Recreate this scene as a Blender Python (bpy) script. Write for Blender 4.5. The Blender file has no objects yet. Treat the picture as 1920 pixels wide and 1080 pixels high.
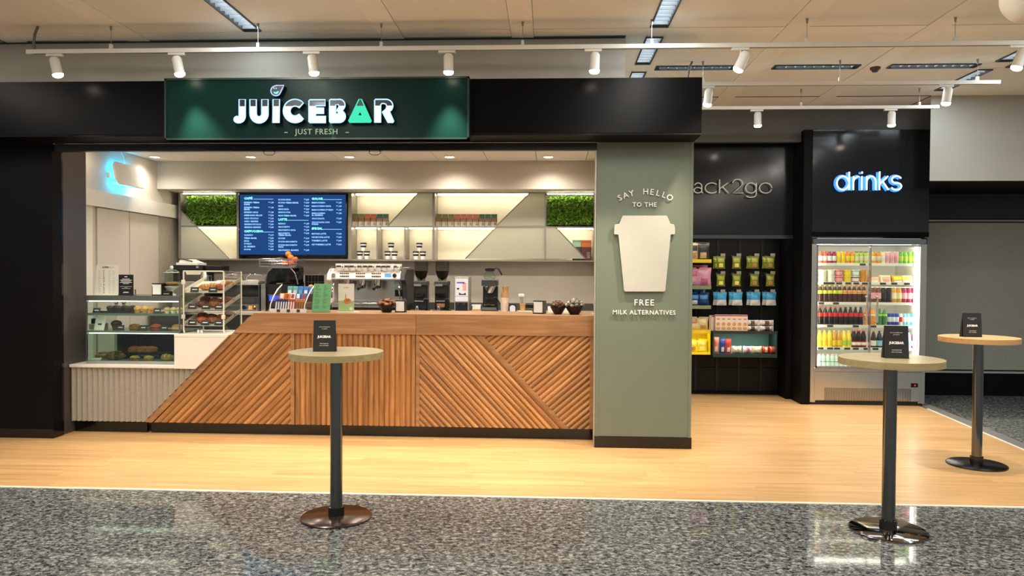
import bpy, bmesh, math, random
from mathutils import Vector, Matrix
from mathutils.geometry import tessellate_polygon
random.seed(7)
scene = bpy.context.scene
COL = scene.collection
PI = math.pi

# ------------------------------------------------------------------ camera
FPX, YAW, PITCH, ROLL, EYE = 1400.0, math.radians(2.8), math.radians(1.1), 0.0058, 1.617
_f = Vector((-math.sin(YAW) * math.cos(PITCH), math.cos(YAW) * math.cos(PITCH), -math.sin(PITCH)))
_r0 = Vector((math.cos(YAW), math.sin(YAW), 0)); _u0 = _r0.cross(_f)
_r = _r0 * math.cos(ROLL) + _u0 * math.sin(ROLL); _u = _u0 * math.cos(ROLL) - _r0 * math.sin(ROLL)
cam_data = bpy.data.cameras.new('camera'); cam = bpy.data.objects.new('camera', cam_data); COL.objects.link(cam)
cam_data.sensor_width = 36.0; cam_data.lens = 36.0 * FPX / 1920.0; cam_data.clip_start = 0.05
cam.matrix_world = Matrix(((_r.x, _u.x, -_f.x, 0), (_r.y, _u.y, -_f.y, 0), (_r.z, _u.z, -_f.z, EYE), (0, 0, 0, 1)))
scene.camera = cam

def P(u, v, Y):
    """world (X, Z) of the photograph's pixel u,v on the plane at depth Y (measuring tool)"""
    d = _f + _r * ((u - 960) / FPX) - _u * ((v - 540) / FPX)
    return d.x * Y / d.y, EYE + d.z * Y / d.y
def PX(u, v, Y): return P(u, v, Y)[0]
def PZ(u, v, Y): return P(u, v, Y)[1]

# ------------------------------------------------------------------ world, exposure, main lights
world = bpy.data.worlds.new('hall_air'); scene.world = world; world.use_nodes = True
bgn = world.node_tree.nodes['Background']; bgn.inputs[0].default_value = (0.86, 0.85, 0.80, 1); bgn.inputs[1].default_value = 0.47
vs = scene.view_settings
vs.view_transform = 'Standard'; vs.look = 'None'; vs.gamma = 1.0; vs.exposure = 0.0
try: vs.use_curve_mapping = False
except Exception: pass

WARM, NEUT, COOL = (1.0, 0.84, 0.64), (1.0, 0.91, 0.79), (0.80, 0.92, 1.0)
TRACK_W, DOWN_W, LOUVRE_W, HALL_W = 215.0, 95.0, 10.0, 50.0

def spot_light(name, loc, direction, watts, colour, angle, blend=0.5, radius=0.03):
    l = bpy.data.lights.new(name, 'SPOT'); l.energy = watts; l.color = colour; l.spot_size = math.radians(angle); l.spot_blend = blend; l.shadow_soft_size = radius
    o = bpy.data.objects.new(name, l); COL.objects.link(o); o.location = loc
    o.rotation_euler = Vector(direction).to_track_quat('-Z', 'Y').to_euler(); return o
def area_light(name, loc, sx, sy, watts, colour, direction=(0, 0, -1)):
    l = bpy.data.lights.new(name, 'AREA'); l.shape = 'RECTANGLE'; l.size = sx; l.size_y = sy; l.energy = watts; l.color = colour
    o = bpy.data.objects.new(name, l); COL.objects.link(o); o.location = loc
    o.rotation_euler = Vector(direction).to_track_quat('-Z', 'Y').to_euler(); return o
# unseen fill lights added over the viewer and behind, on the louvre lanes
for lx in (-6.14, -2.6, 0.94, 4.48):
    for ly in (4.6, 2.2, -0.4, -3.0):
        area_light('hall_fill_light', (lx, ly, 3.72), 0.13, 1.6, HALL_W, NEUT)

# ------------------------------------------------------------------ materials
def lin(c):
    return tuple((x / 255 / 12.92) if x / 255 <= 0.04045 else ((x / 255 + 0.055) / 1.055) ** 2.4 for x in c[:3]) + (1,)
MATS = {}
def mat(name, rgb, rough=0.5, metal=0.0, noise=0.06, scale=14.0, bump=0.0, emit=0.0, ecol=None, coat=0.0, spec=0.5, alpha=1.0, stretch=(1, 1, 1)):
    """principled material whose colour is gently varied by object-space noise"""
    if name in MATS: return MATS[name]
    m = bpy.data.materials.new(name); m.use_nodes = True; MATS[name] = m
    nt = m.node_tree; N = nt.nodes; L = nt.links; b = N['Principled BSDF']
    c = lin(rgb)
    tc = N.new('ShaderNodeTexCoord'); mp = N.new('ShaderNodeMapping'); mp.inputs['Scale'].default_value = stretch
    nz = N.new('ShaderNodeTexNoise'); nz.inputs['Scale'].default_value = scale; nz.inputs['Detail'].default_value = 4
    L.new(tc.outputs['Object'], mp.inputs[0]); L.new(mp.outputs[0], nz.inputs[0])
    rp = N.new('ShaderNodeValToRGB'); e = rp.color_ramp.elements
    e[0].position = 0.3; e[1].position = 0.7
    e[0].color = tuple(x * (1 - noise) for x in c[:3]) + (1,); e[1].color = tuple(min(1, x * (1 + noise)) for x in c[:3]) + (1,)
    L.new(nz.outputs['Fac'], rp.inputs[0]); L.new(rp.outputs[0], b.inputs['Base Color'])
    b.inputs['Roughness'].default_value = rough; b.inputs['Metallic'].default_value = metal
    b.inputs['Specular IOR Level'].default_value = spec; b.inputs['Coat Weight'].default_value = coat
    if bump:
        bp = N.new('ShaderNodeBump'); bp.inputs['Strength'].default_value = bump; bp.inputs['Distance'].default_value = 0.01
        L.new(nz.outputs['Fac'], bp.inputs['Height']); L.new(bp.outputs[0], b.inputs['Normal'])
    if emit:
        b.inputs['Emission Color'].default_value = lin(ecol or rgb); b.inputs['Emission Strength'].default_value = emit
    return m

def wood(name, c1, c2, c3, rough=0.45, along=(1.2, 14, 14), rnd=0.25, coat=0.0):
    m = bpy.data.materials.new(name); m.use_nodes = True; MATS[name] = m
    nt = m.node_tree; N = nt.nodes; L = nt.links; b = N['Principled BSDF']
    tc = N.new('ShaderNodeTexCoord'); oi = N.new('ShaderNodeObjectInfo')
    mul = N.new('ShaderNodeVectorMath'); mul.operation = 'SCALE'; mul.inputs[0].default_value = (17, 31, 23); L.new(oi.outputs['Random'], mul.inputs['Scale'])
    add = N.new('ShaderNodeVectorMath'); L.new(tc.outputs['Object'], add.inputs[0]); L.new(mul.outputs[0], add.inputs[1])
    mp = N.new('ShaderNodeMapping'); mp.inputs['Scale'].default_value = along; L.new(add.outputs[0], mp.inputs[0])
    nz = N.new('ShaderNodeTexNoise'); nz.inputs['Scale'].default_value = 2.0; nz.inputs['Detail'].default_value = 7; nz.inputs['Distortion'].default_value = 0.6
    L.new(mp.outputs[0], nz.inputs[0])
    rp = N.new('ShaderNodeValToRGB'); e = rp.color_ramp.elements
    e[0].position = 0.25; e[0].color = lin(c1); e[1].position = 0.78; e[1].color = lin(c3)
    mid = rp.color_ramp.elements.new(0.52); mid.color = lin(c2)
    L.new(nz.outputs['Fac'], rp.inputs[0])
    hs = N.new('ShaderNodeHueSaturation'); mr = N.new('ShaderNodeMapRange'); mr.inputs[3].default_value = 1 - rnd; mr.inputs[4].default_value = 1 + rnd
    L.new(oi.outputs['Random'], mr.inputs[0]); L.new(mr.outputs[0], hs.inputs['Value']); L.new(rp.outputs[0], hs.inputs['Color'])
    L.new(hs.outputs[0], b.inputs['Base Color'])
    b.inputs['Roughness'].default_value = rough; b.inputs['Coat Weight'].default_value = coat; b.inputs['Coat Roughness'].default_value = 0.2
    bp = N.new('ShaderNodeBump'); bp.inputs['Strength'].default_value = 0.08; bp.inputs['Distance'].default_value = 0.004
    L.new(nz.outputs['Fac'], bp.inputs['Height']); L.new(bp.outputs[0], b.inputs['Normal'])
    return m

def glass(name, tint=(235, 245, 240), rough=0.02, refl=1.0, ior=1.45):
    m = bpy.data.materials.new(name); m.use_nodes = True; MATS[name] = m
    nt = m.node_tree; N = nt.nodes; L = nt.links; N.remove(N['Principled BSDF']); out = N['Material Output']
    t = N.new('ShaderNodeBsdfTransparent'); t.inputs[0].default_value = lin(tint)
    g = N.new('ShaderNodeBsdfGlossy'); g.inputs['Roughness'].default_value = rough
    lw = N.new('ShaderNodeLayerWeight'); lw.inputs[0].default_value = 0.5
    pw = N.new('ShaderNodeMath'); pw.operation = 'POWER'; pw.inputs[1].default_value = 4.0; L.new(lw.outputs['Facing'], pw.inputs[0])
    f0 = ((ior - 1) / (ior + 1)) ** 2 * refl
    mu = N.new('ShaderNodeMath'); mu.operation = 'MULTIPLY_ADD'; mu.inputs[1].default_value = min(0.9, 0.75 * refl); mu.inputs[2].default_value = f0; mu.use_clamp = True; L.new(pw.outputs[0], mu.inputs[0])
    mx = N.new('ShaderNodeMixShader'); L.new(mu.outputs[0], mx.inputs[0]); L.new(t.outputs[0], mx.inputs[1]); L.new(g.outputs[0], mx.inputs[2])
    L.new(mx.outputs[0], out.inputs[0]); return m

def emitter(name, rgb, strength):
    m = bpy.data.materials.new(name); m.use_nodes = True; MATS[name] = m
    nt = m.node_tree; N = nt.nodes; N.remove(N['Principled BSDF'])
    e = N.new('ShaderNodeEmission'); e.inputs[0].default_value = lin(rgb); e.inputs[1].default_value = strength
    nt.links.new(e.outputs[0], N['Material Output'].inputs[0]); return m

def granite():
    m = bpy.data.materials.new('granite'); m.use_nodes = True
    nt = m.node_tree; N = nt.nodes; L = nt.links; b = N['Principled BSDF']
    geo = N.new('ShaderNodeNewGeometry'); mp = N.new('ShaderNodeMapping'); mp.inputs['Scale'].default_value = (1.0, 1.35, 1)
    L.new(geo.outputs['Position'], mp.inputs[0])
    n1 = N.new('ShaderNodeTexNoise'); n1.inputs['Scale'].default_value = 30; n1.inputs['Detail'].default_value = 5; n1.inputs['Roughness'].default_value = 0.72; n1.inputs['Distortion'].default_value = 0.8
    n2 = N.new('ShaderNodeTexVoronoi'); n2.inputs['Scale'].default_value = 95
    L.new(mp.outputs[0], n1.inputs[0]); L.new(mp.outputs[0], n2.inputs[0])
    rp = N.new('ShaderNodeValToRGB'); cr = rp.color_ramp; cr.elements[0].position = 0.38; cr.elements[0].color = lin((36, 38, 38)); cr.elements[1].position = 0.64; cr.elements[1].color = lin((192, 194, 190))
    k = cr.elements.new(0.46); k.color = lin((84, 87, 86)); k = cr.elements.new(0.55); k.color = lin((136, 139, 137))
    L.new(n1.outputs['Fac'], rp.inputs[0])
    r2 = N.new('ShaderNodeValToRGB'); r2.color_ramp.elements[0].position = 0.0; r2.color_ramp.elements[0].color = (1.25, 1.25, 1.25, 1); r2.color_ramp.elements[1].position = 0.65; r2.color_ramp.elements[1].color = (0.42, 0.42, 0.42, 1)
    L.new(n2.outputs['Distance'], r2.inputs[0])
    mx = N.new('ShaderNodeMix'); mx.data_type = 'RGBA'; mx.blend_type = 'MULTIPLY'; mx.inputs[0].default_value = 0.35
    L.new(rp.outputs[0], mx.inputs[6]); L.new(r2.outputs[0], mx.inputs[7]); L.new(mx.outputs[2], b.inputs['Base Color'])
    b.inputs['Roughness'].default_value = 0.055; b.inputs['Specular IOR Level'].default_value = 0.24
    return m

# ------------------------------------------------------------------ mesh builder
class MB:
    def __init__(s): s.v = []; s.f = []
    def add(s, vs, fs):
        k = len(s.v); s.v += [tuple(p) for p in vs]; s.f += [tuple(i + k for i in f) for f in fs]; return s
    def box(s, x0, x1, y0, y1, z0, z1):
        v = [(x, y, z) for z in (z0, z1) for y in (y0, y1) for x in (x0, x1)]
        return s.add(v, [(0, 2, 3, 1), (4, 5, 7, 6), (0, 1, 5, 4), (2, 6, 7, 3), (0, 4, 6, 2), (1, 3, 7, 5)])
    def cbox(s, cx, cy, cz, sx, sy, sz): return s.box(cx - sx / 2, cx + sx / 2, cy - sy / 2, cy + sy / 2, cz - sz / 2, cz + sz / 2)
    def prism(s, poly, a, b, axis='y'):
        n = len(poly)
        def pt(p, t): return (p[0], t, p[1]) if axis == 'y' else (t, p[0], p[1]) if axis == 'x' else (p[0], p[1], t)
        v = [pt(p, a) for p in poly] + [pt(p, b) for p in poly]
        return s.add(v, [tuple(range(n))[::-1], tuple(range(n, 2 * n))] + [(i, (i + 1) % n, n + (i + 1) % n, n + i) for i in range(n)])
    def lathe(s, prof, n=20, c=(0, 0, 0), sx=1.0, sy=1.0):
        v = []; f = []; m = len(prof)
        for r, z in prof:
            for i in range(n):
                a = 2 * PI * i / n; v.append((c[0] + r * math.cos(a) * sx, c[1] + r * math.sin(a) * sy, c[2] + z))
        for j in range(m - 1):
            for i in range(n): f.append((j * n + i, j * n + (i + 1) % n, (j + 1) * n + (i + 1) % n, (j + 1) * n + i))
        if prof[0][0] > 1e-6: f.append(tuple(range(n))[::-1])
        if prof[-1][0] > 1e-6: f.append(tuple(range((m - 1) * n, m * n)))
        return s.add(v, f)
    def cyl(s, p0, p1, r0, r1=None, n=16):
        r1 = r0 if r1 is None else r1; p0 = Vector(p0); p1 = Vector(p1); q = (p1 - p0).to_track_quat('Z', 'Y')
        v = []
        for p, r in ((p0, r0), (p1, r1)):
            for i in range(n): a = 2 * PI * i / n; v.append(p + q @ Vector((r * math.cos(a), r * math.sin(a), 0)))
        return s.add(v, [tuple(range(n))[::-1], tuple(range(n, 2 * n))] + [(i, (i + 1) % n, n + (i + 1) % n, n + i) for i in range(n)])
    def tube(s, path, r, n=6, closed=False):
        path = [Vector(p) for p in path]; m = len(path); v = []; f = []
        up = None
        for i, p in enumerate(path):
            a = path[(i - 1) % m] if closed or i else path[0]; b = path[(i + 1) % m] if closed or i < m - 1 else path[-1]
            t = (b - a).normalized() if (b - a).length > 1e-9 else Vector((0, 0, 1))
            if up is None: up = t.orthogonal().normalized()
            up = (up - t * up.dot(t)); up = up.normalized() if up.length > 1e-6 else t.orthogonal().normalized()
            w = t.cross(up)
            for k in range(n): a_ = 2 * PI * k / n; v.append(p + up * (r * math.cos(a_)) + w * (r * math.sin(a_)))
        for i in range(m if closed else m - 1):
            j = (i + 1) % m
            for k in range(n): f.append((i * n + k, i * n + (k + 1) % n, j * n + (k + 1) % n, j * n + k))
        if not closed: f += [tuple(range(n))[::-1], tuple(range((m - 1) * n, m * n))]
        return s.add(v, f)
    def ball(s, c, rx, ry=None, rz=None, nu=12, nv=8, jit=0.0, rng=random):
        ry = ry or rx; rz = rz or rx; v = []; f = []
        for j in range(nv + 1):
            t = PI * j / nv - PI / 2
            for i in range(nu):
                a = 2 * PI * i / nu; k = 1 + rng.uniform(-jit, jit)
                v.append((c[0] + rx * k * math.cos(t) * math.cos(a), c[1] + ry * k * math.cos(t) * math.sin(a), c[2] + rz * k * math.sin(t)))
        for j in range(nv):
            for i in range(nu): f.append((j * nu + i, j * nu + (i + 1) % nu, (j + 1) * nu + (i + 1) % nu, (j + 1) * nu + i))
        return s.add(v, f)
    def fill(s, loops, a, b=None):
        """2-D loops (x,z) with holes -> plate between y=a and y=b (front face only if b is None)"""
        flat = [p for l in loops for p in l]
        tris = tessellate_polygon([[Vector((p[0], p[1], 0)) for p in l] for l in loops])
        n = len(flat)
        if b is None: return s.add([(p[0], a, p[1]) for p in flat], [tuple(t) for t in tris])
        v = [(p[0], a, p[1]) for p in flat] + [(p[0], b, p[1]) for p in flat]; fs = [tuple(t) for t in tris] + [tuple(i + n for i in t[::-1]) for t in tris]
        k = 0
        for l in loops:
            m = len(l); fs += [(k + i, k + (i + 1) % m, n + k + (i + 1) % m, n + k + i) for i in range(m)]; k += m
        return s.add(v, fs)
    def build(s, name, m, parent=None, loc=None, smooth=False, bev=0.0, rot=None, seg=1, mesh_only=False):
        me = bpy.data.meshes.new(name); bm = bmesh.new()
        vs_ = [bm.verts.new(p) for p in s.v]
        for f in s.f:
            if len(set(f)) > 2:
                try: bm.faces.new([vs_[i] for i in f])
                except ValueError: pass
        bmesh.ops.remove_doubles(bm, verts=bm.verts, dist=1e-6)
        bmesh.ops.recalc_face_normals(bm, faces=bm.faces)
        if bev:
            ed = [e for e in bm.edges if len(e.link_faces) == 2 and e.calc_face_angle(0) > 0.6]
            bmesh.ops.bevel(bm, geom=ed, offset=bev, segments=seg, profile=0.5, affect='EDGES', clamp_overlap=True)
        bm.to_mesh(me); bm.free()
        if smooth:
            for p in me.polygons: p.use_smooth = True
            me.set_sharp_from_angle(angle=0.7)
        me.materials.append(m)
        if mesh_only: return me
        return put(name, me, parent, loc, rot)

def put(name, me, parent=None, loc=None, rot=None):
    o = bpy.data.objects.new(name, me); COL.objects.link(o)
    if parent is not None: o.parent = parent
    if loc is not None: o.location = loc
    if rot is not None: o.rotation_euler = rot
    return o
def tag(o, label, cat, group=None, kind=None):
    o['label'] = label; o['category'] = cat
    if group: o['group'] = group
    if kind: o['kind'] = kind
    return o
def thing(name, label, cat, loc=(0, 0, 0), rz=0.0, group=None):
    o = bpy.data.objects.new(name, None); COL.objects.link(o); o.empty_display_size = 0.05
    o.location = loc; o.rotation_euler = (0, 0, rz); return tag(o, label, cat, group)
def struct(o): o['kind'] = 'structure'; return o
def structure_root(name):
    o = bpy.data.objects.new(name, None); COL.objects.link(o); return struct(o)
def stuff(o): o['kind'] = 'stuff'; return o
def dup(root, loc, label, rz=None, group=None):
    r = root.copy(); COL.objects.link(r); r.location = loc; r['label'] = label
    if rz is not None: r.rotation_euler = (0, 0, rz)
    if group: r['group'] = group
    for ch in list(root.children):
        c = ch.copy(); COL.objects.link(c); c.parent = r
        for g in list(ch.children):
            d = g.copy(); COL.objects.link(d); d.parent = c
    return r
ORD = ['first', 'second', 'third', 'fourth', 'fifth', 'sixth', 'seventh', 'eighth', 'ninth', 'tenth', 'eleventh', 'twelfth', 'thirteenth', 'fourteenth']

TEXTS = {}
def text_mesh(body, size, align='LEFT', fat=0.0, depth=0.0, spacing=1.0, res=2):
    c = bpy.data.curves.new('lettering', 'FONT'); c.body = body; c.size = size; c.align_x = align; c.offset = fat; c.extrude = depth; c.resolution_u = res; c.space_character = spacing
    o = bpy.data.objects.new('lettering', c); me = bpy.data.meshes.new_from_object(o)
    bpy.data.objects.remove(o); bpy.data.curves.remove(c); return me
def text(name, lines, m, parent=None, depth=0.0, fat=0.0, spacing=1.0, res=2):
    """lines: (string, x, y, z, cap_height, align) facing -Y, joined as one flat print"""
    b = MB()
    for (s_, x, y, z, cap, al) in lines:
        me = text_mesh(s_, cap / 0.69, al, fat, depth, spacing, res)
        b.add([(x + v.co.x, y - v.co.z, z + v.co.y) for v in me.vertices], [tuple(p.vertices) for p in me.polygons]); bpy.data.meshes.remove(me)
    return b.build(name, m, parent)

def clip_half(poly, a, b, c):
    """keep the part of a convex polygon where a*x+b*y>=c"""
    out = []
    for i in range(len(poly)):
        p, q = poly[i], poly[(i + 1) % len(poly)]; dp = a * p[0] + b * p[1] - c; dq = a * q[0] + b * q[1] - c
        if dp >= 0: out.append(p)
        if (dp >= 0) != (dq >= 0): t = dp / (dp - dq); out.append((p[0] + (q[0] - p[0]) * t, p[1] + (q[1] - p[1]) * t))
    return out
def arc(cx, cy, r, a0, a1, n=12, ry=None):
    ry = ry or r
    return [(cx + r * math.cos(math.radians(a0 + (a1 - a0) * i / n)), cy + ry * math.sin(math.radians(a0 + (a1 - a0) * i / n))) for i in range(n + 1)]

# common materials
M_BLACK = mat('matt_black_panel', (11, 10, 10), 0.55, noise=0.08, scale=3, spec=0.12)
M_SATBLACK = mat('satin_black_panel', (5, 5, 6), 0.30, noise=0.05, scale=3, spec=0.09)
M_BLK = mat('black_plastic', (16, 16, 17), 0.4)
M_GLOSSBLK = mat('gloss_black', (10, 10, 12), 0.12)
M_DARK = mat('dark_grey', (48, 48, 48), 0.5)
M_STEEL = mat('brushed_steel', (200, 198, 194), 0.25, 1.0, noise=0.05, stretch=(1, 1, 30))
M_STEELD = mat('dull_steel', (150, 148, 144), 0.38, 1.0, noise=0.05)
M_CHROME = mat('chrome', (205, 205, 205), 0.06, 1.0, noise=0.01)
M_WHITE = mat('white_lacquer', (228, 224, 214), 0.42, noise=0.02)
M_WHITEP = mat('white_plastic', (240, 238, 232), 0.35, noise=0.02)
M_PAPER = mat('white_paper', (235, 232, 220), 0.7, noise=0.02)
M_INK = mat('dark_print', (50, 46, 42), 0.7)
M_WPRINT = mat('white_print', (238, 236, 230), 0.6, noise=0.02)
M_GLASS = glass('clear_glass')
M_GREENGL = glass('greenish_glass', (205, 226, 215))
M_ACRYL = glass('clear_acrylic', (240, 242, 238), 0.05, 1.3)
M_GREYWALL = mat('warm_grey_wall', (196, 188, 174), 0.6, noise=0.03, scale=2)
# ================================================================== SETTING: floors
GRANITE = granite()
M_SEAM = mat('pale_metal_strip', (232, 226, 208), 0.5, 0.0)
W_FLOOR = wood('floor_wood', (192, 148, 96), (211, 168, 114), (224, 184, 132), 0.36, (0.55, 9, 9), 0.06, 0.1)
def side_edge(y): return 4.60 + (y - 9.25) * 0.085
gf = struct(MB().box(-16, 16, -9, 13, -0.08, -0.004).build('floor_granite', GRANITE))
xj = [-0.12 + 0.61 * k for k in range(-7, 8)]
for j in range(4):
    for i in range(len(xj) - 1):
        MB().box(xj[i] + 0.0015, xj[i + 1] - 0.0015, 5.355 - 0.6 * (j + 1) + 0.0015, 5.355 - 0.6 * j - 0.0015, -0.004, 0.0).build('tile', GRANITE, gf)
wf = struct(MB().prism([(-6.2, 5.38), (side_edge(5.38), 5.38), (side_edge(10.3), 10.3), (-6.2, 10.3)], -0.0038, -0.0015, 'z').build('floor_wood', mat('underlay', (150, 110, 70), 0.8)))
struct(MB().box(-4.95, 0.60, 7.9, 10.0, -0.0012, 0.002).build('floor_kiosk_bounce', mat('bounce_floor', (206, 202, 194), 0.5)))  # unseen pale floor, added so light bounces up inside the kiosk
rngp = random.Random(3)
yy = 5.381
row = 0
while yy < 10.25:
    w = 0.152; y1 = yy + w
    x = -6.2 - rngp.uniform(0, 1.3) if yy < 7.35 else 0.35
    while x < side_edge(yy):
        x1 = x + rngp.uniform(1.15, 1.65)
        if yy >= 7.35 and x < 0.4: x1 = x + rngp.uniform(0.3, 1.4)
        poly = [(max(x, -6.2), yy), (x1, yy), (x1, y1), (max(x, -6.2), y1)]
        poly = clip_half(poly, -1, 0.085, -4.60 + 9.25 * 0.085)
        if len(poly) > 2 and x1 > -6.2:
            cx = sum(p[0] for p in poly) / len(poly); cy = sum(p[1] for p in poly) / len(poly)
            b = MB().prism([(p[0] - cx, p[1] - cy) for p in poly], -0.0015, 0.0006, 'z')
            b.build('plank', W_FLOOR, wf, loc=(cx, cy, 0))
        x = x1 + 0.0012
    yy = y1 + 0.0012; row += 1
struct(MB().box(-6.2, side_edge(5.36), 5.352, 5.382, -0.003, 0.004).build('trim_1', M_SEAM))
struct(MB().prism([(side_edge(5.35), 5.352), (side_edge(5.35) + 0.03, 5.352), (side_edge(9.3) + 0.03, 9.3), (side_edge(9.3), 9.3)], -0.003, 0.004, 'z').build('trim_2', M_SEAM))
struct(MB().prism([(side_edge(5.35) + 0.03, 5.352), (side_edge(5.35) + 0.17, 5.352), (side_edge(9.9) + 0.17, 9.9), (side_edge(9.9) + 0.03, 9.9)], -0.0035, 0.001, 'z').build('trim_3', mat('grey_border', (128, 124, 120), 0.5)))

# ================================================================== SETTING: hall ceiling
ZC = 3.75
M_CEIL = mat('ceiling_panel_paint', (236, 233, 224), 0.55, noise=0.02, scale=1.2)
M_STRIP = mat('ceiling_strip_paint', (243, 239, 229), 0.5, noise=0.02)
ceil = struct(MB().box(-16, 16, -9, 10.2, 3.93, 4.0).build('ceiling', M_CEIL))
strips = [(-5.06, -4.86), (-3.9, -3.69), (-1.53, -1.32), (-0.348, -0.145), (2.015, 2.215), (3.205, 3.395), (5.56, 5.76)]
louvre_x = {-3.69: (-2.70, -2.55), -0.145: (0.862, 1.008), 3.395: (4.405, 4.55)}
LOUV = []       # (x0,x1,y0,y1) openings that take a luminaire
def cpanel(x0, x1, y0, y1, name='panel', m=None, z=ZC):
    if x1 - x0 < 0.01 or y1 - y0 < 0.01: return
    g = 0.002
    MB().box(x0 + g, x1 - g, y0 + g, y1 - g, z, z + 0.02).build(name, m or M_CEIL, ceil)
def yend(x0, x1): return 6.765 if x1 < 0.68 else (9.6 if x1 < 4.5 else 9.1)
for (a, b) in strips: cpanel(a, b, -6, 6.765 if b < 0.68 else (9.6 if b < 4.5 else 9.1), 'ceiling_strip', M_STRIP, ZC - 0.008)
bands = [(-6.0, 2.0), (2.0, 5.3), (5.3, 6.55), (6.55, 6.735), (6.735, 7.72), (7.72, 7.90), (7.90, 9.1), (9.1, 9.6)]
cells = [(-4.86, -3.9), (-3.69, -1.53), (-1.32, -0.348), (-0.145, 2.015), (2.215, 3.205), (3.395, 5.56), (5.76, 8.5)]
for (x0, x1) in cells:
    lv = louvre_x.get(x0)
    for bi, (y0, y1) in enumerate(bands):
        segs = [(x0, x1)]
        if x0 < 0.67 < x1 and y0 >= 6.7: segs = [(0.675, x1)]
        elif x1 < 0.68 and y0 >= 6.7: continue
        if bi == 7: segs = [(max(a, 0.675), min(b, 4.80)) for a, b in segs]
        for (a, b) in segs:
            if b <= a: continue
            yb = min(y1, 6.765) if b < 0.68 else y1
            if bi == 3: cpanel(a, b, y0, yb, 'ceiling_strip', M_STRIP, ZC - 0.005); continue
            if bi == 5:
                h = {-0.145: [(1.09, 1.90)], 2.215: [(2.285, 3.135)], 3.395: [(3.445, 4.316), (4.63, 5.5)]}.get(x0, [])
                c = a
                for (p, q) in h:
                    cpanel(c, p, y0, y1); cpanel(p, q, y0, 7.742); cpanel(p, q, 7.872, y1); LOUV.append((p, q, 7.742, 7.872)); c = q
                cpanel(c, b, y0, y1); continue
            if lv and bi in (1, 2, 4, 6):
                p, q = lv
                op = {2: [(5.62, 6.515)], 4: [(6.80, 7.655)], 6: [(7.96, 8.83)], 1: [(3.9, 4.9)]}[bi]
                if bi == 2 and x0 == 3.395: op = [(5.62, 6.515)]
                cpanel(a, p, y0, yb); cpanel(q, b, y0, yb); c = y0
                for (r, t) in op:
                    cpanel(p, q, c, r); LOUV.append((p, q, r, t)); c = t
                cpanel(p, q, c, yb); continue
            cpanel(a, b, y0, yb)
cpanel(-16, -5.06, -6, 9.0)
struct(MB().box(-5.066, -5.056, 3.0, 6.77, ZC - 0.012, ZC).build('trim_4', M_DARK))

# ================================================================== SETTING: walls
M_BULK = mat('bulkhead_paint', (172, 168, 156), 0.6, noise=0.03, scale=2)
M_CHAR = mat('charcoal_wall_paint', (84, 84, 82), 0.65, noise=0.04, scale=2)
M_PGREY = mat('grey_felt_panel', (148, 150, 141), 0.8, noise=0.07, scale=60)
M_DGREEN = mat('dark_green_band', (12, 34, 28), 0.45, noise=0.06)
struct(MB().box(-9, 0.672, 6.77, 6.9, 2.9, ZC).build('wall_bulkhead', M_BULK))
struct(MB().box(-9, 0.668, 6.762, 6.77, ZC - 0.02, ZC - 0.006).build('trim_5', M_DARK))
struct(MB().box(0.60, 0.672, 6.9, 10.1, 3.2, 3.9).build('wall_kiosk_side', M_BULK))
struct(MB().box(0.672, 4.9, 9.6, 9.7, 3.3, 3.9).build('wall_recess', M_CHAR))
struct(MB().box(0.672, 4.5, 9.094, 9.104, ZC - 0.006, ZC + 0.004).build('trim_6', M_DARK))
struct(MB().prism([(4.5, 9.1), (9, 9.1), (9, 9.3), (4.6, 9.3)], 2.745, ZC, 'z').build('wall_right_bulkhead', M_BULK))
struct(MB().prism([(4.5, 9.1), (9, 9.1), (9, 10.5), (5.14, 10.5)], 2.735, 2.745, 'z').build('trim_10', M_BLACK))
struct(MB().box(4.5, 4.51, 9.1, 9.6, ZC - 0.006, ZC).build('trim_11', M_DARK))
wr = struct(MB().box(4.62, 9, 10.5, 10.6, 0, 3.0).build('wall_right', M_DARK))
MB().box(4.62, 9, 10.44, 10.5, 2.40, 2.90).build('panel', M_DGREEN, wr)
for x0, x1 in ((4.70, 4.985), (5.0, 7.2), (7.215, 8.9)):
    MB().box(x0, x1, 10.43, 10.5, 0.345, 2.345).build('panel', M_PGREY, wr, bev=0.006)
for z in (2.37, 2.905): MB().box(4.62, 9, 10.42, 10.5, z - 0.01, z + 0.012).build('trim', M_STEELD, wr)
MB().box(4.985, 5.0, 10.415, 10.5, 0.345, 2.345).build('trim', M_STEELD, wr)
MB().box(4.62, 9, 10.40, 10.5, 0.30, 0.335).build('rail', M_STEEL, wr, bev=0.004)
struct(MB().box(4.62, 9, 10.42, 10.5, 0.0, 0.29).build('baseboard_right', M_BLACK))
struct(MB().box(4.60, 4.7, 9.6, 10.5, 0, 3.0).build('wall_right_return', M_DARK))

# ================================================================== KIOSK SHELL
M_SAGE = mat('sage_green_paint', (107, 117, 101), 0.5, noise=0.02, scale=2)
pl = structure_root('pillar_left')
MB().box(-5.9, -4.77, 6.965, 7.10, 0.0, 2.84).build('panel', M_BLACK, pl)
MB().box(-4.86, -4.77, 7.10, 7.125, 0.0, 2.84).build('shutter_guide', M_GLOSSBLK, pl)
MB().box(-4.86, -4.775, 7.125, 7.50, 0.0, 2.84).build('flank_panel', mat('grey_metal_flank', (92, 88, 86), 0.3, 0.4, scale=3), pl)
MB().box(-5.9, -4.765, 6.955, 6.965, 0.0, 0.09).build('skirting', M_GLOSSBLK, pl)
MB().box(-4.772, -4.765, 6.965, 7.10, 0.0, 0.09).build('skirting', M_GLOSSBLK, pl)
pr_ = structure_root('pillar_green')
MB().box(0.441, 1.328, 6.97, 7.30, 0.105, 2.84).build('panel', M_SAGE, pr_, bev=0.003)
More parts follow.
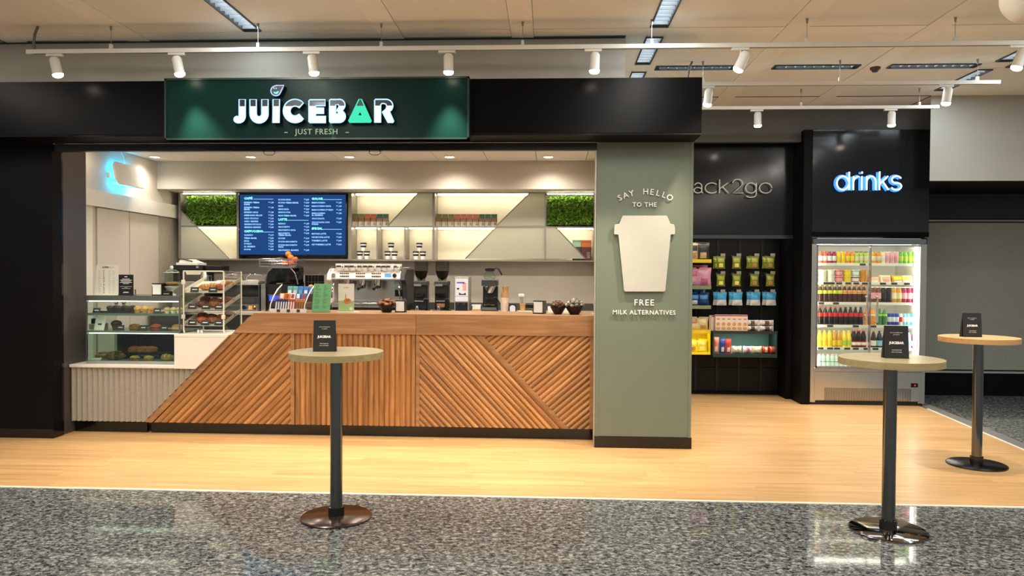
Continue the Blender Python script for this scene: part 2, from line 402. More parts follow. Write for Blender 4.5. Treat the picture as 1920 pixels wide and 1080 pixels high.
MB().box(0.443, 0.47, 6.966, 6.97, 0.105, 2.84).build('edge_strip', M_SAGE, pr_)
MB().box(1.30, 1.326, 6.966, 6.97, 0.105, 2.84).build('edge_strip', M_SAGE, pr_)
MB().box(0.427, 0.4405, 6.99, 7.06, 0.0, 2.77).build('shutter_guide', mat('guide_pale', (186, 178, 164), 0.4, 0.3), pr_)
MB().box(0.436, 1.333, 6.962, 7.30, 0.0, 0.105).build('skirting', M_GLOSSBLK, pr_)
struct(MB().box(0.60, 0.67, 7.30, 10.1, 0, 3.2).build('wall_kiosk_right', M_GREYWALL))
fa = structure_root('fascia_beam')
for x0, x1 in ((-6.6, -3.41), (-3.41, -0.70), (-0.70, 1.325)):
    MB().box(x0 + 0.001, x1 - 0.001, 6.60, 7.0, 2.855, 3.335).build('panel', M_SATBLACK, fa, bev=0.002)
MB().box(-6.6, 1.325, 6.603, 6.97, 2.838, 2.855).build('soffit_panel', M_BLACK, fa)
MB().box(-4.86, 0.44, 6.99, 7.05, 2.77, 2.84).build('shutter_box', mat('blue_black_metal', (30, 34, 38), 0.35), fa)

# interior of the kiosk
XL = -5.0
struct(MB().box(XL - 0.1, XL, 7.5, 10.1, 0, 3.1).build('wall_left', M_GREYWALL))
struct(MB().box(XL, XL + 0.05, 7.5, 9.98, 2.33, 2.50).build('trim_7', M_WHITE))
struct(MB().box(XL - 0.1, 0.60, 10.0, 10.1, 0, 3.1).build('wall_back', mat('back_wall_paint', (190, 182, 170), 0.55, noise=0.03, scale=2)))
struct(MB().box(XL + 0.001, 0.599, 9.32, 10.0, 2.672, 3.02).build('trim_8', M_GREYWALL))
ic = structure_root('ceiling_kiosk')
M_ITILE = mat('interior_ceiling_tile', (232, 222, 206), 0.6, noise=0.02)
for i in range(10):
    x0 = XL + 0.605 * i
    for y0, y1 in ((7.06, 7.3), (7.3, 7.9), (7.9, 8.5), (8.5, 9.1), (9.1, 9.7)):
        MB().box(x0 + 0.004, min(x0 + 0.601, 0.598), y0 + 0.004, y1 - 0.004, 3.022, 3.04).build('ceiling_tile', M_ITILE, ic)
MB().box(XL, 0.60, 7.06, 10.0, 3.043, 3.06).build('backing', mat('ceiling_joint', (120, 114, 104), 0.8), ic)
cb = thing('tall_cabinet', 'pale grey built-in tall cupboard on the kiosk side wall beneath the white pelmet', 'cabinet', (XL, 0, 0))
def onX(u, v, X):
    d = _f + _r * ((u - 960) / FPX) - _u * ((v - 540) / FPX); return d.y * X / d.x, EYE + d.z * X / d.x
ya = onX(183, 480, XL + 0.02)[0]; yb = onX(243, 480, XL + 0.02)[0]; yc = onX(297, 480, XL + 0.02)[0]; ye = onX(176, 480, XL + 0.02)[0]
M_DOOR = mat('cupboard_door', (206, 196, 182), 0.45, noise=0.02)
MB().box(0.001, 0.008, 7.55, ye, 0, 2.33).build('side_panel', M_WHITE, cb)
for a, b, s in ((ya, yb - 0.008, 1), (yb + 0.008, yc, -1)):
    d = MB().box(0.002, 0.022, a, b, 0.05, 2.325).build('door', M_DOOR, cb, bev=0.003)
    hy = (b - 0.06) if s > 0 else (a + 0.06)
    MB().tube([(0.022, hy, 1.40), (0.05, hy, 1.40), (0.05, hy, 1.28), (0.022, hy, 1.28)], 0.007).build('handle', M_CHROME, d)
MB().box(0.002, 0.012, yc + 0.01, 9.68, 0.0, 2.325).build('filler_panel', mat('filler_grey', (176, 166, 150), 0.5), cb)

# downlights of the kiosk ceiling
M_LAMP = emitter('warm_lamp_lens', (255, 236, 205), 14.0)
for k, u in enumerate((290, 470, 655, 843, 1028)):
    Y = 8.95; X, Z = P(u, 294, Y); Y = Y * (3.02 - EYE) / (Z - EYE); X = P(u, 294, Y)[0]
    t = thing('downlight', f'round recessed downlight in the kiosk ceiling, {ORD[k]} counted from the cupboard side', 'lamp', (X, Y, 3.018), group='downlights in the kiosk ceiling')
    MB().lathe([(0.055, 0.0), (0.068, -0.006), (0.072, 0.0)], 24).build('trim_ring', M_WHITEP, t, smooth=True)
    MB().lathe([(0.0, -0.002), (0.054, -0.002)], 24).build('lens', M_LAMP, t)
    spot_light('downlight_beam', (X, Y, 3.0), (0.05, 0.0, -1), DOWN_W * (0.5 if k == 0 else 0.7), NEUT, 150, 1.0, 0.06)
    dup(t, (X, 7.75, 3.018), f'unseen added downlight in the kiosk ceiling front row, {ORD[k]} from the cupboard side')
    spot_light('downlight_beam', (X, 7.75, 3.0), (0.0, 0.25, -1), DOWN_W * (0.1 if k == 0 else 1.2), NEUT, 150, 1.0, 0.06)  # front row hidden by the lintel, added to brighten the interior
# ================================================================== CEILING FITTINGS
M_REFL = mat('louvre_reflector', (226, 232, 234), 0.35, 0.35, noise=0.03)
M_TUBE = emitter('fluorescent_tube', (226, 240, 255), 14.0)
M_RIM = mat('luminaire_rim', (60, 64, 64), 0.4)
def louvre(x0, x1, y0, y1, label):
    cx, cy = (x0 + x1) / 2, (y0 + y1) / 2; lx, ly = x1 - x0, y1 - y0; along_y = ly > lx
    t = thing('louvre_light', label, 'lamp', (cx, cy, ZC), group='recessed louvre lights in the hall ceiling')
    L_, W_ = (ly, lx) if along_y else (lx, ly)
    def bx(b, a0, a1, c0, c1, z0, z1): return b.box(c0, c1, a0, a1, z0, z1) if along_y else b.box(a0, a1, c0, c1, z0, z1)
    h = MB(); bx(h, -L_ / 2, L_ / 2, -W_ / 2, W_ / 2, 0.10, 0.11); bx(h, -L_ / 2, L_ / 2, -W_ / 2, -W_ / 2 + 0.004, 0, 0.1); bx(h, -L_ / 2, L_ / 2, W_ / 2 - 0.004, W_ / 2, 0, 0.1)
    bx(h, -L_ / 2, -L_ / 2 + 0.004, -W_ / 2, W_ / 2, 0, 0.1); bx(h, L_ / 2 - 0.004, L_ / 2, -W_ / 2, W_ / 2, 0, 0.1); h.build('housing', mat('louvre_housing', (78, 86, 90), 0.4, 0.3), t)
    f = MB()
    for s in (-1, 1):
        bx(f, -L_ / 2, L_ / 2, s * W_ / 2 - 0.006, s * W_ / 2 + 0.006, -0.012, 0.004); bx(f, s * L_ / 2 - 0.006, s * L_ / 2 + 0.006, -W_ / 2, W_ / 2, -0.012, 0.004)
    f.build('frame', M_RIM, t)
    tb = MB(); bx(tb, -L_ / 2 + 0.03, L_ / 2 - 0.03, -0.012, 0.012, 0.068, 0.09); tb.build('tube', M_TUBE, t)
    n = int(L_ / 0.085); me = None
    for i in range(n):
        a = -L_ / 2 + (i + 0.5) * L_ / n
        if me is None:
            g = MB(); w = W_ / 2 - 0.005
            prof = [(-0.004, 0.0), (0.004, 0.0), (0.009, 0.05), (-0.009, 0.05)]
            if along_y: g.prism(prof, -w, w, 'x')
            else: g.prism(prof, -w, w, 'y')
            me = g.build('blade', M_REFL, mesh_only=True)
        put('blade', me, t, (0, a, 0.002) if along_y else (a, 0, 0.002))
    area_light('luminaire_light', (cx, cy, ZC - 0.02), W_ if along_y else L_, L_ if along_y else W_, LOUVRE_W * L_, COOL)
for (x0, x1, y0, y1) in LOUV:
    along = (y1 - y0) > (x1 - x0)
    if along:
        lane = 'lane over the JUICEBAR sign' if x0 < -2 else ('lane over the green pillar' if x0 < 2 else 'lane by the grey wall')
        pos = {3.9: 'out over the granite', 5.62: 'just before the first spotlight track', 6.80: 'just past the first spotlight track', 7.96: 'deepest, towards the back wall'}[y0]
        lab = f'long louvre light, {lane}, {pos}'
    else:
        k = {1.09: 'beside the green pillar lane', 2.285: 'in the middle, before the smoke detector', 3.445: 'just past the smoke detector', 4.63: 'past the crossing lane by the grey wall'}[x0]
        lab = f'crosswise louvre light set flush in the ceiling, {k}'
    louvre(x0, x1, y0, y1, lab)

M_TRACK = mat('track_white', (226, 222, 212), 0.35, noise=0.02)
M_SPOT = emitter('spot_lens', (255, 240, 215), 22.0)
def track(x0, x1, Y, Zr, wires, label, feed=None):
    t = thing('track_rail', label, 'track', ((x0 + x1) / 2, Y, Zr), group='white ceiling tracks for spotlights'); c = (x0 + x1) / 2
    MB().box(x0 - c, x1 - c, -0.018, 0.018, -0.017, 0.02).build('rail', M_TRACK, t, bev=0.002)
    MB().box(x0 - c + 0.05, x1 - c - 0.05, -0.006, 0.006, -0.0185, -0.0165).build('slot', M_RIM, t)
    for wx in wires:
        MB().cyl((wx - c, 0, 0.02), (wx - c, 0, ZC - Zr - 0.03), 0.0022, n=6).build('hanger_wire', M_STEELD, t)
        MB().cyl((wx - c, 0, ZC - Zr - 0.045), (wx - c, 0, ZC - Zr), 0.007, 0.012, n=10).build('ceiling_cup', M_STEELD, t)
        MB().box(wx - c - 0.012, wx - c + 0.012, -0.012, 0.012, 0.02, 0.06).build('clamp', M_TRACK, t)
    if feed is not None:
        MB().tube([(feed - c + 0.04, 0, ZC - Zr), (feed - c + 0.012, 0, (ZC - Zr) * 0.7), (feed - c, 0, (ZC - Zr) * 0.35), (feed - c + 0.01, 0, 0.015)], 0.011, 8).build('feed_cable', mat('grey_cable', (110, 106, 100), 0.6), t, smooth=True)
track(-4.56, 4.7, 6.34, 3.525, [PX(u, 60, 6.34) for u in (208, 484, 715, 980, 1222, 1513, 1791)], 'longest white spotlight track, hung over the front of the sign', -4.5)
track(1.34, 4.41, 7.59, 3.52, [PX(u, 130, 7.59) for u in (1318, 1575, 1833)], 'middle white spotlight track, between the long one and the drinks panel', 1.0 + 0.38)
track(1.2, 4.41, 8.74, 3.535, [PX(u, 180, 8.74) for u in (1502, 1724)], 'shortest white spotlight track, just before the drinks panel')
def spotlight(X, Y, Zr, aim, label, power=1.0):
    t = thing('track_spotlight', label, 'lamp', (X, Y, Zr - 0.017), group='spotlights on the white tracks')
    MB().box(-0.085, 0.06, -0.016, 0.016, -0.022, -0.001).build('adapter', M_TRACK, t, bev=0.003)
    a = Vector(aim).normalized(); q = a.to_track_quat('-Z', 'Y')
    c = Vector((0.0, 0, -0.115))
    MB().tube([(-0.012, 0, -0.02), (-0.012, 0, -0.07), (-0.012, 0, -0.115)], 0.007, 8).build('arm', M_TRACK, t, smooth=True)
    b = MB(); b.lathe([(0.028, 0.085), (0.041, 0.065), (0.042, -0.05), (0.045, -0.058), (0.045, -0.064), (0.040, -0.064)], 24); b.v = [tuple(c + q @ Vector(p)) for p in b.v]
    b.build('body', M_TRACK, t, smooth=True)
    l = MB(); l.lathe([(0.0, -0.092), (0.026, -0.089), (0.040, -0.079), (0.043, -0.0645)], 24); l.v = [tuple(c + q @ Vector(p)) for p in l.v]; l.build('lens', M_SPOT, t, smooth=True)
    w = Vector((X, Y, Zr - 0.017)) + c + a * 0.11
    spot_light('spotlight_beam', w, a, TRACK_W * power, WARM, 62, 0.9, 0.035)
where1 = ['over the black pillar', 'at the near edge of the green sign', 'over the JUICEBAR lettering', 'at the far edge of the green sign', 'over the green pillar', 'over the snack bay', 'by the grey hall wall']
aims = [(0.22, 0.05, -1), (0.2, 0.05, -1), (0.12, 0.05, -1), (0.0, 0.05, -1), (-0.02, 0.05, -1), (-0.45, 0.15, -1), (-0.3, 0.1, -1)]
for u, w_, a in zip((105, 334, 587, 841, 1115, 1391, 1912), where1, aims):
    spotlight(PX(u, 100, 6.34), 6.34, 3.525, a, f'white cylindrical spotlight on the longest track, {w_}')
for u, w_ in ((1328, 'beside the end of the black fascia'), (1776, 'past the drinks panel')):
    spotlight(PX(u, 165, 7.59), 7.59, 3.52, (-0.1, 0.1, -1), f'white cylindrical spotlight on the middle track, {w_}')
for u, w_ in ((1421, 'before the snack panel'), (1672, 'before the drinks panel')):
    spotlight(PX(u, 206, 8.74), 8.74, 3.535, (0.05, 0.12, -1), f'white cylindrical spotlight on the shortest track, {w_}', 0.8)

t = thing('smoke_detector', 'small dark round smoke detector on the ceiling strip between louvre lights', 'detector', (3.314, 7.832, ZC - 0.008))
MB().lathe([(0.05, 0.0), (0.05, -0.018), (0.036, -0.03)], 24).build('base', mat('detector_brown', (70, 44, 38), 0.5), t, smooth=True)
MB().lathe([(0.034, -0.03), (0.026, -0.046), (0.0, -0.05)], 24).build('head', M_DARK, t, smooth=True)
X, Z = P(1928, -6, 4.5)
t = thing('globe_lamp', 'large round white globe lamp hanging high above the tables', 'lamp', (X, 4.5, Z))
MB().ball((0, 0, 0), 0.145, nu=28, nv=18).build('globe', mat('opal_globe', (236, 228, 210), 0.4, noise=0.01), t, smooth=True)
MB().cyl((0, 0, 0.14), (0, 0, ZC - Z), 0.006, n=8).build('stem', M_TRACK, t)
MB().cyl((0, 0, ZC - Z - 0.02), (0, 0, ZC - Z), 0.05, n=20).build('canopy', M_TRACK, t)

for k, u in enumerate((505, 703)):
    X, Z = P(u, 281, 7.02)
    t = thing('cable_loop', 'thin dark cable loop under the black fascia, ' + ('near the JUICEBAR letter J' if k == 0 else 'near the JUICEBAR letter R'), 'cable', (X, 7.02, 2.77), group='cable loops under the fascia')
    MB().tube([(-0.05, 0, 0.0), (-0.055, 0, -0.018), (-0.03, 0, -0.036), (0.03, 0, -0.036), (0.055, 0, -0.018), (0.05, 0, 0.0)], 0.003, 6).build('wire', M_DARK, t)
    for s in (-1, 1): MB().box(s * 0.05 - 0.006, s * 0.05 + 0.006, -0.006, 0.006, -0.006, 0.0).build('clip', M_BLK, t)

# insect killer lamp on the kiosk side wall, with its blue glow
Yz, Zz = onX(222, 326, XL)
t = thing('insect_lamp', 'white insect lamp glowing blue on the kiosk side wall above the pelmet', 'lamp', (XL, 8.42, 2.71))
sh = MB(); prof = [(-0.22, -0.075), (-0.17, -0.13), (0.33, -0.13), (0.33, 0.13), (-0.17, 0.13), (-0.22, 0.075)]
sh.prism([(p[0], p[1]) for p in prof], 0.10, 0.125, 'x'); sh.build('cover', M_WHITEP, t, bev=0.004, rot=(0, -0.22, 0))
MB().box(0.0, 0.03, -0.17, 0.25, -0.03, 0.03).build('bracket', M_WHITEP, t)
for s in (-0.09, 0.09): MB().cyl((0.06, -0.16, s), (0.06, 0.27, s), 0.012, n=10).build('blue_tube', emitter(f'blue_tube_glow', (40, 190, 255), 24.0), t)
MB().box(0.03, 0.10, -0.05, 0.15, -0.02, 0.02).build('ballast', M_WHITEP, t)
MB().tube([(0.05, 0.12, 0.10), (0.03, 0.1, 0.25), (0.01, 0.07, 0.305)], 0.004).build('cord', M_WHITEP, t)
MB().tube([(0.06, -0.06, -0.11), (0.06, -0.02, -0.17), (0.06, 0.08, -0.17), (0.06, 0.12, -0.12)], 0.004).build('loop', M_WHITEP, t)

# ================================================================== SIGNS
Mw_lit = emitter('sign_white_light', (214, 236, 255), 2.4); Mg_lit = emitter('sign_green_light', (70, 226, 180), 1.15)
M_SDARK = mat('sign_letter_side', (16, 26, 40), 0.35)
YS = 6.49
sg = thing('shop_sign', 'dark green box sign with lit white JUICEBAR lettering over the counter', 'sign', ((-3.41 - 0.705) / 2, YS, 2.785))
ox, oz = (-3.41 - 0.705) / 2, 2.785
M_SIGN = mat('sign_green', (9, 40, 35), 0.3, noise=0.05, scale=2, spec=0.1)
MB().box(-3.405 - ox, -0.705 - ox, 0.004, 0.108, 0.0, 0.54).build('box', M_SIGN, sg)
b = MB()
for (x0, x1, z0, z1) in ((-3.41, -0.70, 0.0, 0.014), (-3.41, -0.70, 0.526, 0.543), (-3.41, -3.395, 0, 0.543), (-0.715, -0.70, 0, 0.543)): b.box(x0 - ox, x1 - ox, -0.006, 0.11, z0, z1)
b.build('frame', mat('sign_frame', (22, 46, 42), 0.3), sg)
CS = 1920 / 340.0
def sp(x, y): X_, Z_ = P(420 + x / CS, 150 + y / CS, YS - 0.045); return (X_ - ox, Z_ - oz)
def stroke(path, w, round_end=False):
    """outline of a thick open stroke in crop pixels"""
    path = [Vector(p) for p in path]; Lf, Rt = [], []
    for i, p in enumerate(path):
        d = (path[min(i + 1, len(path) - 1)] - path[max(i - 1, 0)]).normalized(); n = Vector((-d.y, d.x)) * (w / 2)
        Lf.append(p + n); Rt.append(p - n)
    cap = []
    if round_end:
        d = (path[-1] - path[-2]).normalized(); n = Vector((-d.y, d.x))
        for k in range(1, 6): a = PI * k / 6; cap.append(path[-1] + n * (w / 2 * math.cos(a)) + d * (w / 2 * math.sin(a)))
    return [tuple(p) for p in Lf + cap + Rt[::-1]]
GL = {
 'J': [stroke([(197, 208), (197, 385)] + arc(160, 388, 36, 0, 120, 7)[0:] , 66, True)],
 'U': [stroke([(312, 208), (312, 358)] + arc(375, 362, 62, 180, 0, 12) + [(437, 358), (437, 208)], 68)],
 'I': [[(523, 207), (592, 207), (588, 455), (520, 455)]],
 'C': [stroke(arc(755, 330, 88, -42, -318, 22), 72)],
 'E': [[(912, 211), (1074, 211), (1074, 275), (975, 275), (975, 298), (1060, 298), (1060, 357), (975, 357), (975, 386), (1080, 386), (1080, 454), (912, 454), (902, 444), (902, 221)]],
 'B': [[(1128, 208), (1215, 208)] + arc(1222, 268, 62, -85, 40, 8) + [(1256, 326)] + arc(1224, 388, 64, -45, 90, 9) + [(1128, 453), (1120, 444), (1120, 216)], [(1186, 262), (1212, 262), (1222, 280), (1214, 300), (1200, 318), (1200, 332), (1216, 344), (1208, 360), (1186, 360)]],
 'A': [[(1432, 206), (1458, 206), (1562, 438), (1554, 450), (1502, 450), (1446, 334), (1418, 378), (1462, 380), (1494, 450), (1332, 450), (1322, 438)]],
 'R': [[(1604, 207), (1728, 207)] + arc(1722, 276, 68, -75, 62, 10) + [(1800, 440), (1792, 452), (1738, 452), (1678, 340), (1716, 312), (1726, 284), (1716, 258), (1694, 250), (1672, 252), (1661, 266), (1661, 452), (1597, 452), (1597, 216)]],
}
zsplit = sp(600, 280)[1]
for ch in 'JUICEBAR':
    loops = [[sp(*p) for p in l] for l in GL[ch]]
    lit = Mg_lit if ch == 'A' else Mw_lit
    L0 = MB().fill(loops, -0.05, 0.004).build('letter', M_SDARK, sg)
    me = MB().fill(loops, -0.0525).build('lit_face', lit, mesh_only=True)
    bm = bmesh.new(); bm.from_mesh(me); bmesh.ops.bisect_plane(bm, geom=bm.verts[:] + bm.edges[:] + bm.faces[:], plane_co=(0, 0, zsplit), plane_no=(0, 0, 1), clear_outer=True); bm.to_mesh(me); bm.free()
    put('lit_face', me, L0)
    o = MB()
    for l in loops: o.tube([(p[0], -0.053, p[1]) for p in l], 0.0055, 6, True)
    o.build('outline', Mg_lit if ch == 'A' else emitter('outline_light', (178, 222, 255), 1.5) if 'outline_light' not in MATS else MATS['outline_light'], L0)
drop = [(638, 60)] + [(620, 95), (605, 125)] + arc(552, 117, 52, 15, 255, 16) + [(560, 60)]
dl = [sp(*p) for p in drop]
d0 = MB().fill([dl], -0.05, 0.004).build('drop_emblem', M_SDARK, sg)
MB().tube([(p[0], -0.053, p[1]) for p in dl], 0.0055, 6, True).build('outline', emitter('drop_outline', (165, 175, 215), 1.6), d0)
mint = emitter('mint_print_light', (130, 245, 215), 1.5)
for ex in (533, 556): MB().fill([[sp(*p) for p in arc(ex, 90, 7, 0, 330, 9)]], -0.0525).build('eye', mint, d0)
MB().fill([[sp(*p) for p in [(526, 124)] + [(550, 132), (582, 116)] + arc(555, 124, 27, -10, 175, 8)]], -0.0525).build('mouth', mint, d0)
xs0, zs0 = sp(705, 565); xs1 = sp(1222, 565)[0]
cap = abs(sp(705, 508)[1] - zs0)
text('tagline', [('JUST FRESH', (xs0 + xs1) / 2, 0.0, zs0, cap, 'CENTER')], emitter('tagline_glow', (190, 205, 170), 0.8), sg, depth=0.003, spacing=1.12)
b = MB()
for u in (637, 1290): x_, z_ = sp(u, 545); b.box(x_ - 0.014, x_ + 0.014, -0.004, 0.004, z_ - 0.003, z_ + 0.003)
b.build('dash', MATS['tagline_glow'], sg)

# lettering on the green pillar
YC = 6.955
t = thing('pillar_lettering', 'raised white milk alternatives lettering mounted on the sage green pillar', 'lettering', (PX(1207, 470, YC), 6.966, PZ(1207, 470, YC)))
bx_, bz_ = t.location.x, t.location.z
cap = (PZ(1207, 353.6, YC) - PZ(1207, 364.3, YC)); chars = 'SAY HELLO'
cx_, cz_ = PX(1209, 440, YC), PZ(1209, 460, YC); Rr = PZ(1209, 364.3, YC) - cz_
up_ = (PX(1166, 372, YC), PX(1252, 372, YC)); a0 = math.acos((up_[0] - cx_) / Rr); a1 = math.acos((up_[1] - cx_) / Rr)
for i, ch in enumerate(chars):
    if ch == ' ': continue
    a = a0 + (a1 - a0) * (i + 0.3 * (i > 3) - 0.15) / (len(chars) - 1)
    me = text_mesh(ch, cap / 0.69, 'CENTER', 0.0004, 0.004); ca, sa = math.cos(a - PI / 2), math.sin(a - PI / 2)
    for v in me.vertices: x_, y_, d_ = v.co; v.co = (x_ * ca - y_ * sa, -0.012 - d_, x_ * sa + y_ * ca)
    me.materials.append(M_WPRINT); put('letter', me, t, (cx_ + Rr * math.cos(a) - bx_, 0, cz_ + Rr * math.sin(a) - bz_))
for s_, v0, v1, u, sp_ in (('TO THE', 387.5, 379.5, 1208.5, 1.15), ('FREE', 572.5, 561.5, 1207.5, 1.2), ('MILK ALTERNATIVES', 589.5, 581.5, 1207.5, 1.12)):
    cap = PZ(u, v1, YC) - PZ(u, v0, YC)
    text('letter_row', [(s_, PX(u, v0, YC) - bx_, -0.012, PZ(u, v0, YC) - bz_, cap, 'CENTER')], M_WPRINT, t, depth=0.004, fat=0.0003, spacing=sp_)
CC = 3.724
pts = [(210, 284), (216, 278), (517, 278), (524, 284), (546, 335), (568, 337), (573, 343), (578, 370), (578, 404), (573, 409), (548, 410), (510, 800), (503, 807), (229, 807), (222, 800), (183, 411), (157, 409), (152, 403), (156, 343), (161, 337), (188, 335)]
X, Z = P(1207, 478, YC)
t = thing('cup_sign', 'large white takeaway cup silhouette board mounted on the sage green pillar', 'sign', (X, 6.966, Z))
MB().fill([[(P(1110 + x / CC, 330 + y / CC, YC)[0] - X, P(1110 + x / CC, 330 + y / CC, YC)[1] - Z) for x, y in pts]], -0.03, -0.012).build('board', mat('cup_cream', (182, 181, 170), 0.55, noise=0.015), t, bev=0.002)
for dx, dz in ((-0.12, 0.2), (0.12, 0.2), (0, -0.2)): MB().cyl((dx, -0.013, dz), (dx, 0.0, dz), 0.012, n=10).build('spacer', M_STEELD, t)

# ================================================================== SNACK AND DRINKS PANELS (built-in housing)
YH = 9.5; YN = 9.88
M_HOUS = mat('housing_black', (24, 26, 27), 0.14, noise=0.04, scale=2, spec=0.35)
hd = structure_root('wall_drinks_panel'); hd2 = structure_root('wall_drinks_post'); hd3 = structure_root('wall_drinks_side')
MB().box(3.225, 4.70, YH, 10.35, 2.10, 3.43).build('panel', M_HOUS, hd, bev=0.003)
MB().box(3.165, 3.275, YH - 0.01, 10.4, 0.0, 3.43).build('side_panel', M_BLACK, hd2, bev=0.003)
MB().box(4.685, 4.72, YH + 0.15, 10.4, 0.0, 2.10).build('side_panel', M_BLACK, hd3)
MB().box(3.275, 4.70, YH - 0.006, YH, 2.10, 2.16).build('rail', M_SATBLACK, hd, bev=0.002)
hs_ = structure_root('wall_snack_fascia'); hs2 = structure_root('wall_snack_side'); hs3 = structure_root('wall_snack_inner_side')
MB().box(1.0, 3.165, YN, 10.3, 2.14, 3.44).build('panel', M_HOUS, hs_, bev=0.003)
MB().box(1.0, 3.165, YN - 0.012, YN + 0.02, 2.09, 2.14).build('lower_rail', mat('housing_rail', (70, 76, 78), 0.2, 0.6), hs_, bev=0.002)
MB().box(3.10, 3.165, YN, 10.4, 0.0, 2.14).build('side_panel', M_BLACK, hs2)
MB().box(1.0, 1.06, YN, 10.4, 0.0, 2.14).build('side_panel', M_BLACK, hs3)
M_NEON = emitter('neon_core', (190, 232, 255), 4.5); M_NGLOW = emitter('neon_back_glow', (40, 140, 255), 7.0)
M_NOFF = mat('unlit_neon_glass', (226, 220, 205), 0.2, noise=0.02, emit=0.0)
def glyph(ch):
    """single-line letters; x-height 1, width returned"""
    if ch == 'd': return [arc(.45, .5, .45, 20, 340, 20, .5), [(.92, 0), (.92, 1.32)]]
    if ch == 'r': return [[(0, 0), (0, 1)], [(0, .55)] + arc(.38, .55, .38, 180, 80, 8, .42)]
    if ch == 'i': return [[(0, 0), (0, 1)], [(0, 1.2), (0, 1.34)]]
    if ch == 'n': return [[(0, 0), (0, 1)], [(0, .55)] + arc(.38, .55, .38, 180, 0, 12, .45) + [(.76, 0)]]
    if ch == 'k': return [[(0, 0), (0, 1.34)], [(.7, 1), (0, .42)], [(.26, .62), (.76, 0)]]
    if ch == 's': return [arc(.4, .75, .36, 20, 180, 10, .26)[0:] + arc(.4, .75, .36, 180, 250, 5, .26)[1:] + arc(.4, .26, .38, 70, 0, 6, .26)[0:] + arc(.4, .26, .38, 0, -160, 10, .26)[1:]]
    if ch == 'a': return [[(.05, .8)] + arc(.42, .68, .36, 150, 0, 10, .32) + [(.78, .1), (.9, 0)], arc(.4, .28, .38, 30, 330, 14, .27)]
    if ch == 'c': return [arc(.46, .5, .46, 45, 315, 18, .5)]
    if ch == '2': return [arc(.4, .95, .38, 170, -20, 12, .4) + [(.05, 0), (.85, 0)]]
    if ch == 'g': return [arc(.45, .5, .45, 20, 340, 20, .5), [(.9, 1), (.9, -.15)] + arc(.45, -.12, .45, 0, -150, 10, .3)]
    if ch == 'o': return [arc(.47, .5, .47, 0, 345, 24, .5)]
def neon(name, label, spec, Y, v_base, v_x, m, r, off, glow=None):
    u0 = spec[0][1]; X0, Z0 = P(u0, v_base, Y - off)
    t = thing(name, label, 'sign', (X0, Y, Z0))
    xh = PZ(u0, v_x, Y - off) - Z0
    wid = {'d': .92, 'r': .45, 'i': 0, 'n': .76, 'k': .76, 's': .78, 'a': .9, 'c': .8, '2': .85, 'g': .9, 'o': .94}
    for ch, ua, ub in spec:
        xa = PX(ua, v_base, Y - off) - X0; xb = PX(ub, v_base, Y - off) - X0; sx = (xb - xa) / wid[ch] if wid[ch] else 1
        b = MB(); g = MB()
        for pl_ in glyph(ch):
            b.tube([(xa + p[0] * sx, -off, p[1] * xh) for p in pl_], r, 7)
            if glow: g.tube([(xa + p[0] * sx, -0.012, p[1] * xh) for p in pl_], r * 0.8, 6)
        L0 = b.build('letter', m, t, smooth=True)
        if glow:
            g.build('blue_halo', glow, L0); k_ = MB()  # glowing blue copy of the letter stands in for its halo on the panel
            for pl_ in glyph(ch): k_.tube([(xa + p[0] * sx, -0.03, p[1] * xh) for p in pl_], r * 3.0, 8)
            k_.v = [(x_, -0.03 + (y_ + 0.03) * 0.12, z_) for x_, y_, z_ in k_.v]; k_.build('acrylic_back', mat('glow_blue_acrylic', (70, 150, 235), 0.3), L0)  # the neon's blue glow is put into the backing colour
        q = glyph(ch)[0][0]; q2 = glyph(ch)[0][-1]
        for qq in (q, q2): MB().cyl((xa + qq[0] * sx, -off, qq[1] * xh), (xa + qq[0] * sx, -0.002, qq[1] * xh), 0.003, n=6).build('standoff', M_ACRYL, L0)
    return t
neon('neon_sign', 'lit blue white neon lettering reading drinks above the drinks fridge', [('d', 1569, 1592), ('r', 1600, 1611), ('i', 1616, 1616), ('n', 1625, 1642), ('k', 1649, 1666), ('s', 1671, 1690)], YH, 356, 330.5, M_NEON, 0.0085, 0.075, M_NGLOW)
neon('neon_sign', 'unlit white neon lettering reading snack2go above the snack bay', [('s', 1257, 1272), ('n', 1279, 1293), ('a', 1301, 1318), ('c', 1322, 1344), ('k', 1349, 1366), ('2', 1373, 1394), ('g', 1398, 1418), ('o', 1424, 1447)], YN, 362, 343, M_NOFF, 0.007, 0.06)
# ================================================================== COUNTERS
W_SLAT = wood('slat_oak', (130, 88, 50), (166, 118, 70), (192, 145, 94), 0.42, (1.0, 16, 16), 0.22)
W_BAND = wood('band_oak', (136, 97, 60), (158, 115, 74), (178, 136, 92), 0.42, (0.8, 14, 14), 0.08)
YF = 7.25
ct = thing('service_counter', 'oak slatted service counter with diagonal and upright slat panels and black kick plate', 'counter', (-1.6, YF, 0.0))
CX = -1.6
def C(u, v): x, z = P(u, v, YF); return (x - CX, z)
XR = 0.439 - CX
zb, zt, ztop = 0.115, 1.016, 1.217
dl0, dl1 = C(275, 792), C(474, 591)         # slanted end of the counter
sl = (dl1[0] - dl0[0]) / (dl1[1] - dl0[1])
def dx(z): return dl0[0] + (z - dl0[1]) * sl
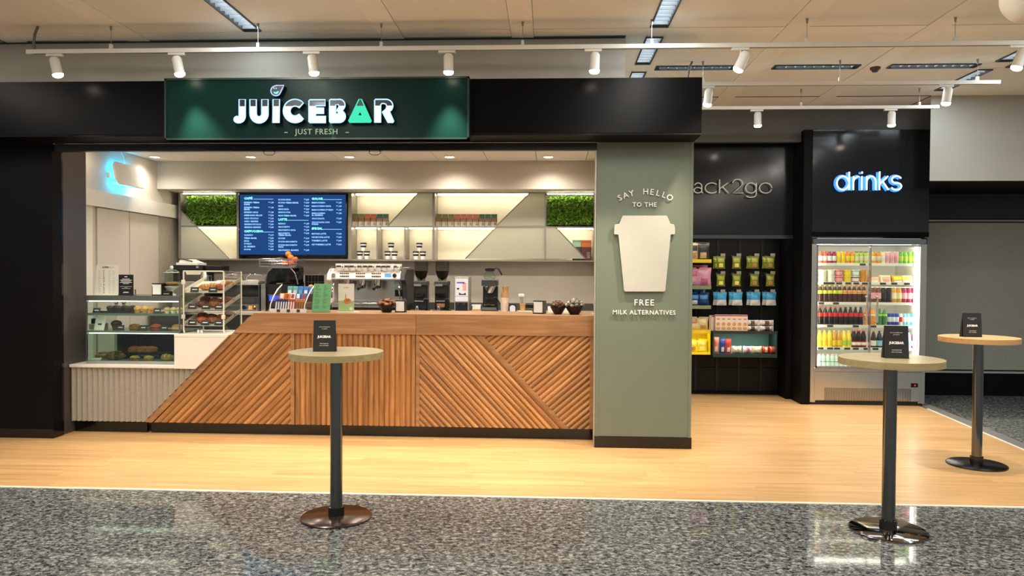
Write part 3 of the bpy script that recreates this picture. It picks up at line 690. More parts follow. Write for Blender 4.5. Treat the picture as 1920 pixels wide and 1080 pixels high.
# carcass behind the cladding, worktop, fascia band, kick
MB().prism([(dx(zb) + 0.03, zb), (XR, zb), (XR, ztop - 0.035), (dx(ztop - 0.035) + 0.03, ztop - 0.035)], 0.012, 0.60).build('carcass', M_DARK, ct)
top_x0 = dx(1.217)
MB().box(top_x0 + 0.004, XR, -0.03, 0.66, ztop - 0.034, ztop).build('worktop', W_BAND, ct, bev=0.003)
xm = C(781, 610)[0]
for (a, b_) in ((None, xm - 0.001), (xm + 0.001, XR)):
    z0, z1 = zt, ztop - 0.001
    if a is None: poly = [(dx(z0), z0), (b_, z0), (b_, z1), (dx(z1), z1)]
    else: poly = [(a, z0), (b_, z0), (b_, z1), (a, z1)]
    MB().prism(poly, -0.034, 0.012).build('band_board', W_BAND, ct, bev=0.002)
kx0 = PX(135, 805, YF + 0.05) - CX
MB().box(dx(zb) + 0.02, XR, 0.045, 0.075, 0.0, zb + 0.005).build('kick_plate', M_GLOSSBLK, ct)
# slanted end board and upright posts
ew = 0.062
MB().prism([(dx(zb), zb), (dx(zb) + ew, zb), (dx(zt) + ew, zt), (dx(zt), zt)], -0.022, 0.02).build('end_board', W_BAND, ct, bev=0.002)
MB().prism([(dx(zb) - 0.02, zb), (dx(zb), zb), (dx(ztop - 0.04), ztop - 0.04), (dx(ztop - 0.04) - 0.02, ztop - 0.04)], -0.014, 0.55).build('end_panel', W_BAND, ct)
p1a, p1b = C(546, 700)[0], C(553, 700)[0]; p2a, p2b = C(780.5, 700)[0], C(787.5, 700)[0]; p3a = C(1105.5, 700)[0]
for a, b_ in ((p1a, p1b), (p2a, p2b), (p3a, XR)): MB().box(a, b_, -0.02, 0.012, zb, zt).build('post', W_BAND, ct, bev=0.002)
d0, d1 = C(903, 632), C(1062, 803); dv = Vector((d1[0] - d0[0], d1[1] - d0[1])).normalized(); dn = Vector((dv.y, -dv.x))
if dn.x < 0: dn = -dn
hw = 0.018
def dpt(z, s): t = (z - d0[1]) / dv.y; q = Vector(d0) + dv * t; return (q.x + s * hw / abs(dv.y) * 1.0, z)
MB().prism([dpt(zb, -1), dpt(zb, 1), dpt(zt, 1), dpt(zt, -1)], -0.02, 0.012).build('divider', W_BAND, ct, bev=0.002)
def slats(region, ang, pitch, off=0.0, depth=0.020, parent=None, m=None, name='slat'):
    """clad a convex region with half-round slats that run at angle ang; each slat is clipped to the region"""
    ca, sa = math.cos(ang), math.sin(ang)
    vv = [-p[0] * sa + p[1] * ca for p in region]; lo, hi = min(vv), max(vv)
    k = math.floor((lo - off) / pitch)
    prof = [(0.0, 0.0), (0.06, 0.35), (0.22, 0.78), (0.42, 1.0), (0.62, 0.92), (0.84, 0.5), (0.97, 0.06), (1.0, 0.0)]
    while off + k * pitch < hi:
        v0 = off + k * pitch; k += 1
        whole = clip_half(clip_half(region, -sa, ca, v0), sa, -ca, -(v0 + pitch))
        if len(whole) < 3: continue
        cx = sum(p[0] for p in whole) / len(whole); cz = sum(p[1] for p in whole) / len(whole)
        b = MB()
        for (t0, h0), (t1, h1) in zip(prof, prof[1:]):
            a, c = v0 + t0 * pitch, v0 + t1 * pitch
            q = clip_half(clip_half(region, -sa, ca, a), sa, -ca, -c)
            if len(q) < 3: continue
            vs_ = []
            for p in q:
                v = -p[0] * sa + p[1] * ca; t = (v - a) / (c - a); h = h0 + (h1 - h0) * t
                dx_, dz_ = p[0] - cx, p[1] - cz
                vs_.append((dx_ * ca + dz_ * sa, -depth * h, -dx_ * sa + dz_ * ca))
            b.add(vs_, [tuple(range(len(vs_)))])
        if not b.f: continue
        o = b.build(name, m or W_SLAT, parent, (cx, 0.0, cz), rot=(0, -ang, 0))
ang = math.atan2(1, sl)
slats([(dx(zb) + ew, zb), (p1a, zb), (p1a, zt), (dx(zt) + ew, zt)], ang, 0.0535, dl0[1] * math.cos(ang) - dl0[0] * math.sin(ang) - ew * math.sin(ang), parent=ct)
slats([(p1b, zb), (p2a, zb), (p2a, zt), (p1b, zt)], PI / 2, (p2a - p1b) / 23.0, -p2a, parent=ct)
slats([(p2b, zb), dpt(zb, -1), dpt(zt, -1), (p2b, zt)], -math.atan2(abs(dv.y), abs(dv.x)), 0.0475, 0.0, parent=ct)
slats([dpt(zb, 1), (p3a, zb), (p3a, zt), dpt(zt, 1)], math.radians(40.5), 0.0475, 0.01, parent=ct)

# low pale counter with grey fluted front
M_FLUTE = mat('flute_grey', (158, 152, 140), 0.6, noise=0.06, scale=30)
lc = thing('pastry_counter', 'low pale counter with grey fluted front and white ledge under the pastry case', 'counter', (-4.2, YF, 0.0))
LX0, LXR = -4.768 + 4.2, PX(440, 690, YF) + 4.2
zl = 0.688
xc = lambda z: dx(z) + CX + 4.2 - 0.025
MB().prism([(LX0, 0.12), (xc(0.12), 0.12), (xc(zl - 0.03), zl - 0.03), (LX0, zl - 0.03)], 0.012, 0.56).build('carcass', M_DARK, lc)
MB().prism([(LX0, zl - 0.03), (xc(zl - 0.03), zl - 0.03), (xc(zl), zl), (LX0, zl)], -0.05, 0.58).build('ledge', M_WHITE, lc, bev=0.004)
MB().box(LX0, xc(zb), 0.045, 0.075, 0.0, zb + 0.005).build('kick_plate', M_GLOSSBLK, lc)
n = 28; fx = LX0; pitch = 0.0555
flute_prof = [(0.0, 0.0), (0.12, 0.9), (0.3, 1.0), (0.55, 0.55), (0.85, 0.1), (1.0, 0.0)]
while fx < xc(zl - 0.03):
    reg = [(fx, 0.118), (fx + pitch, 0.118), (fx + pitch, zl - 0.03), (fx, zl - 0.03)]
    reg = clip_half(reg, -1, sl, -(xc(0)))
    if len(reg) > 2 and max(p[0] for p in reg) - min(p[0] for p in reg) > 0.004:
        b = MB()
        for (t0, h0), (t1, h1) in zip(flute_prof, flute_prof[1:]):
            a, c = fx + t0 * pitch, fx + t1 * pitch; q = clip_half(clip_half(reg, 1, 0, a), -1, 0, -c)
            if len(q) > 2: b.add([(p[0], -0.026 * (h0 + (h1 - h0) * (p[0] - a) / (c - a)), p[1]) for p in q], [tuple(range(len(q)))])
        if b.f: b.build('flute', M_FLUTE, lc)
    fx += pitch
BX0 = PX(327, 660, 7.2) + 4.2
bx1 = lambda z: xc(z)
MB().prism([(BX0, zl - 0.03), (bx1(zl - 0.03), zl - 0.03), (bx1(0.985), 0.985), (BX0, 0.985)], -0.052, 0.0).build('box_front', M_WHITE, lc)
MB().prism([(BX0, 0.975), (xc(0.975), 0.975), (xc(0.998), 0.998), (BX0, 0.998)], -0.055, 0.56).build('box_top', M_WHITE, lc)
MB().box(PX(341, 660, 7.3) + 4.2, PX(341, 660, 7.3) + 4.22, 0.0, 0.56, zl, 0.975).build('box_side', M_WHITE, lc)

# rear counter
bc = thing('rear_counter', 'long dark rear counter under the shelving holding the coffee machines', 'counter', (-2.0, 9.0, 0.0))
MB().box(-2.93, 2.59, 0.02, 0.97, 0.0, 1.09).build('carcass', M_DARK, bc)
MB().box(-2.93, 2.595, 0.0, 0.97, 1.09, 1.13).build('worktop', mat('worktop_stone', (186, 178, 164), 0.4), bc, bev=0.003)
struct(MB().box(-4.93, 0.595, 9.96, 9.985, 1.131, 1.225).build('trim_9', mat('upstand_grey', (72, 70, 66), 0.4)))

# ================================================================== SHELVING ON THE BACK WALL
M_SHELF = mat('shelf_metal', (142, 136, 124), 0.35, 0.35, noise=0.03)
M_SHBACK = mat('shelf_back', (232, 224, 200), 0.6, noise=0.02)
M_LED = emitter('shelf_led', (255, 243, 214), 24.0)
m = bpy.data.materials.new('frosted_panel'); m.use_nodes = True; nt = m.node_tree; N = nt.nodes; N.remove(N['Principled BSDF'])
df = N.new('ShaderNodeBsdfDiffuse'); df.inputs[0].default_value = lin((200, 198, 186)); tr = N.new('ShaderNodeBsdfTranslucent'); tr.inputs[0].default_value = lin((215, 214, 200))
mx = N.new('ShaderNodeMixShader'); mx.inputs[0].default_value = 0.45; nt.links.new(df.outputs[0], mx.inputs[1]); nt.links.new(tr.outputs[0], mx.inputs[2]); nt.links.new(mx.outputs[0], N['Material Output'].inputs[0]); M_FROST = m
YS1, YS2 = 9.70, 9.985
sx0, sx1 = -4.90, 0.599
su = thing('back_shelving', 'wide lit metal shelving across the back wall with slanted frosted panels', 'shelf', (-2.2, YS1, 1.79))
ux, uz = -2.2, 1.79
zB, zM, zT = 1.795 - uz, 2.222 - uz, 2.672 - uz
MB().box(sx0 - ux, sx1 - ux, 0, YS2 - YS1, zB - 0.02, zB).build('shelf_board', M_SHELF, su)
for a, b_ in ((sx0, PX(447, 424, YS1)), (PX(651, 424, YS1), sx1)): MB().box(a - ux, b_ - ux, 0, YS2 - YS1, zM - 0.008, zM + 0.008).build('shelf_board', M_SHELF, su)
MB().box(sx0 - ux, sx1 - ux, 0, YS2 - YS1, zT - 0.012, zT).build('top_board', M_SHELF, su)
MB().box(sx0 - ux, sx1 - ux, YS2 - YS1, YS2 - YS1 + 0.01, zB, zT).build('back_panel', M_SHBACK, su)
for u, w in ((337, 0.03), (446, 0.03), (656, 0.045), (813, 0.03), (1022, 0.016), (1114.5, 0.02)):
    x = PX(u, 424, YS1) - ux; MB().box(x - w / 2, x + w / 2, -0.006, YS2 - YS1, zB, zT).build('upright', M_SHELF, su)
for u in (707, 759): x = PX(u, 455, YS1) - ux; MB().box(x - 0.009, x + 0.009, -0.002, YS2 - YS1, zB, zM - 0.008).build('divider', M_SHELF, su)
def S(u, v): x, z = P(u, v, YS1); return (x - ux, min(max(z - uz, zB), zT - 0.012))
def frost(pts, edge):
    q = [S(*p) for p in pts]; MB().prism(q, 0.004, 0.010).build('slanted_panel', M_FROST, su)
    e0, e1 = S(*edge[0]), S(*edge[1]); MB().tube([(e0[0], 0.002, e0[1]), (e1[0], 0.002, e1[1])], 0.007, 6).build('panel_edge', M_SHELF, su)
frost([(339, 395), (368, 423.5), (339, 423.5)], ((339, 395), (368, 423.5)))
frost([(339, 424.5), (369, 424.5), (430, 485), (339, 485)], ((369, 424.5), (430, 484)))
frost([(784, 362), (812, 362), (812, 423), (727, 423)], ((784, 362), (727, 423)))
frost([(993, 362), (1021, 362), (1021, 423), (931, 423)], ((993, 362), (931, 423)))
frost([(931, 425), (1021, 425), (1021, 485), (872, 485)], ((931, 425), (872, 485)))
frost([(1023, 425), (1041, 425), (1098, 485), (1023, 485)], ((1041, 425), (1098, 485)))
for (u0, u1, z) in ((343, 440, zT - 0.012), (662, 808, zT - 0.012), (818, 1017, zT - 0.012), (1026, 1112, zT - 0.012), (343, 440, zM - 0.008), (662, 703, zM - 0.008), (711, 755, zM - 0.008), (763, 808, zM - 0.008), (818, 1017, zM - 0.008), (1026, 1112, zM - 0.008)):
    a, b_ = PX(u0, 400, YS1) - ux, PX(u1, 400, YS1) - ux
    y0_ = 0.004 if u0 in (343, 1026) and z > zM + 0.1 else 0.14
    MB().box(a, b_, y0_, y0_ + 0.025, z - 0.012, z - 0.001).build('led_strip', M_LED, su)

# moss panels
M_MOSS = mat('moss_green', (112, 156, 48), 0.8, noise=0.45, scale=40)
def moss(u0, u1, v0, v1, label, rng):
    x0, z1 = P(u0, v0, YS1); x1, z0 = P(u1, v1, YS1); z0 = max(z0, 2.232)
    t = thing('moss_panel', label, 'plant', ((x0 + x1) / 2, YS1, z0), group='preserved moss panels on the shelving'); w = x1 - x0; h = z1 - z0
    MB().box(-w / 2 + 0.02, w / 2 - 0.02, 0.12, 0.15, 0.0, h - 0.02).build('backing', mat('moss_backing', (30, 40, 18), 0.9), t)
    b = MB()
    for i in range(2600):
        x = rng.uniform(-w / 2, w / 2); z = rng.uniform(0.0, h); y = rng.uniform(0.03, 0.12); l = rng.uniform(0.022, 0.05); a = rng.uniform(0, 2 * PI); e = rng.uniform(-0.9, 0.3)
        d = Vector((math.cos(a) * 0.8, -0.5 + e * 0.4, math.sin(a) * 0.8 - 0.15)); s = d.cross(Vector((rng.uniform(-1, 1), rng.uniform(-1, 1), rng.uniform(-1, 1)))).normalized() * l * 0.22
        p = Vector((x, y, z)); q = p + d * l
        if abs(q.x) > w / 2 + 0.015 or q.z < -0.0: continue
        b.add([p - s, p + s, q + s * 0.6, q + d * l * 0.4, q - s * 0.6], [(0, 1, 2, 3, 4)])
    stuff(b.build('foliage', M_MOSS, t))
moss(346, 445, 368, 421, 'green moss panel filling the shelf beside the menu screen', random.Random(5))
moss(1027, 1112, 368, 422, 'green moss panel on the shelf end beside the green pillar', random.Random(6))

# menu screen
YT = 9.665
x0, zt_ = P(447.5, 362.5, YT); x1, zb_ = P(650.5, 481, YT); zb_ = max(zb_, 1.80)
tv = thing('menu_screen', 'large wall screen showing a blue price menu of coffee drinks', 'screen', ((x0 + x1) / 2, YT, zb_))
tw, th = x1 - x0, zt_ - zb_
MB().box(-tw / 2, tw / 2, 0.0, 0.05, 0, th).build('bezel', M_GLOSSBLK, tv, bev=0.003)
MB().box(-tw / 2 + 0.018, tw / 2 - 0.018, -0.002, 0.0, 0.02, th - 0.018).build('display', emitter('display_blue', (34, 70, 128), 1.05), tv)
for sx in (-0.5, 0.5): MB().box(sx - 0.08, sx + 0.08, 0.05, 0.10, 0.15, th - 0.15).build('wall_bracket', M_DARK, tv)
MC = 1920 / 230.0
def T(x, y): X_, Z_ = P(430 + x / MC, 360 + y / MC, YT); return (X_ - (x0 + x1) / 2, Z_ - zb_)
cap_s = abs(T(0, 0)[1] - T(0, 25)[1]); cap_h = abs(T(0, 0)[1] - T(0, 33)[1])
rows = {232: [('ESPRESSO TIERRA', 175, '1,40'), ('BLEND', 205, None), ('ESPRESSO TIERRA', 253, '1,60'), ('BRASIL', 283, None), ('ESPRESSO DECA', 328, '1,40'), ('AMERICANO MR JOE', 375, '2,50'), ('ORZO PICCOLO', 423, '1,60'), ('ORZO GRANDE', 470, '2,00'), ('GINSENG PICCOLO', 516, '2,00'), ('GINSENG GRANDE', 562, '2,40'),
              ('CLASSICO', 684, '2,10'), ('TIERRA BRASIL', 732, '2,20'), ('DECA', 777, '2,20'), ("D'ORZO", 820, '2,20'), ('AL GINSENG', 864, '2,50'), ('DI SOIA', 909, '2,50')],
        768: [('DI SOIA DECA', 130, '2,50'), ('DI SOIA TIERRA BRASIL', 178, '2,50'), ('MAXI', 230, '3,00'), ('MAXI DECA', 280, '3,20'), ('MAXI DI SOIA', 328, '3,50'), ('MAXI TIERRA BRASIL', 380, '3,20'),
              ('BIANCO', 506, '1,80'), ('MACCHIATO', 556, '2,20'), ('MACCHIATO DECA', 606, '2,40'), ('MACCHIATO', 656, '2,40'), ('TIERRA BRASIL', 686, None), ('DI SOIA', 735, '2,00'), ('DI SOIA MACCHIATO', 787, '2,40'), ('DI SOIA MACCHIATO', 840, '2,40'), ('DECA', 870, None), ('MACCHIATO GRANDE', 920, '2,40')],
        1290: [('MAROCCHINO', 178, '1,50'), ('MAROCCHINO DECA', 232, '1,60'), ("MAROCCHINO D'ORZO", 290, '1,60'), ('MAROCCHINO', 343, '1,80'), ('AL GINSENG', 374, None), ('CIOCCOLATA', 426, '3,00'), ('CIOCCOLATA CON', 484, '3,50'), ('PANNA', 514, None), ('MATCHA LATTE', 664, '3,00'), ('ICE MATCHA LATTE', 718, '3,50'), ('TURMERIC LATTE', 772, '3,00'), ('ICE TURMERIC LATTE', 832, '3,50')]}
pr_x = {232: 695, 768: 1250, 1290: 1758}; body = []
for cx, rr in rows.items():
    for s_, y, p_ in rr:
        a = T(cx, y); body.append((s_, a[0], -0.003, a[1], cap_s * 0.86, 'LEFT'))
        if p_: q = T(pr_x[cx], y); body.append(('€ ' + p_, q[0], -0.003, q[1], cap_s * 0.86, 'RIGHT'))
text('menu_print', body, emitter('menu_text_light', (150, 205, 255), 1.35), tv, fat=0.0012, res=1)
heads = [('CAFFÈ', 232, 116, 380, 690), ('CAPPUCCINO', 232, 630, 510, 700), ('LATTE', 768, 446, 905, 1240), ('GOLOSI', 1290, 122, 1455, 1762), ('SPECIAL', 1290, 588, 1455, 1762)]
text('heading_print', [(s_, T(x, y)[0], -0.003, T(x, y)[1], cap_h, 'LEFT') for s_, x, y, _, _ in heads], emitter('heading_light', (130, 245, 225), 1.6), tv, fat=0.002, res=1)
b = MB()
for s_, x, y, ra, rb in heads: p, q = T(ra, y), T(rb, y); b.box(p[0], q[0], -0.0032, -0.0024, p[1], p[1] + 0.006)
b.build('rule_line', MATS['menu_text_light'], tv)
# ================================================================== COFFEE CORNER
ZR = 1.13            # rear worktop
ZF = 1.217           # service counter top
M_PINKW = mat('machine_white', (230, 214, 204), 0.3, noise=0.02)
Yb = 9.30
em_x0, em_x1 = PX(617, 540, 9.2), PX(763, 540, 9.2)
EX = (em_x0 + em_x1) / 2; EW = em_x1 - em_x0
em = thing('espresso_machine', 'wide white and steel espresso machine with cups on top on the rear counter', 'coffee machine', (EX, 9.15, ZR))
h = EW / 2
def ez(v): return PZ(690, v, 9.15) - ZR
MB().box(-h + 0.03, h - 0.05, 0.10, 0.58, 0.0, 0.07).build('base', M_BLK, em)
for sx in (-h + 0.08, h - 0.12):
    for y in (0.12, 0.52): MB().cyl((sx, y, 0.0), (sx, y, 0.05), 0.02, n=10).build('foot', M_CHROME, em)
zt_ = ez(568); MB().box(-h + 0.04, h - 0.06, 0.0, 0.5, 0.06, zt_).build('drip_tray', M_STEEL, em, bev=0.006)
b = MB()
for k in range(26): x = -h + 0.06 + k * (EW - 0.16) / 25; b.box(x, x + 0.012, 0.02, 0.4, zt_, zt_ + 0.005)
b.build('drip_grid', M_STEELD, em)
zu = ez(524); zh = ez(508)
MB().box(-h + 0.05, h - 0.08, 0.30, 0.56, zt_, zu + 0.02).build('back_plate', M_STEEL, em)
prof = [(0.58, zu - 0.03), (0.58, zh), (0.12, zh), (0.03, zh - 0.035), (-0.01, zu + 0.012), (0.0, zu)]
MB().prism(prof, -h + 0.02, h - 0.06, 'x').build('hood', M_PINKW, em, bev=0.006)
for s, x in ((-1, -h), (1, h - 0.06)):
    pf = [(0.60, 0.10), (0.60, zh + 0.03), (0.10, zh + 0.03), (0.0, zh - 0.03), (-0.03, zu - 0.01), (0.06, zu - 0.06), (0.10, zt_ + 0.05), (0.02, zt_ - 0.01), (0.05, 0.08)]
    MB().prism(pf, x - 0.012, x + 0.05, 'x').build('side_panel', M_PINKW if s < 0 else M_DARK, em, bev=0.01)
MB().box(-h + 0.03, h - 0.06, -0.014, 0.0, zu - 0.004, zu + 0.008).build('chrome_strip', M_CHROME, em)
for k in range(3):
    x = -h + 0.17 + k * 0.20 + 0.03
    for j in range(5):
        for i in range(2): MB().box(x - 0.05 + j * 0.024, x - 0.034 + j * 0.024, -0.006, 0.01, zu + 0.03 + i * 0.035, zu + 0.045 + i * 0.035).build('button', M_DARK, em)
MB().box(h - 0.27, h - 0.19, -0.002, 0.012, zu + 0.03, zu + 0.075).build('display', emitter('machine_display', (120, 185, 235), 1.1), em)
MB().cyl((h - 0.145, 0.02, zu + 0.05), (h - 0.145, -0.02, zu + 0.05), 0.024, n=18).build('knob', M_BLK, em)
MB().cyl((-h + 0.075, 0.02, zu + 0.05), (-h + 0.075, -0.02, zu + 0.05), 0.024, n=18).build('knob', M_CHROME, em)
for u in (646, 675, 704):
    gx = PX(u, 535, 9.15) - EX
    g = MB().cyl((gx, 0.12, zu - 0.075), (gx, 0.12, zu + 0.01), 0.045, 0.05, 18).build('brew_group', M_CHROME, em, smooth=True)
    MB().cyl((gx, 0.12, zu - 0.11), (gx, 0.12, zu - 0.075), 0.036, 0.042, 18).build('portafilter', M_CHROME, g, smooth=True)
    MB().cyl((gx, 0.08, zu - 0.092), (gx, -0.09, zu - 0.115), 0.013, 0.018, 12).build('handle', M_BLK, g, smooth=True)
    MB().tube([(gx - 0.02, 0.12, zu - 0.135), (gx, 0.12, zu - 0.112), (gx + 0.02, 0.12, zu - 0.135)], 0.007, 6).build('spout', M_CHROME, g)
gx = PX(745, 545, 9.15) - EX
MB().box(gx - 0.065, gx + 0.05, 0.1, 0.22, zu - 0.13, zu).build('milk_module', mat('pale_blue_grey', (150, 165, 165), 0.3), em, bev=0.008)
MB().box(gx - 0.045, gx + 0.045, 0.06, 0.2, zu - 0.21, zu - 0.13).build('milk_spout', M_GLOSSBLK, em, bev=0.006)
for s in (-1, 1):
    x = s * (h - 0.085) - 0.01
    MB().tube([(x, 0.05, zu), (x + s * 0.01, -0.03, zu - 0.1), (x + s * 0.02, -0.02, zt_ + 0.06)], 0.007, 8).build('steam_wand', M_CHROME, em, smooth=True)
b = MB(); b.tube([(-h + 0.03, 0.03, zh + 0.05), (h - 0.05, 0.03, zh + 0.05)], 0.006); b.tube([(-h + 0.03, 0.5, zh + 0.05), (h - 0.05, 0.5, zh + 0.05)], 0.006)
for x in (-h + 0.03, 0, h - 0.05): b.tube([(x, 0.03, zh - 0.01), (x, 0.03, zh + 0.05)], 0.005)
b.build('cup_rail', M_CHROME, em)
# cups lying tilted on top
cup_in = mat('cup_hollow_dark', (60, 48, 40), 0.5); M_CUP = mat('cup_white', (242, 238, 228), 0.25, noise=0.01)
cup0 = None
for k in range(10):
    u = 637 + k * 11.9; x = PX(u, 503, 9.2); lab = f'white porcelain cup on the espresso machine, {ORD[k]} from the chrome knob'
    if cup0 is None:
        cup0 = thing('coffee_cup', lab, 'cup', (x, 9.22, ZR + zh), group='porcelain cups on the espresso machine')
        MB().lathe([(0.030, 0.0), (0.034, 0.004), (0.052, 0.035), (0.058, 0.09), (0.054, 0.09), (0.047, 0.035), (0.0, 0.008)], 22).build('bowl', M_CUP, cup0, smooth=True)
        MB().tube([(0.048, -0.012, 0.06), (0.062, -0.045, 0.058), (0.058, -0.05, 0.03), (0.040, -0.02, 0.022)], 0.006, 6).build('handle', M_CUP, cup0, smooth=True)
        MB().box(-0.03, 0.025, -0.0575, -0.050, 0.045, 0.066).build('print', cup_in, cup0)
    else: dup(cup0, (x, 9.22 + 0.012 * (k % 2), ZR + zh), lab, rz=random.uniform(-0.4, 0.4))

def grinder(u, label):
    X = PX(u, 560, 9.1); gr = thing('coffee_grinder', label, 'grinder', (X, 9.18, ZR), group='black coffee grinders'); q = lambda v: PZ(u, v, 9.18) - ZR
    MB().box(-0.10, 0.10, -0.12, 0.18, 0.0, 0.028).build('base', M_BLK, gr, bev=0.008)
    MB().lathe([(0.0, 0.0), (0.085, 0.0), (0.095, 0.008), (0.0, 0.008)], 24, (-0.01, -0.10, 0.028)).build('grounds_tray', M_STEELD, gr, smooth=True)
    MB().box(-0.085, 0.085, 0.0, 0.17, 0.028, q(533)).build('body', M_BLK, gr, bev=0.02, seg=2)
    MB().box(-0.088, 0.088, -0.03, 0.17, q(536), q(527)).build('collar', M_DARK, gr, bev=0.01)
    MB().box(-0.075, 0.015, -0.034, -0.03, q(536.5), q(532.5)).build('badge', mat('grinder_badge', (120, 118, 110), 0.4), gr)
    MB().box(-0.06, 0.05, -0.09, 0.02, q(556), q(549)).build('dosing_chamber', M_GLOSSBLK, gr, bev=0.008)
    MB().tube([(0.05, -0.05, q(560)), (0.10, -0.09, q(559.5)), (0.13, -0.10, q(560))], 0.006, 6).build('lever', M_STEELD, gr, smooth=True)
    MB().tube([(-0.05, -0.01, q(562)), (-0.05, -0.10, q(564)), (0.05, -0.10, q(564)), (0.05, -0.01, q(562))], 0.008, 6).build('fork', M_STEELD, gr, smooth=True)
    MB().lathe([(0.02, 0.028), (0.024, 0.05), (0.018, 0.085), (0.0, 0.088)], 14, (-0.02, -0.11, 0)).build('tamper', M_CHROME, gr, smooth=True)
    hp = MB().lathe([(0.045, q(528)), (0.055, q(522)), (0.068, q(518)), (0.088, q(507)), (0.086, q(490))], 26, (0, 0.07, 0)).build('hopper', glass('smoke_plastic', (205, 203, 196), 0.08), gr, smooth=True)
    MB().lathe([(0.0, q(526)), (0.05, q(521)), (0.064, q(517.5)), (0.080, q(508)), (0.0, q(506))], 26, (0, 0.07, 0)).build('coffee_beans', mat('coffee_beans', (38, 24, 18), 0.5, noise=0.5, scale=160), hp, smooth=True)
    MB().lathe([(0.09, q(491)), (0.09, q(489)), (0.0, q(488.6))], 26, (0, 0.07, 0)).build('lid', M_DARK, hp, smooth=True)
    return gr
grinder(786, 'black coffee grinder with clear bean hopper, close beside the espresso machine')
g2 = grinder(826, 'black coffee grinder with clear bean hopper, close beside the white drink dispenser')
MB().lathe([(0.035, 0.06), (0.05, 0.075), (0.052, 0.115), (0.05, 0.115), (0.046, 0.07), (0.0, 0.064)], 18, (0.0, -0.06, 0)).build('grounds_funnel', mat('copper_amber', (150, 104, 76), 0.35), g2, smooth=True)
MB().lathe([(0.04, 0.028), (0.045, 0.058), (0.0, 0.058)], 18, (0.0, -0.06, 0)).build('grounds_cup', M_GLOSSBLK, g2, smooth=True)

# white drink dispenser
X0, X1 = PX(852, 560, 9.15), PX(879, 560, 9.15); X = (X0 + X1) / 2; w = (X1 - X0) / 2; q = lambda v: PZ(865, v, 9.15) - ZR
dd = thing('drink_dispenser', 'grey powdered drink dispenser with lit white picture front on the rear counter', 'dispenser', (X, 9.15, ZR))
MB().box(-w, w, 0.0, 0.30, 0.025, q(519)).build('case', mat('dispenser_grey', (146, 142, 134), 0.35), dd, bev=0.006)
MB().box(-w, w, -0.006, 0.30, 0.0, 0.025).build('tray', M_STEEL, dd)
MB().box(-w + 0.01, w - 0.01, -0.004, 0.0, q(565), q(522)).build('picture_front', emitter('dispenser_front_light', (246, 232, 222), 1.0), dd)
MB().box(-w + 0.012, w - 0.012, -0.004, 0.0, 0.03, q(567)).build('bay', M_BLK, dd)
MB().box(-w + 0.03, w - 0.055, -0.006, -0.003, q(531.5), q(528.5)).build('blue_print', mat('print_blue', (80, 96, 205), 0.5), dd)
MB().box(w - 0.075, w - 0.03, -0.006, -0.003, q(545), q(530)).build('pink_print', mat('print_pink', (228, 160, 150), 0.5), dd)
MB().prism([(-0.035, q(553)), (-0.03, q(548.5)), (-0.005, q(551)), (0.025, q(551)), (0.05, q(548.5)), (0.055, q(553))], -0.006, -0.003).build('cup_print', M_BLK, dd)
MB().prism([(-0.05, q(543.5)), (-0.04, q(543.5)), (-0.028, q(541)), (-0.028, q(540)), (-0.06, q(540)), (-0.06, q(541))], -0.006, -0.003).build('cup_print', M_BLK, dd)
MB().box(-w + 0.01, w - 0.01, -0.0055, -0.003, q(555.7), q(555.2)).build('seam', M_DARK, dd)
for s in (-0.04, 0.03): MB().cyl((s, -0.025, q(570)), (s, 0.0, q(570)), 0.012, n=12).build('nozzle', M_DARK, dd)

# filter coffee brewer with two jugs
X0, X1 = PX(903, 560, 9.15), PX(932, 560, 9.15); X = (X0 + X1) / 2; w = (X1 - X0) / 2; q = lambda v: PZ(918, v, 9.15) - ZR
br = thing('filter_brewer', 'black and steel filter coffee brewer standing beside the paper cup tower', 'coffee machine', (X, 9.15, ZR))
MB().box(-w, w, -0.04, 0.24, 0.0, q(582)).build('base', M_DARK, br, bev=0.006)
MB().box(-w, w, -0.045, -0.03, q(582), q(579)).build('hot_plate_rim', M_STEEL, br)
MB().box(-w + 0.01, w - 0.01, -0.03, 0.16, q(579), q(576)).build('hot_plate', M_STEEL, br)
MB().box(-w + 0.005, w, 0.12, 0.24, q(582), q(537)).build('column', M_BLK, br, bev=0.004)
MB().box(-w, w, -0.04, 0.24, q(536), q(525.5)).build('head', M_DARK, br, bev=0.006)
MB().box(-w - 0.004, w + 0.004, -0.044, 0.244, q(525.5), q(523.5)).build('top_plate', M_STEEL, br)
MB().lathe([(0.03, q(549.5)), (0.045, q(546)), (0.068, q(538)), (0.072, q(536.5))], 24, (0.005, 0.04, 0)).build('filter_basket', M_STEEL, br, smooth=True)
MB().box(-0.03, -0.008, -0.06, -0.02, q(547), q(538)).build('basket_handle', M_BLK, br, bev=0.004)
def jug(X_, Y_, Z_, s, label):
    j = thing('coffee_jug', label, 'jug', (X_, Y_, Z_), group='glass coffee jugs')
    MB().lathe([(0.055 * s, 0.0), (0.072 * s, 0.012 * s), (0.075 * s, 0.035 * s), (0.06 * s, 0.07 * s), (0.042 * s, 0.088 * s), (0.043 * s, 0.10 * s)], 24).build('flask', M_GLASS, j, smooth=True)
    MB().lathe([(0.046 * s, 0.094 * s), (0.058 * s, 0.10 * s), (0.060 * s, 0.13 * s), (0.05 * s, 0.138 * s), (0.0, 0.14 * s)], 20).build('collar', M_BLK, j, smooth=True)
    MB().tube([(0.055 * s, 0, 0.128 * s), (0.095 * s, 0.0, 0.135 * s), (0.125 * s, 0, 0.09 * s), (0.145 * s, 0, 0.05 * s)], 0.010 * s, 8).build('handle', M_BLK, j, smooth=True)
    MB().lathe([(0.076 * s, 0.028 * s), (0.0765 * s, 0.034 * s)], 24).build('steel_band', M_STEEL, j, smooth=True)
    return j
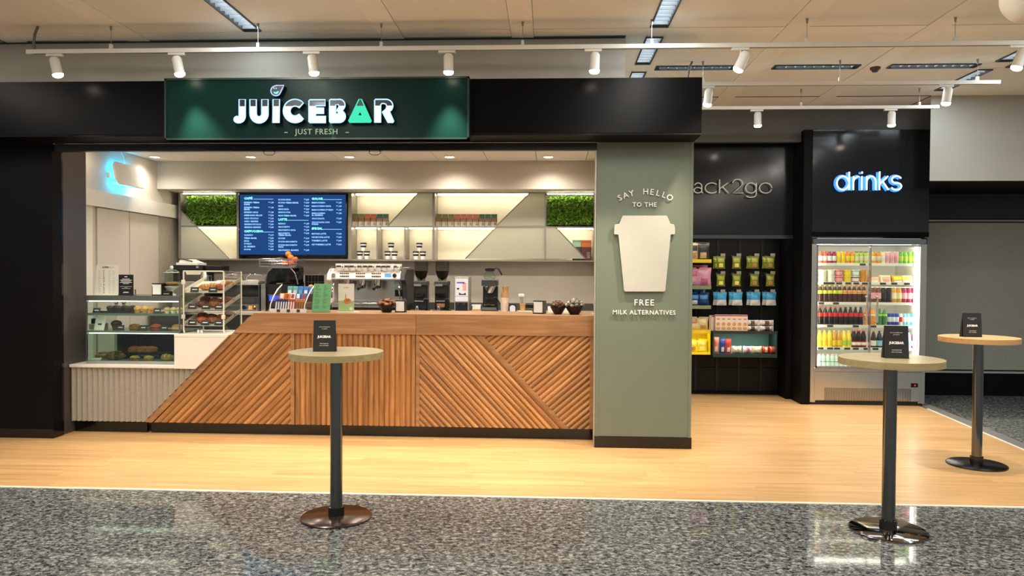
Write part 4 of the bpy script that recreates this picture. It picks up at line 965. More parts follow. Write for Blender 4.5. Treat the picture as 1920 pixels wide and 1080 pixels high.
jug(X, 9.22, ZR + q(523.5), 1.02, 'empty glass coffee jug standing on top of the filter brewer')
jug(X - 0.002, 9.19, ZR + q(576), 0.88, 'glass coffee jug on the hot plate inside the filter brewer')
M_KRAFT = mat('kraft_paper', (196, 150, 96), 0.7, noise=0.05); M_PALEPINK = mat('pale_paper_cup', (226, 198, 176), 0.65, noise=0.03)

# paper cup tower: a tall sleeve of cups with a kraft stack on top
X = PX(946, 570, 9.2)
bt = thing('serving_tray', 'flat black tray under the paper cup tower', 'tray', (X + 0.09, 9.16, ZR)); MB().box(-0.17, 0.17, -0.1, 0.14, 0.0, 0.012).build('plate', M_BLK, bt, bev=0.004); bt2 = MB().box(-0.172, 0.172, -0.102, -0.094, 0.004, 0.018).build('rim', M_BLK, bt)
z0 = ZR + 0.012; q = lambda v: PZ(946, v, 9.2)
t = thing('paper_cup_stack', 'tall stack of pale pink paper cups beside the filter brewer', 'cup stack', (X, 9.2, z0))
hh = q(558) - z0
pf = [(0.0, 0.0)]; k = 0
n = 16
for k in range(n): z = hh * k / n; pf += [(0.050, z), (0.047 - 0.0004 * (k == 0), z + hh / n * 0.85)]
pf.append((0.0, hh))
MB().lathe(pf, 24).build('cups', M_PALEPINK, t, smooth=True)
z1 = z0 + hh
t = thing('paper_cup_stack', 'short stack of brown kraft cups in the middle of the paper cup tower', 'cup stack', (X + 0.003, 9.2, z1)); hk = q(549) - z1
MB().lathe([(0.0, 0), (0.046, 0.0), (0.048, hk * 0.5), (0.046, hk * 0.5), (0.047, hk), (0.0, hk)], 24).build('cups', M_KRAFT, t, smooth=True)
z2 = z1 + hk
t = thing('paper_cup_stack', 'narrow stack of small kraft cups topping the paper cup tower', 'cup stack', (X + 0.01, 9.2, z2)); hk = q(537) - z2
MB().lathe([(0.0, 0), (0.030, 0.0), (0.036, hk * 0.85), (0.039, hk * 0.9), (0.039, hk), (0.0, hk)], 24).build('cups', M_KRAFT, t, smooth=True)
# small holder with black arched back
X = PX(961, 575, 9.12); t = thing('sachet_holder', 'small black arched holder with white sachets beside the paper cup tower', 'holder', (X, 9.12, z0))
MB().prism([(-0.045, 0), (0.045, 0), (0.045, 0.08), (0.03, 0.105), (0.0, 0.115), (-0.03, 0.105), (-0.045, 0.08)], 0.0, 0.05).build('case', M_BLK, t, bev=0.003)
MB().prism([(-0.034, 0.005), (0.034, 0.005), (0.034, 0.07), (0.02, 0.085), (0.0, 0.09), (-0.02, 0.085), (-0.034, 0.07)], -0.006, 0.0).build('sachets', mat('lilac_white', (225, 218, 230), 0.6), t)
# tray with lids, cup and stirrers
X = PX(983, 585, 9.1); t = thing('cream_tray', 'low cream tray on the rear counter under the cup of stirrers', 'tray', (X + 0.01, 9.08, ZR))
MB().box(-0.095, 0.095, -0.07, 0.09, 0.0, 0.03).build('dish', mat('cream_plastic', (232, 222, 196), 0.4), t, bev=0.012)
MB().box(-0.08, 0.08, -0.06, 0.08, 0.028, 0.033).build('liner', M_PAPER, t)
X = PX(980, 570, 9.14); zc0 = ZR + 0.033; t = thing('paper_cup', 'brown kraft cup holding clear stirrers, standing on the cream tray', 'cup', (X, 9.10, zc0))
MB().lathe([(0.0, 0.0), (0.028, 0.0), (0.036, 0.085), (0.039, 0.088), (0.036, 0.092), (0.033, 0.088), (0.026, 0.005)], 22).build('cup_wall', M_KRAFT, t, smooth=True)
rg = random.Random(9)
for k in range(12):
    s = thing('stirrer', f'clear plastic stirrer spoon standing in the kraft cup', 'stirrer', (X, 9.10, zc0 + 0.006), group='clear stirrers in the kraft cup') ; a = rg.uniform(0, 6.28); r = rg.uniform(0.005, 0.016); a2 = rg.uniform(-0.035, 0.01)
    MB().tube([(r * math.cos(a), r * math.sin(a), 0.0), (r * 1.4 * math.cos(a) + a2, r * 1.4 * math.sin(a), 0.17)], 0.0022, 5).build('stem', M_ACRYL, s)
    MB().ball((r * 1.4 * math.cos(a) + a2, r * 1.4 * math.sin(a), 0.185), 0.012, 0.003, 0.02, 8, 6).build('bowl', mat('frosted_plastic', (225, 225, 220), 0.3), s, smooth=True)
X = PX(1003, 585, 9.3); t = thing('plastic_tub', 'small translucent grey tub behind the napkin dispenser on the rear counter', 'tub', (PX(993, 575, 9.4), 9.45, ZR))
MB().box(-0.1, 0.1, -0.05, 0.05, 0.0, 0.1).build('tub_wall', glass('grey_tub', (170, 165, 150), 0.2), t, bev=0.008); MB().box(-0.09, 0.09, -0.04, 0.04, 0.004, 0.05).build('filling', M_PAPER, t)
for u, Y_, lab in ((893, 9.25, 'small stack of white paper cup lids between the dispenser and the brewer'),):
    X = PX(u, 575, Y_); t = thing('lid_stack', lab, 'lids', (X, Y_, ZR)); MB().box(-0.05, 0.06, -0.03, 0.07, 0, 0.045).build('box', M_KRAFT, t); MB().box(-0.045, 0.055, -0.028, 0.065, 0.045, 0.085).build('paper_stack', M_PAPER, t); MB().box(-0.055, 0.06, -0.032, 0.068, 0.085, 0.10).build('top_lid', M_WHITEP, t)

# ------------------------------------------------------------ napkin dispensers
nd0 = None
def napkins(X, Y, Z, label, rz=0.0, s=1.0):
    t = thing('napkin_dispenser', label, 'napkin holder', (X, Y, Z), rz, group='black napkin dispensers'); w, d, h = 0.052 * s, 0.09, 0.125 * s
    b = MB(); b.box(-w, w, 0.0, d, 0.0, 0.012); b.box(-w, w, 0, d, h - 0.006, h); b.box(-w, -w + 0.006, 0, d, 0, h); b.box(w - 0.006, w, 0, d, 0, h); b.box(-w, w, d - 0.006, d, 0, h); b.build('case', M_BLK, t, bev=0.002)
    MB().prism([(-w * 0.92, h * 0.93), (-w * 0.72, h * 0.84), (w * 0.72, h * 0.84), (w * 0.92, h * 0.93), (w * 0.7, h * 0.6), (w * 0.74, 0.012), (-w * 0.74, 0.012), (-w * 0.7, h * 0.6)], -0.008, -0.002).build('face_plate', M_WHITEP, t)
    MB().box(-w + 0.008, w - 0.008, 0.0, d - 0.01, 0.013, h - 0.012).build('napkins', M_PAPER, t)
    return t
napkins(PX(751, 580, 7.55), 7.52, ZF, 'black napkin dispenser on the oak counter, before the espresso machine', s=0.98)
napkins(PX(1009, 580, 7.5), 7.46, ZF, 'black napkin dispenser on the oak counter, next to the treat bowls', rz=-0.33, s=1.05)

# ------------------------------------------------------------ treat bowls
def bowl(X, Y, Z, r0, r1, h, label, items, rng, wrap):
    t = thing('treat_bowl', label, 'bowl', (X, Y, Z), group='black faceted treat bowls')
    b = MB(); b.lathe([(0.0, 0.0), (r0, 0.0), (r1, h), (r1 - 0.006, h), (r0 - 0.004, 0.008), (0.0, 0.008)], 9); b.build('shell', M_BLK, t)
    for k, (px_, py_, pz_, s) in enumerate(items):
        o = MB(); o.ball((0, 0, 0), s, s * 0.8, s * 0.55, 8, 5, 0.16, rng)
        x = o.build('treat', wrap[k % len(wrap)], None, (X + px_, Y + py_, Z + pz_), rot=(rng.uniform(-.5, .5), rng.uniform(-.5, .5), rng.uniform(0, 6)))
        yield x
M_BIS = [mat('biscuit_brown', (128, 78, 44), 0.7, noise=0.3, scale=60), mat('biscuit_dark', (98, 58, 34), 0.7, noise=0.3, scale=60), mat('biscuit_gold', (168, 112, 66), 0.7, noise=0.2, scale=60)]
M_CHO = [mat('chocolate_wrap_brown', (104, 58, 34), 0.45, noise=0.3, scale=60), mat('chocolate_wrap_dark', (76, 42, 26), 0.45, noise=0.3, scale=60)]
M_COOKW = [glass('clear_wrap', (238, 236, 230), 0.2, 2.5), mat('cookie_cream', (150, 140, 122), 0.6, noise=0.25, scale=80), mat('wrap_silver', (150, 148, 140), 0.25, 0.5, noise=0.2, scale=50)]
def heap(r, z0, zr, n, s, rng):
    out = []
    for k in range(n):
        a = k * 2.4; rr = r * math.sqrt((k + 0.5) / n); out.append((rr * math.cos(a), rr * math.sin(a), z0 + zr * (1 - (rr / r) ** 2) + rng.uniform(-0.004, 0.006), s * rng.uniform(0.85, 1.15)))
    return out
rg = random.Random(21)
def fill(X, Y, lab, r0, r1, h, n, s, zr, wrap, word):
    it = heap(r1 * 0.82, h + 0.004, zr, n, s, rg)
    for k, x in enumerate(bowl(X, Y, ZF, r0, r1, h, lab, it, rg, wrap)):
        tag(x, f'{word}', 'treat', group=word)
fill(PX(725, 580, 7.5), 7.50, 'black bowl of crinkled brown biscuits on the counter, before the espresso machine', 0.045, 0.088, 0.075, 26, 0.026, 0.05, M_BIS, 'brown biscuit in the bowl before the espresso machine')
fill(PX(1046, 580, 7.42), 7.42, 'black bowl of brown wrapped treats on the counter, beside the napkin dispenser', 0.038, 0.082, 0.075, 24, 0.023, 0.045, M_CHO, 'brown wrapped treat in the bowl beside the napkin dispenser')
fill(PX(1077, 580, 7.40), 7.40, 'widest black bowl, heaped with clear wrapped treats, beside the green pillar', 0.045, 0.100, 0.082, 30, 0.027, 0.058, M_COOKW, 'clear wrapped treat in the bowl beside the green pillar')
for u, Y_, k in ((1037, 7.72, 0), (1061, 7.74, 1)):
    X = PX(u, 582, Y_); t = thing('folded_card', ('small white folded card behind the napkin dispenser on the counter', 'small white folded card standing between the two treat bowls')[k], 'card', (X, Y_, ZF)); MB().prism([(-0.0, 0.0), (0.05, 0.0), (0.025, 0.065)], -0.055, 0.055, 'x').build('card_tent', M_PAPER, t)

# ------------------------------------------------------------ printed stands on the counter
X = PX(605, 590, 7.42); t = thing('menu_flyer', 'green printed menu flyer leaning in a holder on the oak counter', 'flyer', (X, 7.40, ZF), rz=0.06)
b = MB().prism([(-0.103, 0.006), (0.078, 0.006), (0.098, 0.288), (-0.078, 0.288)], -0.004, 0.0).build('sheet', mat('flyer_green', (112, 178, 122), 0.55, noise=0.02), t)
rr = random.Random(4); pl_ = MB()
for i in range(21):
    z = 0.272 - i * 0.0115
    if i % 6 == 5: continue
    off = -0.02 * (1 - z / 0.288)
    pl_.box(-0.062 + off, -0.062 + off + rr.uniform(0.025, 0.06), -0.0048, -0.004, z - 0.002, z + 0.002); pl_.box(0.02 + off, 0.02 + off + rr.uniform(0.02, 0.05), -0.0048, -0.004, z - 0.002, z + 0.002)
pl_.build('print', mat('flyer_print', (62, 122, 78), 0.6), t)
MB().box(-0.10, 0.08, 0.0, 0.07, 0.0, 0.006).build('holder_foot', M_ACRYL, t); MB().box(-0.10, 0.08, 0.001, 0.004, 0.0, 0.2).build('holder_back', M_ACRYL, t)
X0, X1 = PX(634.5, 560, 7.5), PX(664, 560, 7.5); X = (X0 + X1) / 2; w = (X1 - X0) / 2; hb = PZ(650, 532, 7.5) - ZF
t = thing('brochure_stand', 'white and green brochure picturing a burger, standing on the oak counter', 'flyer', (X, 7.5, ZF))
MB().box(-w, w, -0.003, 0.0, 0.004, hb).build('sheet', mat('brochure_cream', (226, 220, 202), 0.5, noise=0.01), t)
MB().box(-w, w, -0.0036, -0.003, 0.004, hb * 0.40).build('green_band', mat('brochure_green', (156, 184, 122), 0.55, noise=0.03), t)
bg = MB(); bg.prism(arc(0.012, hb * 0.36, 0.038, 200, 340, 8, 0.022) + arc(0.012, hb * 0.40, 0.038, 0, 180, 10, 0.024), -0.0044, -0.0036); bg.build('burger_print', mat('burger_print', (186, 120, 66), 0.6, noise=0.4, scale=60), t)
MB().prism([(-0.012, hb * 0.44), (0.004, hb * 0.44), (0.0, hb * 0.62), (-0.004, hb * 0.68), (-0.008, hb * 0.62)], -0.0042, -0.003).build('bottle_print', mat('bottle_print', (206, 160, 60), 0.5), t)
MB().prism(arc(w * 0.62, hb * 0.12, 0.017, 0, 350, 16), -0.0044, -0.0036).build('round_print', mat('round_print', (206, 216, 186), 0.6), t)
text('title_print', [('SUPER', 0, -0.0035, hb * 0.84, 0.014, 'CENTER')], mat('title_grey', (140, 132, 116), 0.6), t)
MB().box(-w, w * 1.6, -0.045, 0.05, 0.0, 0.004).build('foot', M_WHITEP, t)

# ------------------------------------------------------------ candy rack with bars
YK = 7.36
xk0, xk1 = PX(512, 580, YK), PX(572, 580, YK)
rk = thing('candy_rack', 'clear stepped rack of chocolate bars at the counter edge beside the green flyer', 'rack', ((xk0 + xk1) / 2, YK, ZF)); wk = (xk1 - xk0) / 2; kx = (xk0 + xk1) / 2
for s in (-1, 1):
    x = s * (wk + 0.012)
    MB().tube([(x - 0.02, -0.01, 0.0), (x - 0.012, -0.005, 0.08), (x, 0.05, 0.16), (x + 0.01, 0.13, 0.225), (x + 0.014, 0.24, 0.27)], 0.006, 8).build('side_rail', M_ACRYL if False else mat('milky_acrylic', (232, 226, 208), 0.25), rk, smooth=True)
    MB().prism([(-0.01, 0.0), (0.26, 0.0), (0.26, 0.265), (0.13, 0.225), (0.05, 0.16), (0.0, 0.08)], x - 0.002, x + 0.002, 'x').build('side_panel', M_ACRYL, rk)
MB().box(-wk - 0.02, wk + 0.02, -0.02, -0.012, 0.0, 0.036).build('front_lip', mat('milky_lip', (220, 216, 210), 0.3), rk)
for k in range(3):
    x = -wk * 0.62 + k * wk * 0.62; MB().box(x - 0.016, x + 0.016, -0.025, -0.02, 0.004, 0.03).build('price_tag', M_DARK, rk)
for (y, z) in ((0.0, 0.0), (0.09, 0.105), (0.18, 0.165)): MB().box(-wk, wk + (0.0), y - 0.01, y + 0.075, z, z + 0.005).build('step', M_ACRYL, rk)
def bar(X, Y, Z, w, h, d, tilt, m1, m2, name, label, cat, group, strip=(0.2, 0.8), rz=0.0):
    t = thing(name, label, cat, (X, Y, Z), rz, group)
    sn, cs = math.sin(tilt), math.cos(tilt)
    def q(p): x, y, z = p; return (x, y * cs + z * sn, z * cs - y * sn)
    b = MB(); b.box(-w / 2, w / 2, 0, d, 0, h); b.v = [q(p) for p in b.v]; b.build('wrapper', m1, t, bev=min(w, d) * 0.2)
    b = MB(); b.box(-w * 0.3, w * 0.3, -0.0015, 0.0, h * strip[0], h * strip[1]); b.v = [q(p) for p in b.v]; b.build('print', m2, t)
    b = MB(); b.box(-w / 2, w / 2, d * 0.4, d * 0.55, h, h + 0.006); b.v = [q(p) for p in b.v]; b.build('crimp', m1, t)
    return t
cN = mat('wrap_navy', (34, 38, 84), 0.3, noise=0.1); cR = mat('wrap_red', (178, 60, 34), 0.3, noise=0.1); cG = mat('wrap_gold', (190, 124, 40), 0.3, noise=0.1); cP = mat('print_pale', (206, 200, 196), 0.4, noise=0.1); cO = mat('wrap_orange', (236, 146, 52), 0.35, noise=0.1); cB = mat('wrap_blue', (64, 116, 190), 0.35, noise=0.1); cT = mat('wrap_teal', (96, 166, 168), 0.35, noise=0.1); cBr = mat('print_brown', (84, 40, 26), 0.4)
nb = 12
for k in range(nb):
    x = xk0 + 0.012 + (xk1 - xk0 - 0.024) * (k + 0.5) / nb
    kind = 0 if k < 5 else 1 if k < 8 else 2
    n_, p_, lab = ((cN, cP, 'navy'), (cR, cP, 'red'), (cG, cBr, 'golden'))[kind]; i = k - (0, 5, 8)[kind]
    bar(x, YK + 0.0, ZF + 0.0065, 0.0225, 0.128, 0.016, 0.32, n_, p_, 'chocolate_bar', f'{lab} chocolate bar in the rack front row, {ORD[i]} {lab} one from the juicer', 'chocolate bar', 'chocolate bars in the front row of the rack')
for k, (m1, m2, lab) in enumerate(((cO, M_WPRINT, 'orange and white snack packet in the middle row of the candy rack, at its end'), (cO, cR, 'orange and red snack packet in the middle row of the candy rack'), (M_WPRINT, cR, 'white snack packet with red stripe in the middle row of the candy rack'), (cB, M_WPRINT, 'blue and white snack packet in the middle row beside the white one'), (cB, cR, 'blue snack packet with red mark at the flyer end of the middle row'))):
    x = xk0 + 0.05 + k * 0.056; bar(x, YK + 0.098, ZF + 0.112, 0.05, 0.075, 0.02, 0.3, m1, m2, 'snack_packet', lab, 'snack', 'packets in the middle row of the candy rack', (0.35, 0.95))
for k, (m1, m2, lab) in enumerate(((cT, M_WPRINT, 'teal snack packet in the top row of the candy rack, beside the dark juicer'), (cT, cP, 'teal and pale snack packet second in the top row of the candy rack'), (cB, cT, 'plain blue snack packet in the middle of the rack top row'), (cB, M_WPRINT, 'blue snack packet with white stripe in the rack top row'), (cB, cP, 'blue snack packet beside the green flyer in the rack top row'))):
    x = xk0 + 0.10 + k * 0.056; bar(x, YK + 0.19, ZF + 0.172, 0.052, 0.085, 0.022, 0.25, m1, m2, 'snack_packet', lab, 'snack', 'packets in the top row of the candy rack', (0.1, 0.55))
# ================================================================== PASTRY CASE
YG = 7.30
gx0, gx1 = PX(163, 620, YG), PX(337, 620, YG)
dc = thing('display_case', 'glass pastry display case with steel rim and two glass shelves on the low pale counter', 'display case', ((gx0 + gx1) / 2, YG, zl)); gw = (gx1 - gx0) / 2; gX = (gx0 + gx1) / 2
zc_ = lambda v: PZ(250, v, YG) - zl
zTop, zS1, zS2 = zc_(554.5), zc_(588), zc_(620.5)
D_ = 0.52
MB().box(-gw, gw, -0.02, D_, 0.0, 0.028).build('base_tray', mat('case_base', (176, 176, 172), 0.35, 0.6), dc, bev=0.003)
M_CG = glass('case_glass', (246, 251, 248), 0.03, 1.1)
MB().box(-gw, gw, -0.02, D_, zTop - 0.008, zTop).build('top_glass', M_CG, dc)
b = MB(); b.box(-gw - 0.012, gw + 0.012, -0.028, -0.012, zTop - 0.05, zTop + 0.002); b.box(-gw, gw, D_ - 0.01, D_, zTop - 0.03, zTop); b.build('top_rail', mat('rail_grey_metal', (118, 124, 116), 0.3, 0.7), dc, bev=0.002)
M_CLED = emitter('case_led', (255, 244, 222), 7.0)
for z in (zTop - 0.052, zS2 - 0.021): MB().box(-gw + 0.02, gw - 0.02, 0.002, 0.016, z - 0.008, z).build('led_strip', M_CLED, dc)
for nm, z in (('glass_shelf', zS1), ('glass_shelf', zS2)):
    s = MB().box(-gw + 0.006, gw - 0.006, 0.0, D_ - 0.04, z - 0.008, z).build(nm, glass('shelf_glass', (232, 244, 238), 0.03, 1.4) if 'shelf_glass' not in MATS else MATS['shelf_glass'], dc)
    MB().box(-gw + 0.006, gw - 0.006, -0.006, 0.0, z - 0.020, z + 0.002).build('shelf_edge', mat('glass_edge_green', (92, 116, 104), 0.2), s)
for sx in (-1, 1):
    MB().box(sx * gw - 0.006, sx * gw + 0.006, -0.01, 0.006, 0.028, zTop).build('corner_post', M_STEELD, dc)
    MB().box(sx * gw - 0.003, sx * gw + 0.003, 0.006, D_, 0.028, zTop - 0.01).build('side_glass', M_CG, dc)
MB().box(-gw + 0.01, gw - 0.01, -0.008, -0.003, 0.03, zS2 - 0.02).build('front_glass', glass('teal_glass', (222, 238, 230), 0.03, 1.2), dc)
MB().box(-gw + 0.01, gw - 0.01, -0.009, -0.004, zS2 + 0.004, zTop - 0.05).build('front_glass', M_CG, dc)
vx = PX(213, 640, YG) - gX; MB().box(vx - 0.004, vx + 0.004, 0.02, D_, 0.03, zS2 - 0.02).build('partition_glass', MATS['teal_glass'], dc)
px0 = PX(230, 640, YG + D_) - gX
MB().box(-gw + 0.01, gw - 0.01, D_ - 0.012, D_ - 0.006, 0.03, zS2 - 0.01).build('back_panel', mat('case_back', (56, 66, 60), 0.4), dc)
MB().box(px0, gw - 0.012, D_ - 0.03, D_ - 0.014, 0.06, zS2 - 0.03).build('vent_plate', M_BLK, dc)
b = MB()
for k in range(26): x = px0 + 0.01 + k * (gw - 0.03 - px0) / 25; b.box(x - 0.0022, x + 0.0022, D_ - 0.034, D_ - 0.03, 0.06, zS2 - 0.03)
for k in range(14): z = 0.065 + k * (zS2 - 0.1) / 13; b.box(px0, gw - 0.012, D_ - 0.036, D_ - 0.033, z - 0.0022, z + 0.0022)
stuff(b.build('vent_grid', M_DARK, dc))
for sx in (-1, 1):
    x = PX(226 + sx * 7, 565, 7.8) - gX
    h_ = MB(); h_.lathe([(0.016, 0.0), (0.020, 0.02), (0.012, 0.055), (0.0, 0.06)], 14, (x, D_ - 0.03, zc_(570) - 0.03)); h_.build('door_knob', M_CHROME, dc, smooth=True)

M_TAG = mat('slate_tag', (34, 36, 38), 0.5)
def pcard(X, Y, Z, label, w=0.075, h=0.05, grp_='black price cards in the pastry case', rz=0.0):
    t = thing('price_card', label, 'price card', (X, Y, Z), rz, grp_)
    MB().prism([(0, 0), (0.004, 0), (0.02, h), (0.016, h)], -w / 2, w / 2, 'x').build('card', M_TAG, t); MB().box(-w / 2, w / 2, 0.0, 0.03, 0.0, 0.003).build('foot', M_TAG, t)
    MB().prism([(0.007 - 0.0006, h * 0.45), (0.007 + 0.0002, h * 0.45), (0.0095, h * 0.6), (0.0087, h * 0.6)], -w * 0.3, w * 0.3, 'x').build('print', M_WPRINT, t)
    return t
C_ = {n: mat('pastry_' + n, c, 0.6, noise=0.22, scale=40, bump=0.4) for n, c in dict(choco=(52, 34, 28), yellow=(224, 168, 72), pale=(206, 184, 120), brown=(138, 88, 50), gold=(198, 142, 80), dark=(92, 56, 36), green=(112, 128, 62), red=(176, 82, 52), cream=(226, 214, 188)).items()}
M_PCUP = mat('paper_case', (78, 52, 38), 0.7)
def muffin(X, Y, Z, c, label, grp_, s=1.0, case=None):
    t = thing('muffin', label, 'pastry', (X, Y, Z), random.uniform(0, 6), grp_)
    MB().lathe([(0.0, 0.0), (0.026 * s, 0.0), (0.034 * s, 0.032 * s)], 14).build('paper_case', case or M_PCUP, t)
    MB().lathe([(0.034 * s, 0.032 * s), (0.040 * s, 0.042 * s), (0.033 * s, 0.06 * s), (0.015 * s, 0.069 * s), (0.0, 0.07 * s)], 14).build('dome', C_[c], t, smooth=True)
    b = MB(); rg_ = random.Random(2)
    for k in range(7): a = rg_.uniform(0, 6.3); r = rg_.uniform(0, 0.024) * s; b.ball((r * math.cos(a), r * math.sin(a), (0.066 - 4 * r * r * 8) * s), 0.006 * s, nu=5, nv=4)
    b.build('topping', C_['dark' if c == 'choco' else 'cream'], t)
def croissant(X, Y, Z, c, label, grp_, s=1.0, rz=0.0):
    t = thing('croissant', label, 'pastry', (X, Y, Z), rz, grp_); b = MB(); n = 11; pr0 = None; ring = []
    for i in range(n):
        u = -1 + 2 * i / (n - 1); r = (0.030 * (1 - abs(u) ** 2.2) + 0.006) * s * (1.0 + 0.10 * (i % 2)); ring.append((Vector((u * 0.075 * s, 0.03 * u * u * s, 0.0)), r))
    v = []; f = []; m_ = 10
    for p, r in ring:
        for k in range(m_): a = 2 * PI * k / m_; v.append((p.x, p.y + r * math.cos(a), max(0.0, 0.026 * s + r * 0.95 * math.sin(a))))
    for i in range(n - 1):
        for k in range(m_): f.append((i * m_ + k, i * m_ + (k + 1) % m_, (i + 1) * m_ + (k + 1) % m_, (i + 1) * m_ + k))
    f += [tuple(range(m_)), tuple(range((n - 1) * m_, n * m_))]
    b.add(v, f); b.build('dough', C_[c], t, smooth=True)
    g = MB()
    for i in (2, 4, 6, 8): p, r = ring[i]; g.tube([(p.x, p.y + r * 1.0 * math.cos(a), 0.026 * s + r * 0.97 * math.sin(a)) for a in [PI * q / 8 for q in range(9)]], 0.003 * s, 5)
    g.build('fold', C_['dark' if c == 'brown' else 'brown'], t, smooth=True)
def roll(X, Y, Z, c, fillc, label, grp_, s=1.0, rz=0.0):
    t = thing('filled_roll', label, 'sandwich', (X, Y, Z), rz, grp_)
    MB().lathe([(0.0, 0.0), (0.05 * s, 0.002), (0.056 * s, 0.012 * s), (0.05 * s, 0.02 * s), (0.0, 0.02 * s)], 16, sx=1.25, sy=0.8).build('bottom_half', C_[c], t, smooth=True)
    b = MB().lathe([(0.0, 0.02 * s), (0.055 * s, 0.02 * s), (0.058 * s, 0.026 * s), (0.05 * s, 0.032 * s), (0.0, 0.032 * s)], 13, sx=1.25, sy=0.8); b.v = [(x + random.uniform(-.003, .003), y + random.uniform(-.003, .003), z) for x, y, z in b.v]; b.build('filling', C_[fillc], t)
    MB().lathe([(0.054 * s, 0.032 * s), (0.055 * s, 0.042 * s), (0.042 * s, 0.058 * s), (0.02 * s, 0.066 * s), (0.0, 0.068 * s)], 16, sx=1.25, sy=0.8).build('top_half', C_[c], t, smooth=True)
z1_, z2_, z3_ = zl + zS1, zl + zS2, zl + 0.028
YC1 = 7.42
def gx(u, v=600, Y=YC1): return PX(u, v, Y)
# upper shelf: black tray with chocolate muffins, pastries
t = thing('black_tray', 'flat black tray under the dark muffins on the upper shelf of the pastry case', 'tray', (gx(217), YC1 + 0.1, z1_)); MB().box(-0.17, 0.17, -0.13, 0.14, 0, 0.008).build('plate', M_BLK, t, bev=0.003); MB().box(-0.172, 0.172, -0.134, -0.128, 0.0, 0.02).build('rim', M_BLK, t)
for k in range(3):
    for j in range(2): muffin(gx(203 + k * 16), YC1 + 0.035 + j * 0.10, z1_ + 0.008, 'choco', f'chocolate muffin on the upper case shelf, {("front", "back")[j]} row, {ORD[k]} from the pillar', 'chocolate muffins on the upper case shelf', 0.92)
for k in range(3): muffin(gx(254 + k * 14), YC1 + 0.04, z1_, 'yellow', f'yellow topped muffin on the upper case shelf, {ORD[k]} after the chocolate ones', 'yellow muffins on the upper case shelf', 0.95, C_['gold'])
for k in range(3): muffin(gx(310 + k * 11.5), YC1 + 0.04, z1_, 'pale', f'pale seeded muffin on the upper case shelf, {ORD[k]} after the black price card', 'pale muffins on the upper case shelf', 0.85, C_['cream'])
pcard(gx(187), YC1 - 0.06, z1_ + 0.0, 'black price card before the chocolate muffins on the upper case shelf')
pcard(gx(296), YC1 - 0.02, z1_, 'black price card between yellow and pale muffins on the upper case shelf')
# middle shelf
t = thing('cake_box', 'flat white cake box with dark lid at the pillar end of the middle case shelf', 'box', (gx(176), YC1 + 0.06, z2_)); MB().box(-0.055, 0.055, -0.06, 0.1, 0, 0.052).build('carton', mat('carton_grey', (170, 160, 140), 0.7), t, bev=0.002); MB().box(-0.057, 0.057, -0.062, 0.102, 0.052, 0.058).build('lid', M_WHITE, t); MB().box(-0.05, 0.03, -0.03, 0.09, 0.058, 0.11).build('dark_pack', M_BLK, t, bev=0.003)
t = thing('notice_card', 'small white printed card propped on the middle shelf of the pastry case', 'card', (gx(190), YC1 - 0.045, z2_), rz=-0.08)
MB().prism([(0.0, 0.0), (0.003, 0.0), (0.043, 0.135), (0.040, 0.135)], -0.056, 0.056, 'x').build('card', M_PAPER, t); MB().prism([(0.013, 0.05), (0.0142, 0.05), (0.0192, 0.066), (0.0180, 0.066)], -0.02, 0.02, 'x').build('print', M_INK, t)
muffin(gx(213), YC1 + 0.05, z2_, 'choco', 'large chocolate muffin on the middle case shelf behind the white card', None, 1.35)
for u, c, f_, lab in ((249, 'brown', 'green', 'brown filled roll with green filling on the middle case shelf'), (289, 'red', 'dark', 'reddish filled roll in the middle of the middle case shelf'), (330, 'gold', 'cream', 'golden filled roll with pale filling at the stand end of the middle case shelf')):
    roll(gx(u), YC1 + 0.04, z2_, c, f_, lab, 'filled rolls on the middle case shelf', 0.9)
for u, lab in ((227, 'black price card before the brown roll on the middle case shelf'), (270, 'black price card between the brown and reddish rolls'), (309, 'black price card between the reddish and golden rolls')): pcard(gx(u), YC1 - 0.02, z2_, lab)
t = thing('white_plate', 'flat white plate at the back of the middle case shelf', 'plate', (gx(250), 7.64, z2_)); MB().lathe([(0.0, 0.0), (0.07, 0.0), (0.115, 0.018), (0.115, 0.022), (0.07, 0.006), (0.0, 0.006)], 28).build('dish', M_CUP, t, smooth=True); MB().lathe([(0.111, 0.021), (0.116, 0.021)], 28).build('rim', M_WHITEP, t)
# lower compartment
t = thing('black_tray', 'black raised tray holding long sandwiches in the lower case compartment', 'tray', (gx(262, 655), 7.58, z3_)); MB().box(-0.26, 0.24, -0.10, 0.12, 0.05, 0.06).build('plate', M_BLK, t, bev=0.003)
for sx in (-0.2, 0.18): MB().box(sx - 0.02, sx + 0.02, -0.08, 0.1, 0.0, 0.05).build('foot', M_BLK, t)
for k in range(3): roll(gx(240 + k * 15, 655), 7.55, z3_ + 0.06, 'red', 'green', f'toasted sandwich with green filling on the black tray, {ORD[k]} counted from the glass partition', 'toasted sandwiches on the raised black tray', 1.0, 0.5)
croissant(gx(216, 668), 7.40, z3_, 'brown', 'brown croissant on the case floor beside the glass partition', None, 1.35, 0.15)
for u, lab in ((259, 'small dark edged roll on the case floor under the black tray'), (285, 'small green edged roll on the case floor, second under the black tray')): roll(gx(u, 672), 7.36, z3_, 'gold', 'dark' if u < 270 else 'green', lab, 'small rolls on the case floor', 0.75)
croissant(gx(316, 670), 7.38, z3_, 'gold', 'golden croissant on the case floor at the white box end', None, 1.1, -0.1)
